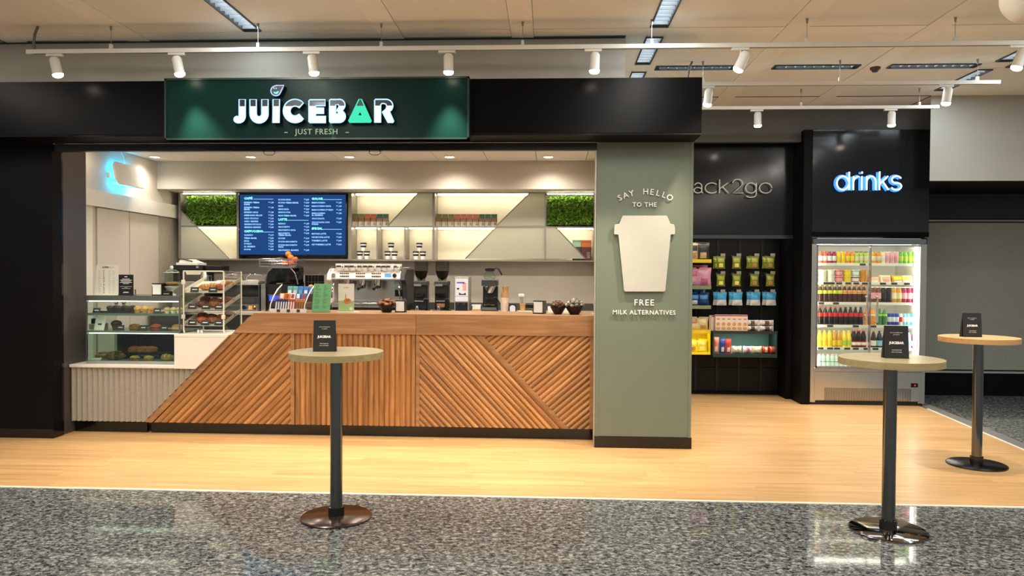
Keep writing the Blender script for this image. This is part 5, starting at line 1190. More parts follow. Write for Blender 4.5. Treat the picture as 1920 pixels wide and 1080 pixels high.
for k in range(4):
    t = thing('bread_stick', f'thin golden bread stick in the end compartment of the case', 'bread', (gx(185 + k * 5, 650), 7.5 + 0.03 * k, z3_ + 0.006), 0.1 * k - 0.2, 'bread sticks in the end compartment'); MB().tube([(-0.10, 0, 0.012 + 0.03 * (k % 2)), (-0.04, 0.01, 0.02 + 0.03 * (k % 2)), (0.04, 0.0, 0.022 + 0.03 * (k % 2)), (0.10, 0.01, 0.012)], 0.013, 7).build('crust', C_['gold'], t, smooth=True)
t = thing('bread_tray', 'grey paper lined tray under the bread sticks', 'tray', (gx(190, 650), 7.56, z3_)); MB().box(-0.12, 0.10, -0.1, 0.1, 0, 0.006).build('plate', M_STEELD, t)
t = thing('price_card', 'pale price card lying on the case floor before the croissant', 'price card', (gx(188, 676), 7.345, z3_), 0.1); MB().prism([(0, 0), (0.003, 0), (0.03, 0.02), (0.027, 0.02)], -0.045, 0.045, 'x').build('card', M_PAPER, t)

# on top of the case
zt0 = zl + zTop
X0, X1 = PX(178, 552, 7.42), PX(220, 552, 7.42); t = thing('menu_board', 'white printed menu sheet standing at the pillar end of the pastry case top', 'menu', ((X0 + X1) / 2, 7.42, zt0), rz=0.10)
w = (X1 - X0) / 2; hb = PZ(200, 497, 7.42) - zt0
b = MB(); b.prism([(-w, 0), (w - 0.002, 0), (w + 0.004, hb), (-w + 0.022, hb)], 0.0, 0.004); b.build('sheet', M_PAPER, t)
text('title_print', [('SUPER', -0.005, -0.001, hb * 0.90, 0.016, 'CENTER')], M_INK, t, fat=0.001)
text('title_print', [('FRUIT', 0.055, -0.001, hb * 0.90, 0.016, 'CENTER')], mat('thin_title', (176, 168, 150), 0.6), t)
b = MB(); rr = random.Random(8); dk = MB()
for i in range(15):
    z = hb * 0.80 - i * hb * 0.052; off = 0.0
    for x in (-0.075, 0.022, 0.065): b.box(x, x + rr.uniform(0.018, 0.03), -0.0012, 0.0, z, z + 0.003)
    dk.box(-0.028, -0.028 + rr.uniform(0.006, 0.014), -0.0012, 0.0, z, z + 0.007)
b.build('row_print', mat('faint_print', (168, 172, 140), 0.7), t); dk.build('item_print', mat('item_dots', (110, 74, 70), 0.7), t)
MB().box(-w, w, 0.004, 0.06, 0, 0.004).build('foot', M_ACRYL, t)
X0, X1 = PX(222.5, 552, 7.38), PX(250, 552, 7.38); t = thing('notice_board', 'black notice board with white print beside the menu sheet on the pastry case', 'sign', ((X0 + X1) / 2, 7.38, zt0)); w = (X1 - X0) / 2; hb = PZ(235, 515, 7.38) - zt0
MB().box(-w, w, 0.0, 0.006, 0.0, hb).build('board', M_BLK, t, bev=0.001)
b = MB()
for z, ww in ((0.78, 0.5), (0.725, 0.8), (0.67, 0.65), (0.615, 0.82), (0.56, 0.4)): b.box(-w * ww, w * ww, -0.001, 0.0, hb * z, hb * z + 0.005)
for z, ww in ((0.42, 0.82), (0.37, 0.2), (0.33, 0.6)): b.box(-w * ww, w * ww, -0.001, 0.0, hb * z, hb * z + 0.0025)
b.box(-0.015, 0.015, -0.001, 0.0, hb * 0.88, hb * 0.92); b.build('row_print', M_WPRINT, t)
text('name_print', [('JUICEBAR', 0, -0.001, hb * 0.13, 0.009, 'CENTER')], M_WPRINT, t, fat=0.0008)
MB().box(-w, w, 0.006, 0.06, 0, 0.004).build('foot', M_BLK, t)
napkins(PX(294, 545, 7.4), 7.40, zt0, 'black napkin dispenser on top of the glass pastry case')
t = thing('card_box', 'small flat black card box at the foot of the cake dome', 'box', (PX(313, 550, 7.38), 7.38, zt0)); MB().prism([(-0.05, 0), (0.03, 0), (0.03, 0.045), (-0.04, 0.05)], 0.0, 0.06).build('case', M_BLK, t, bev=0.002); MB().box(-0.035, 0.02, -0.002, 0.0, 0.018, 0.021).build('print', M_WPRINT, t)
cX, cY = PX(322, 545, 7.52), 7.52
cd = thing('cake_stand', 'glass pedestal cake stand with domed lid on the pastry case', 'cake stand', (cX, cY, zt0)); q = lambda v: PZ(322, v, cY) - zt0
MB().lathe([(0.0, 0.0), (0.045, 0.0), (0.04, 0.01), (0.014, 0.025), (0.018, 0.05), (0.05, 0.07), (0.078, q(538)), (0.08, q(536.5)), (0.0, q(537.5))], 28).build('pedestal', mat('pressed_glass', (222, 224, 218), 0.12, noise=0.02), cd, smooth=True)
MB().lathe([(0.074, q(536)), (0.074, q(512)), (0.071, q(509.5)), (0.03, q(505)), (0.0, q(504.5))], 28).build('dome', M_GLASS, cd, smooth=True)
MB().ball((0, 0, q(501.5)), 0.018, nu=12, nv=8).build('knob', MATS['pressed_glass'], cd, smooth=True)
MB().lathe([(0.0722, q(511.5)), (0.0755, q(511)), (0.0722, q(510.5))], 28).build('dome_rim', mat('glass_rim_white', (220, 222, 216), 0.15), cd, smooth=True)
t = thing('round_cake', 'small layered brown cake under the glass dome', 'cake', (cX, cY, zt0 + q(536.4))); zq = q(528.5) - q(536.4)
MB().lathe([(0.0, 0.0), (0.06, 0.0), (0.062, zq * 0.5), (0.0, zq * 0.5)], 24).build('base_layer', C_['dark'], t, smooth=True); MB().lathe([(0.06, zq * 0.5), (0.064, zq * 0.6), (0.06, zq * 0.95), (0.0, zq)], 24).build('crumb_top', C_['gold'], t, smooth=True)

# ================================================================== ACRYLIC PASTRY STAND
YA = 7.36; ZA = 0.998
ax0, ax1 = PX(345, 570, YA), PX(420, 570, YA)
ps = thing('pastry_stand', 'clear acrylic three tier pastry stand with tilted trays on the white box', 'stand', ((ax0 + ax1) / 2, YA, ZA)); aw = (ax1 - ax0) / 2; aX = (ax0 + ax1) / 2
q = lambda v: PZ(382, v, YA) - ZA
M_MILK = MATS['milky_acrylic']; aD = 0.42
for s in (-1, 1):
    MB().box(s * aw - 0.004, s * aw + 0.004, 0.0, aD, 0.03, q(509)).build('side_panel', M_ACRYL, ps)
    MB().tube([(s * aw + 0.012, -0.015, 0.006), (s * aw + 0.002, -0.012, 0.03), (s * aw, -0.008, 0.06), (s * aw, -0.008, q(509))], 0.008, 8).build('post', M_MILK, ps, smooth=True)
    MB().cyl((s * aw, aD, 0.0), (s * aw, aD, q(509)), 0.008, n=8).build('post', M_MILK, ps)
    for v in (529, 594): MB().box(s * aw - 0.02, s * aw + 0.014, -0.022, 0.004, q(v) - 0.022, q(v) + 0.022).build('hinge', M_MILK, ps, bev=0.005)
MB().box(-aw, aw, 0.0, aD, q(509), q(509) + 0.008).build('top_panel', M_ACRYL, ps)
for a, b_ in ((-aw + 0.02, -aw + 0.19), (aw + 0.002, aw + 0.003)): pass
MB().prism([(-aw + 0.02, q(508.5)), (-aw + 0.185, q(508.5)), (-aw + 0.17, q(515)), (-aw + 0.035, q(515))], -0.012, 0.0).build('top_flap', M_MILK, ps)
MB().tube([(-aw, -0.012, q(508.5)), (aw, -0.012, q(508.5))], 0.006, 6).build('top_edge', M_MILK, ps)
tilt = math.radians(15)
def tray(v, label_n):
    z = q(v); dz = aD * math.tan(tilt)
    def pl_(x, y, h): return (x, y * math.cos(tilt), z + y * math.sin(tilt) + h)
    b = MB(); b.box(-aw + 0.006, aw - 0.006, 0.005, aD, 0.0, 0.005); b.box(-aw + 0.006, -aw + 0.012, 0.005, aD, 0, 0.045); b.box(aw - 0.012, aw - 0.006, 0.005, aD, 0, 0.045); b.v = [pl_(*p) for p in b.v]
    t_ = b.build('tray', M_MILK if False else mat('tray_milky', (214, 206, 190), 0.3), ps)
    b = MB(); b.box(-aw + 0.006, aw - 0.006, 0.0, 0.006, 0, 0.03); b.v = [pl_(*p) for p in b.v]; b.build('front_lip', M_ACRYL, t_)
    return lambda x, y, h=0.005: (aX + pl_(x, y, h)[0], YA + pl_(x, y, h)[1], ZA + pl_(x, y, h)[2])
for ti, (v, nm) in enumerate(((549.5, 'top'), (581.5, 'middle'), (611.5, 'lowest'))):
    at_ = tray(v, nm); grp_ = f'pastries on the {nm} tier of the acrylic stand'
    for k, u in enumerate(((-0.5, 0.42), (-0.62, 0.05, 0.72), (-0.62, 0.02, 0.7))[ti]):
        p = at_(u * aw, 0.008); pcard(p[0], p[1] - 0.002, p[2] + 0.002, f'black price card on the {nm} tier of the acrylic stand, {ORD[k]} from the cake dome', 0.085, 0.05, 'black price cards on the acrylic stand')
    spots_ = (((-0.1, 0.09), (0.25, 0.12), (0.72, 0.10), (0.85, 0.22)), ((-0.3, 0.08), (0.38, 0.08), (0.15, 0.2), (0.75, 0.24), (-0.6, 0.24)), ((-0.35, 0.08), (0.32, 0.08), (-0.05, 0.18), (0.62, 0.16), (0.8, 0.28), (-0.7, 0.22)))[ti]
    col_ = (('gold', 'gold', 'red', 'gold'), ('dark', 'brown', 'brown', 'red', 'dark'), ('red', 'brown', 'dark', 'brown', 'brown', 'dark'))[ti]
    for k, ((u, y), c) in enumerate(zip(spots_, col_)):
        p = at_(u * aw * 0.82, y, 0.0095); croissant(p[0], p[1], p[2], c, f'{ {"gold": "golden", "red": "reddish", "dark": "dark brown", "brown": "brown"}[c] } pastry on the {nm} tier of the acrylic stand, {ORD[k]} from the front', grp_, 1.0, random.uniform(-0.5, 0.5))
t = thing('base_lining', 'thin white paper lining under the acrylic stand', 'lining', (aX, YA + 0.05, ZA)); MB().box(-aw + 0.03, aw + 0.08, 0.02, 0.25, 0, 0.002).build('sheet', M_PAPER, t)
for k, (u, y) in enumerate(((372, 7.40), (378, 7.40))):
    t = thing('salt_shaker', f'tiny white pot under the acrylic stand, {ORD[k]} from the pastry case', 'pot', (PX(u, 620, y), y, ZA + 0.002), group='tiny pots under the acrylic stand'); MB().lathe([(0.0, 0), (0.012, 0.0), (0.012, 0.028), (0.0, 0.03)], 12).build('pot', M_WHITEP, t, smooth=True); MB().lathe([(0.0125, 0.03), (0.0125, 0.036), (0, 0.04)], 12).build('cap', M_STEEL, t, smooth=True)

# ================================================================== REAR COUNTER, LOW END: oven, printer, juicer
X0, X1 = PX(384, 560, 9.12), PX(485, 560, 9.12); X = (X0 + X1) / 2; w = (X1 - X0) / 2; q = lambda v: PZ(435, v, 9.12) - ZR
ov = thing('countertop_oven', 'black countertop oven with steel frame under the two steel trays', 'oven', (X, 9.12, ZR))
MB().box(-w, w, 0.02, 0.5, 0.0, q(533)).build('case', M_STEELD, ov, bev=0.004)
MB().box(-w + 0.01, w - 0.01, 0.0, 0.02, q(556), q(534.5)).build('upper_door', M_GLOSSBLK, ov); MB().box(-w + 0.01, w - 0.01, 0.0, 0.02, q(569.5), q(557.5)).build('lower_door', M_DARK, ov)
for s in (-1, 1): MB().box(s * w * 0.5 - 0.12, s * w * 0.5 + 0.12, -0.004, 0.0, q(568), q(559)).build('window', mat('oven_window', (70, 68, 62), 0.15), ov)
MB().box(-w + 0.01, w - 0.01, -0.004, 0.02, q(582.5), q(571)).build('control_panel', M_STEEL, ov)
for u in (458, 420): x = PX(u, 576, 9.11) - X; MB().cyl((x, -0.025, q(576)), (x, -0.004, q(576)), 0.026, n=20).build('dial', M_BLK, ov)
x = PX(469, 576, 9.11) - X; MB().box(x - 0.022, x + 0.022, -0.008, -0.004, q(580), q(573)).build('orange_display', emitter('oven_display', (240, 150, 80), 1.3), ov)
x = PX(477.5, 576, 9.11) - X; MB().box(x - 0.013, x + 0.013, -0.008, -0.004, q(580), q(573)).build('indicator', mat('indicator_maroon', (90, 26, 20), 0.3), ov); MB().cyl((x, -0.01, q(574.5)), (x, -0.008, q(574.5)), 0.009, n=10).build('warning_light', emitter('oven_led', (255, 190, 60), 3.0), ov)
px_ = PX(493, 560, 9.12) - X; MB().box(px_ - 0.04, px_ + 0.025, 0.03, 0.4, 0.0, q(532)).build('side_column', M_STEEL, ov, bev=0.004)
zo = ZR + q(533)
for k, (ua, ub) in enumerate(((406, 446), (449, 487))):
    a, b_ = PX(ua, 527, 9.2), PX(ub, 527, 9.2); c = (a + b_) / 2; hw = (b_ - a) / 2; t = thing('steel_tray', f'shallow steel tray with looped handles on the oven, {("nearer the acrylic stand top", "nearer the juicer")[k]}', 'tray', (c, 9.3, zo), group='steel trays on the oven')
    b = MB(); b.prism([(-hw + 0.02, 0.0), (hw - 0.02, 0.0), (hw, 0.045), (-hw, 0.045)], -0.12, 0.12); b.build('dish', mat('tray_bright', (222, 216, 206), 0.25, 0.5), t, bev=0.004)
    MB().tube([(-hw + 0.01, 0.1, 0.045), (-hw + 0.015, 0.1, 0.09), (-hw + 0.06, 0.1, 0.125), (hw - 0.06, 0.1, 0.125), (hw - 0.015, 0.1, 0.09), (hw - 0.01, 0.1, 0.045)], 0.008, 8).build('handle', M_CHROME, t, smooth=True)
    MB().box(-0.06, 0.05, -0.06, 0.06, 0.045, 0.055).build('cloth', mat('folded_cloth', (206, 190, 182), 0.7), t, bev=0.003)
X0, X1 = PX(327, 510, 9.4), PX(382, 510, 9.4); X = (X0 + X1) / 2; w = (X1 - X0) / 2
t = thing('steel_cabinet', 'plain grey steel unit carrying the black printer at the cupboard end of the rear counter', 'cabinet', (X + 0.03, 9.28, ZR)); zq = PZ(350, 528, 9.4) - ZR
MB().box(-w, w, 0.0, 0.42, 0, zq).build('case', M_STEELD, t, bev=0.004); MB().box(-w + 0.02, w - 0.02, -0.006, 0.0, 0.03, zq - 0.03).build('door', M_STEELD, t, bev=0.003); MB().tube([(w - 0.05, -0.006, 0.1), (w - 0.05, -0.03, 0.1), (w - 0.05, -0.03, 0.25), (w - 0.05, -0.006, 0.25)], 0.005).build('handle', M_CHROME, t)
zp = ZR + zq
t = thing('printer', 'black office printer with papers on top behind the cake dome', 'printer', (X + 0.03, 9.3, zp)); hp_ = PZ(350, 497, 9.35) - zp
MB().box(-w, w, 0.0, 0.34, 0.0, hp_).build('case', M_BLK, t, bev=0.008); MB().box(-w + 0.04, w - 0.1, -0.003, 0.0, hp_ * 0.78, hp_ * 0.82).build('slot', M_DARK, t); MB().box(w - 0.08, w - 0.05, -0.004, 0.0, hp_ * 0.82, hp_ * 0.94).build('button', mat('button_grey', (140, 150, 146), 0.4), t); MB().box(w, w + 0.22, 0.05, 0.3, hp_ * 0.55, hp_ * 0.98).build('paper_drawer', M_BLK, t, bev=0.006)
t = thing('paper_pile', 'loose white papers with a black pen lying on the printer', 'papers', (X + 0.01, 9.32, zp + hp_)); MB().box(-0.14, 0.14, 0.0, 0.25, 0, 0.03).build('sheets', M_PAPER, t, bev=0.002); MB().prism([(-0.13, 0.03), (0.14, 0.03), (0.02, 0.075), (-0.12, 0.06)], 0.05, 0.2).build('folded_sheet', M_PAPER, t); MB().tube([(-0.06, 0.03, 0.075), (0.06, 0.03, 0.045)], 0.008).build('pen', M_BLK, t)
t = thing('steel_jug', 'tall rounded steel jug between the printer and the oven trays', 'jug', (PX(389, 525, 9.3), 9.22, zo)); MB().lathe([(0.0, 0), (0.05, 0.0), (0.055, 0.02), (0.052, 0.10), (0.035, 0.14), (0.03, 0.16), (0.0, 0.165)], 20).build('vessel', M_STEEL, t, smooth=True); MB().tube([(0.052, 0, 0.10), (0.085, 0, 0.10), (0.085, 0, 0.04), (0.054, 0, 0.03)], 0.007).build('handle', M_CHROME, t, smooth=True)

# orange juicer
X0, X1 = PX(502, 560, 9.08), PX(553, 560, 9.08); X = (X0 + X1) / 2; w = (X1 - X0) / 2; q = lambda v: PZ(527, v, 9.08) - ZR
ju = thing('orange_juicer', 'black orange juicing machine with smoked dome and wire basket of oranges', 'juicer', (X, 9.08, ZR))
MB().box(-w, w, 0.0, 0.36, 0.0, q(529)).build('body', M_BLK, ju, bev=0.012)
MB().box(-w + 0.02, w - 0.16, -0.004, 0.0, q(564.5), q(554.5)).build('blue_display', emitter('juicer_display', (70, 90, 235), 1.6), ju); MB().box(-w + 0.005, w - 0.05, -0.008, 0.0, q(554), q(552.5)).build('trim_line', M_STEELD, ju); MB().box(-0.06, 0.02, -0.004, 0.0, q(532.5), q(530.8)).build('badge', M_STEEL, ju)
MB().box(-w + 0.01, w - 0.2, -0.02, 0.0, q(585), q(580)).build('spout_tray', M_STEELD, ju, bev=0.003)
MB().box(-w * 0.95, w * 0.95, 0.22, 0.36, q(529), q(500)).build('back_housing', M_BLK, ju, bev=0.01)
dome = [(-w - 0.03, q(533)), (-w - 0.02, q(520)), (-w, q(510)), (-w + 0.06, q(502)), (w - 0.06, q(502)), (w + 0.0, q(512)), (w + 0.03, q(528)), (w + 0.035, q(533))]
MB().prism(dome, 0.0, 0.22).build('smoked_dome', glass('smoked_dome', (120, 118, 112), 0.05, 1.5), ju)
MB().tube([(p[0], 0.0, p[1]) for p in dome], 0.007, 6).build('dome_rim', M_STEELD, ju)
for dx_, v, r in ((-0.12, 508, 0.05), (0.06, 506, 0.05), (0.05, 522, 0.035)): MB().cyl((dx_, 0.12, q(v)), (dx_, 0.22, q(v)), r, n=16).build('press_wheel', mat('press_orange_brown', (150, 66, 30), 0.4), ju)
MB().box(-w * 1.0, w * 0.95, 0.02, 0.34, q(502.5), q(500)).build('top_plate', M_STEELD, ju)
bx0, bx1 = PX(487, 492, 9.08) - X, PX(556, 492, 9.08) - X
b = MB()
for v in (499, 494.5, 489.5, 485.5): b.tube([(bx0 - (499 - v) * 0.001, 0.0, q(v)), (bx1, 0.0, q(v)), (bx1, 0.3, q(v)), (bx0 - (499 - v) * 0.001, 0.3, q(v))], 0.0032, 5, True)
for k in range(9): x = bx1 * 0.25 + (bx1 * 0.75) * k / 8 if k > 2 else bx0 + (bx1 - bx0) * k / 3; b.tube([(x, 0.0, q(499.5)), (x, 0.0, q(485))], 0.0028, 5)
for k in range(8): y = 0.3 * k / 7; b.tube([(bx0, y, q(499.5)), (bx1, y, q(499.5))], 0.0028, 5)
b.build('wire_basket', M_CHROME, ju)
b = MB(); cxr = PX(513, 490, 9.1) - X
for k in range(4): b.tube([(cxr + 0.05 * k * 0.45 - 0.03 + 0.055 * math.cos(a), 0.08 + 0.02 * k, q(491) + 0.008 * k + 0.035 * math.sin(a)) for a in [2 * PI * i / 20 for i in range(20)]], 0.0035, 5, True)
b.build('feed_spiral', M_CHROME, ju)
M_OR = [mat('orange_peel', (232, 126, 30), 0.45, noise=0.08, scale=90, bump=0.15), mat('orange_peel_deep', (214, 92, 34), 0.45, noise=0.08, scale=90, bump=0.15)]
def orange(X_, Y_, Z_, r, mi, lab, grp_):
    t = thing('orange', lab, 'fruit', (X_, Y_, Z_), group=grp_); MB().ball((0, 0, r), r, r, r * 0.96, 16, 12).build('peel', M_OR[mi], t, smooth=True); MB().ball((0.01, -0.01, r * 1.93), 0.006, nu=6, nv=4).build('stem_end', mat('stem_green', (90, 100, 40), 0.6), t)
zb0 = ZR + q(499.2)
for u, y, dz, mi, lab in ((534, 9.14, 0.0, 1, 'red orange lying lowest in the juicer basket'), (546, 9.15, 0.0, 1, 'red orange beside the lowest one in the juicer basket'), (553.5, 9.20, 0.045, 1, 'deep orange fruit at the outer end of the juicer basket pile'), (545, 9.22, 0.073, 0, 'orange in the middle of the pile on the juicer basket'), (540.5, 9.24, 0.115, 0, 'bright orange topmost of the juicer basket pile, against the menu screen')):
    orange(PX(u, 485, y), y, zb0 + dz + 0.003, 0.037, mi, lab, 'oranges in the juicer basket')
# wire basket with oranges
X0, X1 = PX(560, 530, 9.3), PX(616, 530, 9.3); X = (X0 + X1) / 2; w = (X1 - X0) / 2; q = lambda v: PZ(590, v, 9.3) - ZR
t = thing('fruit_basket', 'dark wire fruit basket between the juicer and the espresso machine', 'basket', (X, 9.3, ZR)); b = MB()
for k in range(6): z = 0.02 + k * (q(516) - 0.02) / 5; b.tube([(-w, 0, z), (w * 0.3, 0, z), (w * 0.3, 0.25, z), (-w, 0.25, z)], 0.003, 5, True)
for k in range(7): x = -w + k * 1.3 * w / 6; b.tube([(x, 0, 0.0), (x, 0, q(516))], 0.003, 5); b.tube([(x, 0.25, 0.0), (x, 0.25, q(516))], 0.003, 5)
b.build('wire_frame', M_DARK, t); MB().box(-w, w, 0.0, 0.25, 0.0, 0.02).build('floor_plate', M_DARK, t); MB().box(-w, w * 0.3, 0.24, 0.248, 0.02, q(516)).build('back_mesh', glass('mesh_back', (120, 116, 108), 0.3, 0.5), t)
t2 = thing('fruit_crate', 'low brown crate behind the green flyer, filled with oranges', 'crate', (PX(596, 560, 9.2), 9.06, ZR)); MB().box(-0.125, 0.125, 0.0, 0.2, 0.0, q(543)).build('box', mat('crate_brown', (96, 62, 40), 0.7), t2, bev=0.003); MB().box(-0.127, 0.127, -0.004, 0.0, q(547), q(543)).build('rim', C_['brown'], t2)
for k in range(4): orange(PX(585 + k * 7.3, 540, 9.14), 9.10 + 0.03 * (k % 2), ZR + q(543), 0.035, k % 2, f'orange in the crate behind the green flyer, {ORD[k]} from the juicer', 'oranges in the crate behind the flyer')
# ================================================================== GOODS ON THE SHELVING
zSm, zSb = 2.230, 1.795
YB = 9.74
def pouch(name, X, Y, Z, w, h, d, m1, m2, m3, label, cat, grp_, m4=None, rz=0.0):
    """stand-up foil pouch: body, folded top, coloured lower print and a small emblem"""
    t = thing(name, label, cat, (X, Y, Z), rz, grp_)
    b = MB(); b.prism([(0.0, 0.0), (d, 0.0), (d * 0.62, h * 0.9), (d * 0.42, h * 0.9)], -w / 2, w / 2, 'x'); b.build('body', m1, t, bev=min(w, d) * 0.12)
    MB().box(-w / 2, w / 2, d * 0.44, d * 0.58, h * 0.89, h).build('folded_top', m2, t, bev=0.002)
    def fr(z): return d * 0.42 * z / (h * 0.9)
    def band(z0, z1, a, c, m, nm): MB().prism([(fr(z0) - 0.0015, z0), (fr(z0) + 0.001, z0), (fr(z1) + 0.001, z1), (fr(z1) - 0.0015, z1)], a * w / 2, c * w / 2, 'x').build(nm, m, t)
    band(h * 0.02, h * 0.38, -0.94, 0.94, m3, 'lower_print'); band(h * 0.66, h * 0.885, -0.96, 0.96, m2, 'upper_print')
    if m4: band(h * 0.1, h * 0.4, 0.1, 0.75, m4, 'emblem_print')
    return t
K = {n: mat('bag_' + n, c, 0.35, noise=0.08) for n, c in dict(olive=(118, 124, 56), orange=(196, 104, 52), teal=(44, 92, 74), brownp=(132, 84, 48), greyp=(170, 164, 146), dgreen=(38, 70, 46), red=(150, 44, 34), maroon=(84, 24, 28), mint=(150, 190, 160)).items()}
def bagrow(u0, u1, kinds, where):
    n = len(kinds)
    for k, c in enumerate(kinds):
        u = u0 + (u1 - u0) * (k + 0.5) / n; w = (PX(u1, 410, YB) - PX(u0, 410, YB)) / n
        i = kinds[:k + 1].count(c)
        pouch('coffee_bag', PX(u, 410, YB), YB, zSm, w * 0.96, 0.165, 0.07, K['brownp'], K[c], K['greyp'], f'{c} topped coffee bag {where}, {ORD[i - 1]} {c} one from the screen', 'coffee bag', f'coffee bags on the upper shelf {where}', {'olive': K['olive'], 'orange': K['red'], 'teal': K['dgreen']}[c])
bagrow(659.5, 728, ['olive', 'olive', 'orange', 'orange', 'teal', 'teal'], 'beside the menu screen')
bagrow(816.5, 932, ['olive', 'olive', 'olive', 'orange', 'orange', 'orange', 'orange', 'teal', 'teal', 'teal'], 'behind the long slanted panel')
pouch('coffee_bag', PX(1099, 470, 9.78), 9.76, zSb, 0.135, 0.265, 0.09, K['maroon'], K['orange'], K['maroon'], 'large maroon coffee bag on the lower shelf beside the green pillar', 'coffee bag', 'large coffee bags by the green pillar', K['greyp'])
pouch('coffee_bag', PX(1082, 470, 9.84), 9.82, zSb, 0.12, 0.27, 0.08, K['dgreen'], K['mint'], K['dgreen'], 'large green coffee bag behind the maroon one on the lower shelf', 'coffee bag', 'large coffee bags by the green pillar', K['mint'])
cup0 = None
for ci, (uc, comp) in enumerate(((681, 'compartment beside the screen'), (733, 'middle small compartment'), (786, 'compartment beside the slanted panel'))):
    for k, (du, lv, pos) in enumerate(((-6.6, 0, 'lower, nearer the TV'), (6.6, 0, 'lower, further from the TV'), (0, 1, 'topmost'))):
        lab = f'lidded takeaway cup in the {comp}, {pos}'
        loc = (PX(uc + du, 480, 9.78), 9.79, zSb + lv * 0.1105)
        if cup0 is None:
            cup0 = thing('takeaway_cup', lab, 'cup', loc, 0, 'takeaway cups in threes on the lower shelf')
            MB().lathe([(0.0, 0.0), (0.029, 0.0), (0.040, 0.092), (0.0, 0.092)], 24).build('cup_wall', M_WHITEP, cup0, smooth=True)
            MB().lathe([(0.0355, 0.048), (0.0385, 0.071), (0.0, 0.071)], 24).build('sleeve', M_BLK, cup0, smooth=True)
            MB().lathe([(0.043, 0.090), (0.044, 0.096), (0.041, 0.098), (0.039, 0.1095), (0.034, 0.1095), (0.0, 0.108)], 24).build('lid', M_BLK, cup0, smooth=True)
        else: dup(cup0, loc, lab)

# ================================================================== STANDING TABLES
W_TOP = wood('table_top_oak', (176, 158, 118), (190, 173, 132), (202, 186, 146), 0.3, (2.0, 14, 14), 0.03)
W_TOP2 = wood('table_top_warm', (206, 166, 116), (218, 178, 126), (228, 190, 140), 0.35, (2.0, 14, 14), 0.03)
W_EDGE = wood('table_edge_oak', (150, 134, 92), (164, 146, 104), (176, 158, 116), 0.4, (2.0, 14, 14), 0.02)
W_EDGE2 = wood('table_edge_warm', (190, 146, 92), (200, 156, 102), (210, 166, 112), 0.4, (2.0, 14, 14), 0.02)
M_POLE = mat('polished_steel_pole', (112, 113, 112), 0.09, 1.0, noise=0.02)
M_BASE = mat('polished_base', (150, 146, 142), 0.09, 1.0, noise=0.05, scale=4); M_BASEB = mat('brushed_base', (110, 98, 92), 0.22, 1.0, noise=0.12, scale=6); M_BASED = mat('dark_base', (78, 74, 72), 0.25, 1.0)
def table(X, Y, label, base_m, top_m, edge_m, HT=1.10, r=0.305, rb=0.232):
    t = thing('standing_table', label, 'table', (X, Y, 0.0005), group='round standing tables')
    MB().lathe([(0.0, 0.0), (rb, 0.0), (rb, 0.010), (rb - 0.008, 0.016), (0.0, 0.019)], 72).build('base', base_m, t, smooth=True)
    MB().lathe([(0.052, 0.017), (0.052, 0.075), (0.0415, 0.078), (0.0, 0.078)], 40).build('base_collar', M_BASED, t, smooth=True)
    MB().lathe([(0.040, 0.05), (0.040, HT - 0.045)], 48).build('pole', M_POLE, t, smooth=True)
    MB().box(-0.13, 0.13, -0.13, 0.13, HT - 0.05, HT - 0.043).build('mounting_plate', M_DARK, t)
    MB().lathe([(0.0, HT - 0.043), (r, HT - 0.043), (r, HT - 0.001)], 96).build('edge_band', edge_m, t, smooth=True)
    MB().lathe([(r, HT - 0.001), (r - 0.002, HT), (0.0, HT)], 96).build('top', top_m, t)
    return t
def table_sign(X, Y, Z, rz, label, w=0.142, h=0.205):
    t = thing('table_sign', label, 'sign', (X, Y, Z), rz, 'black reserved signs on the tables')
    tl = math.radians(7); s, c = math.sin(tl), math.cos(tl)
    b = MB(); b.box(-w / 2, w / 2, 0, 0.004, 0, h); b.v = [(x, y * c + z * s, z * c - y * s) for x, y, z in b.v]; b.build('board', mat('sign_black_card', (20, 20, 21), 0.55, noise=0.05), t)
    def line(nm, ls, fat=0.0):
        o = text(nm, [(s_, 0, 0, z, cap, 'CENTER') for s_, z, cap in ls], M_WPRINT, t, fat=fat)
        for v in o.data.vertices: y_, z_ = v.co.y - 0.0008, v.co.z; v.co.y, v.co.z = y_ * c + z_ * s, z_ * c - y_ * s
    line('upper_print', [('TAVOLO RISERVATO', h * 0.775, h * 0.026), ('AI CLIENTI', h * 0.715, h * 0.026)])
    line('name_print', [('JUICEBAR', h * 0.445, h * 0.066)], 0.0012)
    line('lower_print', [('TABLE RESERVED', h * 0.245, h * 0.026), ('FOR CUSTOMERS', h * 0.18, h * 0.026)])
    MB().prism([(0.03, 0.0), (0.075, 0.0), (0.028, h * 0.9), (0.025, h * 0.9)], -w / 2, w / 2, 'x').build('rear_flap', MATS['sign_black_card'], t)
    return t
TX, TY = -1.39, 4.84
table(TX, TY, 'round standing table before the upright slats of the oak counter, with brushed brown base', M_BASEB, W_TOP, W_EDGE)
table_sign(PX(609, 650, 4.82), 4.80, 1.1005, 0.10, 'black reserved sign on the table before the oak counter')
table(2.158, 4.81, 'round standing table before the drinks fridge, with shiny base on the granite', M_BASE, W_TOP, W_EDGE)
table_sign(PX(1679, 662, 4.79), 4.77, 1.1005, -0.12, 'black reserved sign on the table before the drinks fridge')
table(3.674, 6.557, 'round standing table on the wood floor beside the grey hall wall, with dark base', M_BASED, W_TOP2, W_EDGE2)
table_sign(PX(1823, 624, 6.53), 6.52, 1.1005, -0.05, 'black reserved sign on the table beside the grey hall wall', 0.15, 0.205)

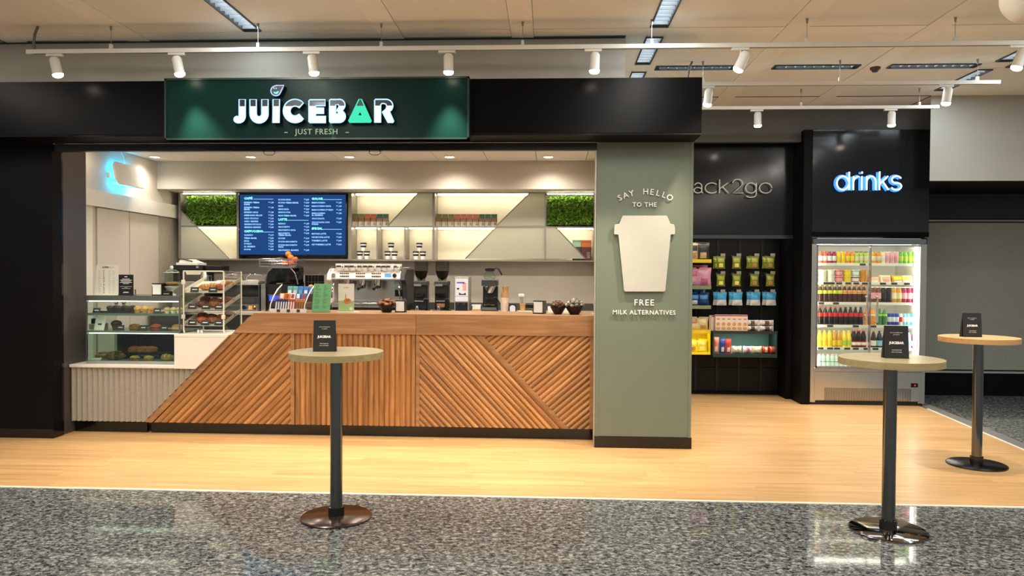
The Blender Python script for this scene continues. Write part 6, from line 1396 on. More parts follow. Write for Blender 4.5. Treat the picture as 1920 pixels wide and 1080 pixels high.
# ================================================================== DRINKS FRIDGE
FX0, FX1, FY = 3.278, 4.678, 9.49
fr = thing('drinks_fridge', 'tall glass door drinks fridge with steel frame under the neon drinks lettering', 'fridge', ((FX0 + FX1) / 2, FY, 0.0)); fX = (FX0 + FX1) / 2; fw = (FX1 - FX0) / 2
q = lambda v: PZ(1627, v, FY)
zft = 2.085; zg = q(463); zl0 = q(690)
M_LINER = mat('fridge_liner', (236, 234, 228), 0.4, noise=0.01)
iw0, iw1 = PX(1531, 580, FY) - fX, PX(1724, 580, FY) - fX
MB().box(-fw + 0.02, fw - 0.02, 0.05, 0.68, 0.05, zl0 - 0.03).build('motor_case', M_DARK, fr)
MB().box(-fw + 0.02, fw - 0.02, 0.02, 0.06, 0.0, 0.05).build('plinth', M_BLK, fr)
for a, b_ in ((-fw, iw0), (iw1, fw)): MB().box(a, b_, 0.0, 0.70, 0.03, zft).build('side_wall', M_STEEL, fr, bev=0.003)
MB().box(iw0, iw1, 0.66, 0.70, zl0 - 0.03, zft).build('liner_back', M_LINER, fr); MB().box(iw0, iw1, 0.02, 0.68, zl0 - 0.03, zl0 - 0.012).build('liner_floor', M_LINER, fr)
for a in (iw0, iw1 - 0.006): MB().box(a, a + 0.006, 0.03, 0.66, zl0 - 0.012, zg + 0.03).build('liner_side', M_LINER, fr)
MB().box(-fw, fw, 0.0, 0.70, zg + 0.03, zft).build('header', M_STEEL, fr, bev=0.003)
MB().box(-fw + 0.012, fw - 0.012, -0.004, 0.0, zg + 0.035, zft - 0.012).build('header_glass', mat('header_mirror', (120, 130, 132), 0.06, 0.9, noise=0.02), fr)
xg = PX(1711, 463, FY) - fX
MB().box(xg - 0.05, xg + 0.05, -0.006, -0.004, q(464), q(463)).build('header_print', M_WPRINT, fr)
zp0, zp1 = q(753), q(704)
MB().box(-fw + 0.05, fw - 0.05, -0.006, 0.05, 0.055, q(697)).build('lower_panel', M_STEEL, fr, bev=0.006); MB().box(-fw + 0.04, fw - 0.04, -0.014, 0.03, q(697), q(690)).build('bumper', M_STEEL, fr, bev=0.006)
gx0_, gx1_ = PX(1545, 740, FY) - fX, PX(1708, 740, FY) - fX; b = MB(); zz0, zz1 = q(752), q(728); nx_, nz_ = 64, 13
for i in range(nx_):
    for j in range(nz_): x = gx0_ + (i + 0.5) * (gx1_ - gx0_) / nx_; z = zz0 + (j + 0.5 + 0.25 * (i % 2)) * (zz1 - zz0) / nz_; b.box(x - 0.0048, x + 0.0048, -0.0072, -0.0056, z - 0.0042, z + 0.0042)
stuff(b.build('vent_hole', M_BLK, fr))
xd = PX(1714, 721, FY) - fX; MB().box(xd - 0.042, xd + 0.042, -0.009, -0.004, q(725), q(717.5)).build('thermostat', M_GLOSSBLK, fr); text('digit_print', [('4', xd + 0.005, -0.0095, q(723.3), 0.026, 'CENTER')], emitter('red_digit', (255, 40, 40), 2.5), fr)
M_FLED = emitter('fridge_led', (255, 248, 232), 20.0)
MB().box(iw1 - 0.040, iw1 - 0.022, 0.045, 0.07, zl0 + 0.02, zg).build('led_strip', emitter('fridge_side_led', (255, 250, 240), 12.0), fr); MB().box(iw0 + 0.012, iw0 + 0.03, 0.045, 0.06, zl0 + 0.02, zg).build('led_strip', M_FLED, fr); MB().box(iw0 + 0.04, iw1 - 0.06, 0.10, 0.13, zg + 0.012, zg + 0.024).build('led_strip', M_FLED, fr)
SY = 0.09
shelf_v = [494.0, 530.0, 568.0, 611.0, 653.5]; shelf_z = [q(v) for v in shelf_v] + [zl0 - 0.012]
M_SHW = mat('fridge_shelf_white', (232, 228, 216), 0.4, noise=0.01)
for si, z in enumerate(shelf_z[:-1]):
    sh = MB().box(iw0 + 0.008, iw1 - 0.05, SY, 0.62, z - 0.010, z).build('shelf', M_SHW, fr)
    MB().box(iw0 + 0.008, iw1 - 0.05, SY - 0.008, SY, z - 0.028, z + 0.006).build('price_rail', M_SHW, sh)
    MB().box(iw0 + 0.03, iw1 - 0.07, SY + 0.03, SY + 0.045, z - 0.018, z - 0.011).build('shelf_led', emitter('shelf_led_white', (255, 244, 222), 22.0) if 'shelf_led_white' not in MATS else MATS['shelf_led_white'], sh)
    tags_ = {0: (1617,), 1: (1549, 1559, 1573, 1590, 1605, 1621, 1655, 1676, 1700), 2: (1539, 1567), 3: (1556, 1604, 1637), 4: (1538, 1556, 1569, 1588, 1604, 1624, 1641)}[si]
    for u in tags_: x = PX(u, shelf_v[si], FY + SY) - fX; MB().box(x - 0.036, x + 0.036, SY - 0.011, SY - 0.008, z - 0.024, z + 0.001).build('price_tag', M_DARK, sh)
mid = PX(1630, 580, FY) - fX
for k, (a, b_, hx) in enumerate(((iw0, mid - 0.004, mid - 0.05), (mid + 0.004, iw1, mid + 0.075))):
    d = MB(); d.box(a, a + 0.008, -0.02, 0.005, zl0, zg + 0.025); d.box(b_ - 0.008, b_, -0.02, 0.005, zl0, zg + 0.025); d.box(a, b_, -0.02, 0.005, zl0, zl0 + 0.02); d.box(a, b_, -0.02, 0.005, zg + 0.005, zg + 0.025)
    o = d.build('door', M_STEEL, fr); MB().box(a + 0.02, b_ - 0.02, -0.010, -0.005, zl0 + 0.02, zg + 0.005).build('pane', glass('fridge_pane', (246, 250, 248), 0.01, 0.9) if 'fridge_pane' not in MATS else MATS['fridge_pane'], o)
    MB().tube([(hx, -0.01, q(556)), (hx, -0.05, q(556)), (hx, -0.05, q(604)), (hx, -0.01, q(604))], 0.012, 10).build('handle', M_STEEL, o, smooth=True)

MESH = {}
def can_mesh(key, parts):
    if key not in MESH: MESH[key] = [(nm, b.build(nm, m, smooth=True, mesh_only=True)) for nm, b, m in parts()]
    return MESH[key]
def F(n, c, r=0.25, nz=0.06): return mat('fr_' + n, c, r, noise=nz)
def bottle(key, r, h, body, label, cap, neck=0.36, lab0=0.30, lab1=0.55, capr=0.4, second=None):
    def parts():
        b = MB().lathe([(0.0, 0.0), (r * 0.92, 0.0), (r, h * 0.03), (r * 0.97, h * 0.28), (r, h * (1 - neck)), (r * 0.72, h * (1 - neck * 0.55)), (r * capr * 0.9, h * 0.92), (r * capr * 0.9, h * 0.95)], 14)
        l = MB().lathe([(r * 1.0, h * lab0), (r * 1.03, h * lab0 + 0.001), (r * 1.03, h * lab1), (r * 1.0, h * lab1 + 0.001)], 14)
        c = MB().lathe([(r * capr, h * 0.935), (r * capr * 1.05, h * 0.94), (r * capr * 1.05, h * 0.995), (0.0, h)], 12)
        out = [('bottle_body', b, body), ('label_band', l, label), ('cap', c, cap)]
        if second: out.append(('label_emblem', MB().lathe([(r * 1.035, h * (lab0 + 0.05)), (r * 1.045, h * (lab0 + 0.06)), (r * 1.045, h * (lab1 - 0.06)), (r * 1.03, h * (lab1 - 0.05))], 14), second))
        return out
    return can_mesh(key, parts)
def can(key, r, h, body, band, b0=0.3, b1=0.7):
    def parts():
        return [('can_body', MB().lathe([(0.0, 0.0), (r * 0.8, 0.0), (r, h * 0.05), (r, h * 0.93), (r * 0.82, h)], 14), body), ('band_print', MB().lathe([(r, h * b0), (r * 1.015, h * b0 + 0.001), (r * 1.015, h * b1), (r, h * b1 + 0.001)], 14), band), ('lid', MB().lathe([(r * 0.82, h), (r * 0.78, h - 0.003), (0.0, h - 0.003)], 14), M_STEEL)]
    return can_mesh(key, parts)
def tub(key, r, h, body, lid):
    def parts():
        return [('tub_body', MB().lathe([(0.0, 0.0), (r * 0.78, 0.0), (r, h * 0.92), (0.0, h * 0.92)], 14), body), ('lid', MB().lathe([(r * 1.04, h * 0.9), (r * 1.04, h), (0.0, h)], 14), lid), ('label_band', MB().lathe([(r * 0.84, h * 0.2), (r * 0.87, h * 0.21), (r * 0.985, h * 0.7), (r * 0.95, h * 0.71)], 14), lid)]
    return can_mesh(key, parts)
W_ = F('white', (238, 234, 224)); RD = F('red', (206, 40, 34)); DK = F('cola', (30, 16, 14), 0.12); YL = F('yellow', (238, 200, 40)); OR = F('orange', (236, 146, 48)); GR = F('green', (120, 186, 60)); PK = F('pink', (232, 168, 176)); MG = F('magenta', (160, 40, 84)); LG = F('lime', (176, 206, 70)); CR = F('cream', (236, 222, 180)); BL = F('blue', (40, 60, 150)); LB = F('lightblue', (130, 196, 220)); BR = F('brown', (120, 66, 40)); TL = F('teal', (60, 170, 180)); SV = F('silver', (214, 216, 218)); TE = F('tea', (70, 34, 22), 0.12); PE = F('peach', (226, 160, 120)); GD = F('gold', (206, 150, 60)); CLR = glass('water_clear', (214, 234, 226), 0.05, 1.5); LEM = F('lemonade', (244, 214, 60), 0.15); CORAL = F('coral', (226, 96, 70))
def put_row(items, u0, u1, si, shelf_name, side, Yoff=0.05, step=None):
    """items: (mesh list, name, category, description) laid along a fridge shelf; side: what the count starts from"""
    z = shelf_z[si] ; Y = FY + SY + Yoff; n = len(items); seen = {}
    if side == 'the handles': order = list(range(n))[::-1] if u0 < 1600 else list(range(n))
    else: order = list(range(n))
    cnt = {}; num = {}
    for k in order: d = items[k][3]; cnt[d] = cnt.get(d, 0) + 1; num[k] = cnt[d]
    for k, (ml, nm, cat, d) in enumerate(items):
        u = u0 + (u1 - u0) * (k + 0.5) / n
        lab = f'{d}, {shelf_name} fridge shelf' + (f', {ORD[num[k] - 1]} from {side}' if cnt[d] > 1 else '')
        t = thing(nm, lab, cat, (PX(u, shelf_v[min(si, 4)], Y), Y, z + 0.0005), random.uniform(0, 6.28), f'drinks on the {shelf_name} fridge shelf')
        for pn, me in ml: put(pn, me, t)
H = 'the handles'
j = lambda key, body, lab, cap, d: (bottle(key, 0.0285, 0.150, body, lab, cap, 0.22, 0.22, 0.62, 0.78), 'juice_bottle', 'bottle', d)
put_row([j('jr', CORAL, W_, CORAL, 'coral juice bottle behind the snack side door'), j('jr', CORAL, W_, CORAL, 'coral juice bottle behind the snack side door'), j('jm', MG, W_, MG, 'magenta juice bottle behind the snack side door'), j('jm', MG, W_, MG, 'magenta juice bottle behind the snack side door'), j('jy', YL, LEM, YL, 'yellow juice bottle behind the snack side door'), j('jy', YL, LEM, YL, 'yellow juice bottle behind the snack side door'), j('jo', OR, LEM, OR, 'orange juice bottle behind the snack side door'), j('jo', OR, LEM, OR, 'orange juice bottle behind the snack side door'), j('jg', LG, CR, BR, 'pale green juice bottle behind the snack side door'), j('jg', LG, CR, BR, 'pale green juice bottle behind the snack side door'), j('jg', LG, CR, BR, 'pale green juice bottle behind the snack side door')], 1534, 1627, 0, 'top', H)
put_row([j('jp', OR, CR, LG, 'pale orange juice bottle behind the light strip door'), j('jp', OR, CR, LG, 'pale orange juice bottle behind the light strip door'), j('jw', CR, W_, W_, 'cream juice bottle behind the light strip door'), j('jk', PK, PK, W_, 'pink juice bottle behind the light strip door'), j('jk', PK, PK, W_, 'pink juice bottle behind the light strip door'), j('jk', PK, PK, W_, 'pink juice bottle behind the light strip door'), j('jl', GR, LG, GR, 'green juice bottle behind the light strip door'), j('jl', GR, LG, GR, 'green juice bottle behind the light strip door'), j('jl', GR, LG, GR, 'green juice bottle behind the light strip door'), j('jl', GR, LG, GR, 'green juice bottle behind the light strip door')], 1634, 1718, 0, 'top', H)
tb = lambda key, body, lid, d: (tub(key, 0.052, 0.078, body, lid), 'snack_tub', 'tub', d)
for lv in (0, 1):
    SX = shelf_z[1]; shelf_z[1] = SX + lv * 0.0795; nm_ = ('bottom layer', 'top layer')[lv]
    put_row([tb('tw', W_, CR, f'white snack tub in the {nm_} behind the snack side door'), tb('tw2', CR, W_, f'cream snack tub in the {nm_} behind the snack side door'), tb('tr', CORAL, PK, f'coral fruit tub in the {nm_} behind the snack side door'), tb('ty', YL, LEM, f'yellow fruit tub in the {nm_} behind the snack side door'), tb(f'tb{lv}', LB if lv else MG, W_, f'{("dark berry", "light blue")[lv]} tub in the {nm_} behind the snack side door'), tb('to', OR, GD, f'orange fruit tub in the {nm_} behind the snack side door')], 1534, 1626, 1, 'second', H)
    shelf_z[1] = SX
for k, (u, w_, m_, lab) in enumerate(((1640, 0.12, PE, 'shallow pink salad box on the second fridge shelf beside the central handles'), (1662, 0.12, CR, 'cream sandwich box with pink oval mark on the second fridge shelf'), (1684, 0.13, GD, 'yellow sandwich wedge box on the second fridge shelf, before the light strip'), (1703, 0.12, CR, 'pale sandwich wedge box against the light strip on the second fridge shelf'))):
    Y = FY + SY + 0.02; t = thing('sandwich_box', lab, 'sandwich', (PX(u, 525, Y), Y, shelf_z[1] + 0.0005), group='boxes on the second fridge shelf'); hh = 0.09 if k else 0.07
    MB().prism([(0, 0), (0.12, 0), (0.10, hh), (0.03, hh)], -w_ / 2, w_ / 2, 'x').build('box', m_, t, bev=0.004); MB().box(-w_ / 2 + 0.02, w_ / 2 - 0.02, -0.002, 0.0, 0.006, 0.028).build('print', W_ if k != 1 else PK, t)
    MB().prism([(0.006, hh * 0.4), (0.0072, hh * 0.4), (0.0245, hh * 0.85), (0.0235, hh * 0.85)], -w_ / 2 + 0.015, w_ / 2 - 0.015, 'x').build('window_film', PE if k < 2 else LEM, t)
pb = lambda key, body, lab, cap, d, sec=None: (bottle(key, 0.0325, 0.215, body, lab, cap, 0.40, 0.50, 0.70, 0.42, sec), 'drink_bottle', 'bottle', d)
teaA = pb('tea', TE, LG, YL, 'dark iced tea bottle with yellow cap', YL); teaB = pb('teb', TE, PE, OR, 'dark iced tea bottle with orange cap', GD)
put_row([teaA] * 5 + [teaB] * 5, 1533, 1624, 2, 'third', H)
cb_ = lambda key, body, lab, cap, d: (bottle(key, 0.036, 0.20, body, lab, cap, 0.26, 0.25, 0.62, 0.7), 'drink_bottle', 'bottle', d)
put_row([cb_('cbr', BR, PK, W_, 'brown coffee drink bottle with pink label')] * 2 + [cb_('cdk', DK, F('black_label', (40, 36, 36)), W_, 'black coffee drink bottle')] * 2 + [cb_('cgd', GD, CR, W_, 'golden coffee drink bottle with cream label')] * 2 + [cb_('cmg', MG, PK, W_, 'magenta drink bottle with pink label')] * 3, 1632, 1718, 2, 'third', H)
cola = lambda key, cap, d: (bottle(key, 0.0325, 0.228, DK, RD, cap, 0.42, 0.46, 0.66, 0.42), 'cola_bottle', 'bottle', d)
put_row([cola('cola', RD, 'cola bottle with red cap and red label')] * 5 + [cola('colz', DK, 'cola bottle with black cap and red label')] * 4, 1532.5, 1618, 3, 'fourth', H)
put_row([pb('fan', OR, GD, OR, 'orange soda bottle', W_)] * 2, 1619, 1641, 3, 'fourth', 'the cola bottles')
put_row([pb('spr', F('sprite', (70, 120, 70), 0.15), F('gr2', (60, 150, 70)), GR, 'green soda bottle', LG)] * 2, 1643, 1663, 3, 'fourth', H)
cn = lambda key, b, c, d: (can(key, 0.0255, 0.150, b, c), 'energy_can', 'can', d)
put_row([cn('rb', BL, SV, 'tall navy and silver energy drink can')] * 3 + [cn('rb2', SV, RD, 'tall silver energy drink can with red mark')] + [cn('lb', LB, W_, 'tall light blue energy drink can')] * 2 + [cn('tl', TL, W_, 'tall teal energy drink can')] * 2, 1664, 1719, 3, 'fourth', H)
bt_ = lambda key, b, l, c, d: (bottle(key, 0.034, 0.212, b, l, c, 0.45, 0.12, 0.42, 0.40), 'drink_bottle', 'bottle', d)
put_row([bt_('lem', LEM, YL, YL, 'yellow lemonade bottle with yellow cap')] * 3 + [bt_('lm2', GD, YL, YL, 'golden lemon tea bottle with yellow cap')] * 2 + [bt_('lm3', LEM, LG, YL, 'yellow green lemonade bottle')] * 2 + [(bottle('red5', 0.036, 0.215, DK, RD, RD, 0.34, 0.10, 0.36, 0.62, W_), 'drink_bottle', 'bottle', 'dark bottle with white neck and red label')] * 3, 1532, 1623, 4, 'fifth', H)
put_row([bt_('beer', TE, W_, GD, 'dark beer bottle with white label')] + [bt_('bebl', F('navy', (28, 36, 60)), LB, BL, 'dark beer bottle with light blue label')] + [bt_('beer', TE, W_, GD, 'dark beer bottle with white label')] * 2 + [bt_('wat', F('waterbl', (190, 214, 226), 0.15), LB, BL, 'blue and white water bottle')] * 3 + [bt_('ber', MG, W_, W_, 'dark berry drink bottle with white label')], 1632, 1719, 4, 'fifth', H)
wt = (bottle('wtr', 0.032, 0.165, F('clear_water', (196, 214, 204), 0.15), F('water_label', (226, 232, 224)), F('cap_pink', (220, 190, 186)), 0.30, 0.34, 0.55, 0.5, F('water_green', (130, 180, 150))), 'water_bottle', 'bottle', 'small clear water bottle with pale green label')
put_row([wt] * 12, 1532, 1630, 5, 'lowest', H); put_row([(wt[0], wt[1], wt[2], 'small clear water bottle behind the light strip door')] * 9, 1634, 1718, 5, 'lowest', H)

# ================================================================== SNACK BAY
YW = 10.22
struct(MB().box(0.68, 3.095, YW + 0.03, YW + 0.06, 0.0, 2.16).build('wall_snack', mat('snack_back_panel', (12, 10, 10), 0.5, noise=0.08, scale=4, spec=0.2)))
struct(MB().box(1.3, 3.10, YW - 0.015, YW + 0.02, 0.0, 0.035).build('baseboard_snack', M_BLACK))
gd = thing('gondola_rack', 'dark slotted shop rack wall carrying the hooks and shelves of the snack bay', 'rack', (2.2, YW, 0.0))
for u in (1304, 1344, 1385, 1426, 1462):
    x = PX(u, 700, YW) - 2.2; up = MB().box(x - 0.018, x + 0.018, 0.0, 0.02, 0.04, 2.08).build('upright', mat('rack_upright', (17, 15, 14), 0.4, spec=0.25), gd)
    s = MB()
    for k in range(44): z = 0.1 + k * 0.044; s.box(x - 0.004, x + 0.004, -0.001, 0.0, z, z + 0.022)
    s.build('slot', M_BLK, up)
for z0_, z1_ in ((0.05, 0.36), (0.37, 0.86), (0.87, 1.36), (1.37, 2.06)): MB().box(PX(1290, 600, YW) - 2.2, PX(1463, 600, YW) - 2.2, 0.012, 0.02, z0_, z1_).build('panel', mat('rack_panel', (13, 11, 10), 0.45, noise=0.1, scale=3, spec=0.2), gd)

def bag_mesh(w, h, d, nx=8, nz=9):
    """pillow pack: bulging body with pinched, flat top and bottom seams"""
    def shape(i, k):
        a = -1 + 2 * i / nx; c = -1 + 2 * k / nz
        bul = (1 - abs(a) ** 2.6) * (1 - abs(c) ** 4) * d / 2; pin = 1 - 0.10 * (1 - c * c) ** 1.5
        return a * w / 2 * pin, bul, (c + 1) / 2 * h
    b = MB(); f = []; v = []
    for s in (-1, 1):
        for k in range(nz + 1):
            for i in range(nx + 1):
                x, y, z = shape(i, k); wr = 0.10 * math.sin(i * 2.3 + k * 1.7) + 0.06 * math.sin(k * 4.1 - i); v.append((x, s * y * (1 + wr), z))
    m = (nx + 1) * (nz + 1)
    for s in (0, 1):
        for k in range(nz):
            for i in range(nx): p = s * m + k * (nx + 1) + i; f.append((p, p + 1, p + nx + 2, p + nx + 1))
    return b.add(v, f), shape
def snack_bag(name, X, Y, Z, w, h, d, m1, m2, label, grp_, m3=None, rz=0.0, lean=0.0, cat='snack bag', wide=False):
    key = ('bag', round(w, 3), round(h, 3), round(d, 3), m1.name, m2.name, m3.name if m3 else '')
    if key not in MESH:
        b, shape = bag_mesh(w, h, d); parts = [('bag', b.build('bag', m1, smooth=True, mesh_only=True))]
        def patch(i0, i1, k0, k1, m, nm, off):
            p = MB(); n_, k_ = 8, 9; vv = []; ff = []
            for k in range(k0, k1 + 1):
                for i in range(i0, i1 + 1): x, y, z = shape(i, k); wr = 0.10 * math.sin(i * 2.3 + k * 1.7) + 0.06 * math.sin(k * 4.1 - i); vv.append((x, -y * (1 + wr) - off, z))
            w_ = i1 - i0 + 1
            for k in range(k1 - k0):
                for i in range(i1 - i0): q_ = k * w_ + i; ff.append((q_, q_ + 1, q_ + w_ + 1, q_ + w_))
            p.add(vv, ff); parts.append((nm, p.build(nm, m, smooth=True, mesh_only=True)))
        patch(1, 7, 5, 8, m2, 'upper_print', 0.0012)
        if m3: patch(0 if wide else 2, 8 if wide else 6, 0 if wide else 1, 4, m3, 'lower_print', 0.0012)
        b2 = MB(); b2.box(-w / 2, w / 2, -0.0015, 0.0015, h - 0.002, h + 0.012); b2.box(-w / 2, w / 2, -0.0015, 0.0015, -0.001, 0.010); parts.append(('seam_strip', b2.build('seam_strip', m1, mesh_only=True)))
        MESH[key] = parts
    t = thing(name, label, cat, (X, Y, Z + 0.001), rz, grp_); t.rotation_euler = (lean, 0, rz)
    for pn, me in MESH[key]: put(pn, me, t)
    return t
B = {n: mat('snack_' + n, c, 0.32, noise=0.12, scale=30) for n, c in dict(green=(120, 132, 36), lime=(172, 176, 70), dgreen=(64, 104, 38), blue=(70, 168, 214), white=(220, 214, 208), pink=(222, 160, 178), rose=(200, 110, 140), black=(58, 56, 52), beige=(200, 178, 130), navy=(26, 66, 120), cyan=(80, 150, 210), cream=(226, 206, 150), tan=(190, 140, 96), yellow=(240, 220, 50), lemon=(246, 236, 130), red=(206, 66, 50), brown=(110, 76, 60), salmon=(226, 130, 104), deep=(54, 72, 140), lilac=(186, 110, 136)).items()}
cols = (1350.5, 1380, 1413.5, 1443); rows_ = ((503.5, 'green', 'lime', 'dgreen'), (536.5, 'green', 'lime', None), (572.5, 'blue', 'blue', 'white'))
names_ = ('first', 'second', 'third', 'last')
for ri, (vb, c1, c2, c3) in enumerate(rows_):
    for ci, u in enumerate(cols):
        Y0 = YW - 0.14; w, h = (0.115, 0.150) if ri < 2 else (0.135, 0.165); x = PX(u, vb - 12, Y0) - 0.012; zt_ = PZ(u, vb, Y0) + h + 0.012
        pos = f'{names_[ci]} column from the pillar, {("top", "middle", "lowest")[ri]} hook row'
        t = thing('display_hook', f'steel hook with price flap, {pos}', 'hook', (x, YW, zt_), group='hooks on the snack wall')
        MB().tube([(0, 0.0, 0.0), (0, -0.22, 0.0), (0, -0.23, 0.008)], 0.003, 6).build('prong', M_STEEL, t); MB().box(-0.02, 0.02, -0.004, 0.0, -0.02, 0.02).build('back_plate', M_DARK, t)
        MB().box(-0.005, 0.055, -0.236, -0.232, 0.0, 0.036).build('price_flap', mat('price_flap', (150, 142, 132), 0.3), t)
        pass
        nbag = 2 if (ri != 1 and ci in (0, 2, 3)) or (ri == 2) else 1
        for k in range(nbag):
            cname = 'blue and white' if ri == 2 else 'green'
            snack_bag('hanging_snack', x + 0.012 - 0.03 * k + (0.01 if ri == 2 else 0), YW - 0.17 + 0.075 * k, zt_ - h - 0.012, w, h, 0.05, B[c1], B[c2], f'{("rear" if not k and nbag > 1 else "front")} {cname} hanging snack bag, {pos}', 'snack bags hanging on the snack wall', B['tan'] if ri < 2 and ci >= 2 else (B['lemon'] if ri < 2 else B['white']), wide=(ri == 2))
# tier of shelves beside the pillar
tx0, tx1 = 1.55, PX(1333, 560, YW - 0.30); tr_ = thing('snack_shelf_tier', 'narrow tier of yellow and green edged snack shelves beside the green pillar', 'shelf', ((tx0 + tx1) / 2, YW, 0.0)); tc = (tx0 + tx1) / 2; tw_ = (tx1 - tx0) / 2
M_SY = mat('shelf_yellow', (240, 206, 40), 0.4); M_SG = mat('shelf_green_edge', (128, 140, 102), 0.45); M_SD = mat('shelf_dark', (40, 38, 36), 0.4)
TZ = {}
for nm, v, m_ in (('top', 487.5, M_SY), ('second', 537, M_SG), ('third', 574, M_SG), ('fourth', 620, M_SY)):
    z = PZ(1310, v, YW - 0.30); TZ[nm] = z
    MB().box(-tw_, tw_, -0.30, -0.02, z - 0.012, z).build('shelf_board', M_SD if m_ is M_SG else M_SY, tr_); MB().box(-tw_, tw_, -0.308, -0.30, z - 0.036, z + 0.010).build('edge_rail', m_, tr_)
zb_ = PZ(1310, 661, YW - 0.30); TZ['light'] = zb_
bx_ = MB(); bx_.box(-tw_, tw_, -0.30, -0.02, zb_ - 0.014, zb_); bx_.box(-tw_, tw_, -0.03, -0.02, zb_, TZ['fourth'] - 0.012); bx_.box(tw_ - 0.012, tw_, -0.30, -0.02, zb_, TZ['fourth'] - 0.012); bx_.box(-tw_, tw_, -0.308, -0.30, zb_ - 0.026, zb_ + 0.008); bx_.build('yellow_box', mat('box_yellow', (250, 226, 30), 0.4), tr_)
MB().box(-tw_ + 0.02, tw_ - 0.03, -0.28, -0.25, TZ['fourth'] - 0.022, TZ['fourth'] - 0.013).build('box_light', emitter('snack_box_light', (255, 246, 190), 9.0), tr_)
def tier(u, nm, w, h, d, c1, c2, c3, lab, Yo=-0.20, rz=0.0, lean=0.0, dz=0.0): Y = YW + Yo; snack_bag('snack_bag', PX(u, 560, Y), Y, TZ[nm] + dz, w, h, d, B[c1], B[c2], lab, f'snack bags on the {nm} tier shelf', B[c3] if c3 else None, rz, lean)
tier(1317, 'top', 0.175, 0.225, 0.08, 'black', 'black', 'beige', 'black and beige crisp bag on the top tier shelf, at the shelf end'); tier(1298, 'top', 0.16, 0.22, 0.08, 'beige', 'black', 'tan', 'beige crisp bag on the top tier shelf, tucked against the green pillar')
tier(1319, 'second', 0.20, 0.235, 0.09, 'pink', 'pink', 'rose', 'pink crisp bag at the front of the second tier shelf'); tier(1297, 'second', 0.19, 0.235, 0.09, 'pink', 'rose', 'pink', 'pink crisp bag on the second tier shelf, tucked against the green pillar'); tier(1312, 'second', 0.20, 0.27, 0.07, 'lilac', 'pink', None, 'pink crisp bag standing behind the front one on the second tier shelf', Yo=-0.09)
tier(1319, 'third', 0.15, 0.165, 0.08, 'navy', 'cyan', 'navy', 'blue snack bag at the front end of the third tier shelf'); tier(1302, 'third', 0.15, 0.165, 0.08, 'navy', 'cyan', 'white', 'blue snack bag on the third tier shelf, tucked against the green pillar'); tier(1311, 'third', 0.16, 0.205, 0.07, 'cyan', 'navy', None, 'brighter blue snack bag behind the front ones on the third tier shelf', Yo=-0.09)
tier(1318, 'fourth', 0.155, 0.165, 0.08, 'cream', 'cream', 'tan', 'cream snack bag on top of the yellow lit box, at its outer end'); tier(1300, 'fourth', 0.15, 0.165, 0.08, 'cream', 'tan', 'cream', 'cream snack bag on top of the yellow lit box, against the green pillar')
tier(1317, 'light', 0.155, 0.16, 0.08, 'yellow', 'lemon', 'lemon', 'yellow snack bag inside the lit yellow box, at its outer end'); tier(1299, 'light', 0.15, 0.155, 0.08, 'yellow', 'lemon', 'tan', 'yellow snack bag inside the lit yellow box, against the green pillar')

# teal lit shelf box with cookie cartons on top
YQ = YW - 0.36
qx0, qx1 = PX(1337, 640, YQ), PX(1457, 640, YQ); qc = (qx0 + qx1) / 2; qw = (qx1 - qx0) / 2
z0q, z1q = PZ(1397, 664, YQ), PZ(1397, 621.5, YQ)
sb = thing('lit_shelf_box', 'dark green lit shelf box with cookie cartons on top in the snack bay', 'shelf', (qc, YQ, z0q - 0.02)); o_ = z0q - 0.02
M_TEALB = mat('box_dark_teal', (22, 52, 46), 0.4); M_TEALI = mat('box_inner_teal', (86, 132, 120), 0.5)
b = MB(); b.box(-qw, qw, 0, 0.34, z1q - o_ - 0.022, z1q - o_); b.box(-qw, qw, 0, 0.34, 0.0, 0.02); b.box(-qw, -qw + 0.012, 0, 0.34, 0.02, z1q - o_ - 0.022); b.box(qw - 0.012, qw, 0, 0.34, 0.02, z1q - o_ - 0.022); b.build('box', M_TEALB, sb)
MB().box(-qw + 0.012, qw - 0.012, 0.33, 0.34, 0.02, z1q - o_ - 0.022).build('back_panel', M_TEALI, sb); MB().box(-qw, qw, -0.008, 0.0, -0.022, 0.012).build('front_rail', M_TEALB, sb); MB().box(-qw, qw, -0.008, 0.0, z1q - o_ - 0.03, z1q - o_ + 0.008).build('price_rail', M_SD, sb)
MB().box(-qw + 0.03, qw - 0.03, 0.05, 0.075, z1q - o_ - 0.032, z1q - o_ - 0.023).build('box_light', emitter('teal_box_light', (240, 250, 236), 6.0), sb)
area_light('snack_box_glow', (qc, YQ + 0.06, z1q - 0.04), qw * 1.8, 0.02, 1.5, (1, 0.97, 0.9))
M_CT = mat('carton_cream', (226, 208, 186), 0.5, noise=0.04); M_CTP = mat('carton_pink', (172, 92, 106), 0.5); M_COOK = mat('cookie_print', (206, 146, 84), 0.6, noise=0.2, scale=60)
for k in range(6):
    u = 1346.5 + k * 10.1; x = PX(u, 600, YQ + 0.03); w = 0.069; h = 0.215
    t = thing('cookie_carton', f'upright cream cookie carton on the lit shelf box, {ORD[k]} from the green pillar', 'carton', (x, YQ + 0.03, z1q + 0.0005), group='cookie cartons on the lit shelf box')
    MB().box(-w / 2, w / 2, 0, 0.05, 0, h).build('carton', M_CT, t, bev=0.0015); MB().box(-w / 2, w / 2, -0.001, 0.0, h * 0.9, h).build('top_print', M_CTP, t); MB().fill([arc(0, h * 0.42, 0.024, 0, 350, 14)], -0.0015).build('cookie_print', M_COOK, t); MB().prism([(-0.024, h * 0.08), (0.024, h * 0.08), (0.026, h * 0.24), (-0.026, h * 0.24)], -0.001, 0.0).build('stack_print', M_COOK, t)
    MB().box(-0.02, 0.02, -0.001, 0.0, h * 0.70, h * 0.76).build('name_print', M_CTP, t)
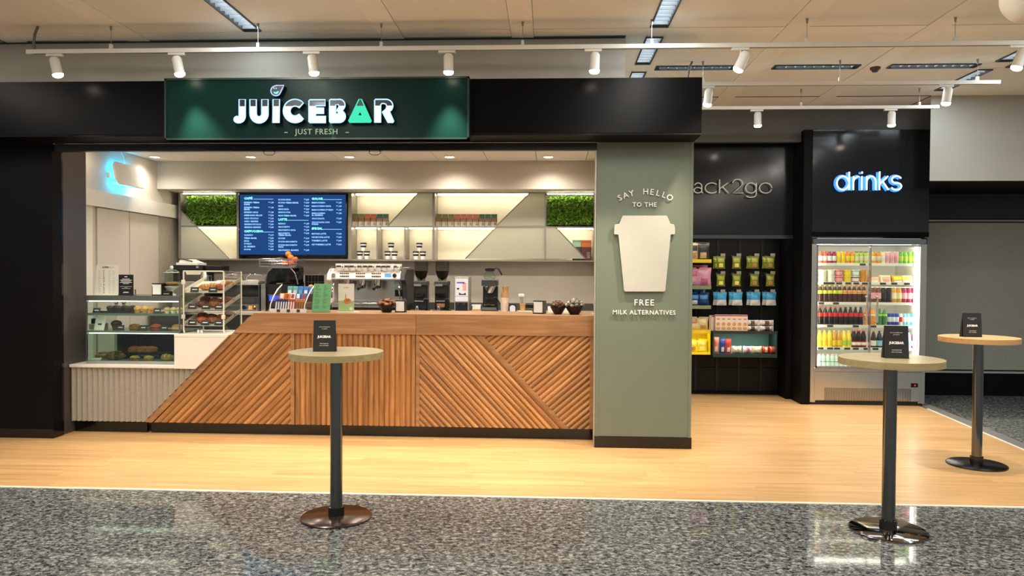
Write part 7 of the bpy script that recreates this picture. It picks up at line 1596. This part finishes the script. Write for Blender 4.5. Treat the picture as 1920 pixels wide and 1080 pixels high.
t = thing('cookie_carton', 'cookie carton leaning turned at the pillar end of the carton row', 'carton', (PX(1338, 600, YQ + 0.08), YQ + 0.09, z1q + 0.0005), 0.5, 'cookie cartons on the lit shelf box'); MB().box(-0.03, 0.03, 0, 0.05, 0, 0.2).build('carton', M_CT, t); MB().box(-0.03, 0.03, -0.001, 0, 0.18, 0.2).build('top_print', M_CTP, t)
def pack(X, Y, Z, w, h, d, c1, c2, lab, grp_, rz=0.0): 
    t = thing('snack_pack', lab, 'snack pack', (X, Y, Z + 0.0005), rz, grp_); b, shape = bag_mesh(h, w, d); tr2 = lambda p: (p[2] - w / 2, p[1] + d / 2, p[0] + h / 2); b.v = [tr2(p) for p in b.v]; b.build('wrapper', B[c1], t, smooth=True)
    p_ = MB(); vv = []; ff = []
    for k in range(3, 7):
        for i in range(1, 8): x, y, z = shape(i, k); wr = 0.10 * math.sin(i * 2.3 + k * 1.7) + 0.06 * math.sin(k * 4.1 - i); vv.append(tr2((x, -y * (1 + wr) - 0.0012, z)))
    for k in range(3):
        for i in range(6): q_ = k * 7 + i; ff.append((q_, q_ + 1, q_ + 8, q_ + 7))
    p_.add(vv, ff); p_.build('print', B[c2], t, smooth=True); b = MB(); b.box(-w / 2 - 0.008, -w / 2 + 0.004, d * 0.48, d * 0.52, h * 0.03, h * 0.97); b.box(w / 2 - 0.004, w / 2 + 0.008, d * 0.48, d * 0.52, h * 0.03, h * 0.97); b.build('seam_strip', B[c1], t)
for k, u in enumerate((1412, 1439)):
    for lv in (0, 1): pack(PX(u, 605, YQ + 0.03), YQ + 0.03 + 0.012 * lv, z1q + lv * 0.0745, 0.155 + 0.02 * k, 0.073, 0.10, 'white', 'brown', f'{("lower", "upper")[lv]} white and brown wafer pack of the stack {("beside the cartons", "at the outer end")[k]}', 'wafer packs on the lit shelf box', 0.05 * (k - lv))
zi = z0q
for k, (u, c1, c2, h, lab) in enumerate(((1343.5, 'salmon', 'white', 0.20, 'red snack pouch with white label in the lit box, at the pillar end'), (1355.5, 'deep', 'white', 0.185, 'blue and white snack pouch in the lit box'), (1366.5, 'red', 'white', 0.18, 'red snack pouch in the lit box, beside the flat packs'))): Y = YQ + 0.05; snack_bag('snack_pouch', PX(u, 650, Y), Y + 0.03, zi, 0.076, h, 0.05, B[c1], B[c1], lab, 'pouches in the lit shelf box', B[c2])
for k, (u, c1, c2, lab) in enumerate(((1383, 'white', 'cream', 'white flat pack in the lit box beside the red pouch'), (1403, 'white', 'rose', 'white flat pack with rose print in the lit box'), (1421, 'cream', 'white', 'cream flat pack in the lit box'), (1437, 'red', 'cream', 'red flat pack in the lit box, second from the outer end'), (1450, 'red', 'brown', 'red flat pack at the outer end of the lit box'))): pack(PX(u, 655, YQ + 0.04), YQ + 0.04, zi, 0.13 if k < 3 else 0.085, 0.10, 0.09, c1, c2, lab, 'flat packs in the lit shelf box')
area_light('snack_bay_light', (2.35, YN + 0.06, 2.12), 1.4, 0.03, 1.6, NEUT, (0.0, 0.35, -1))
MB().box(1.5, 3.0, YN + 0.04, YN + 0.075, 2.125, 2.135).build('bay_led', emitter('bay_led_light', (255, 236, 200), 1.5), hs_)
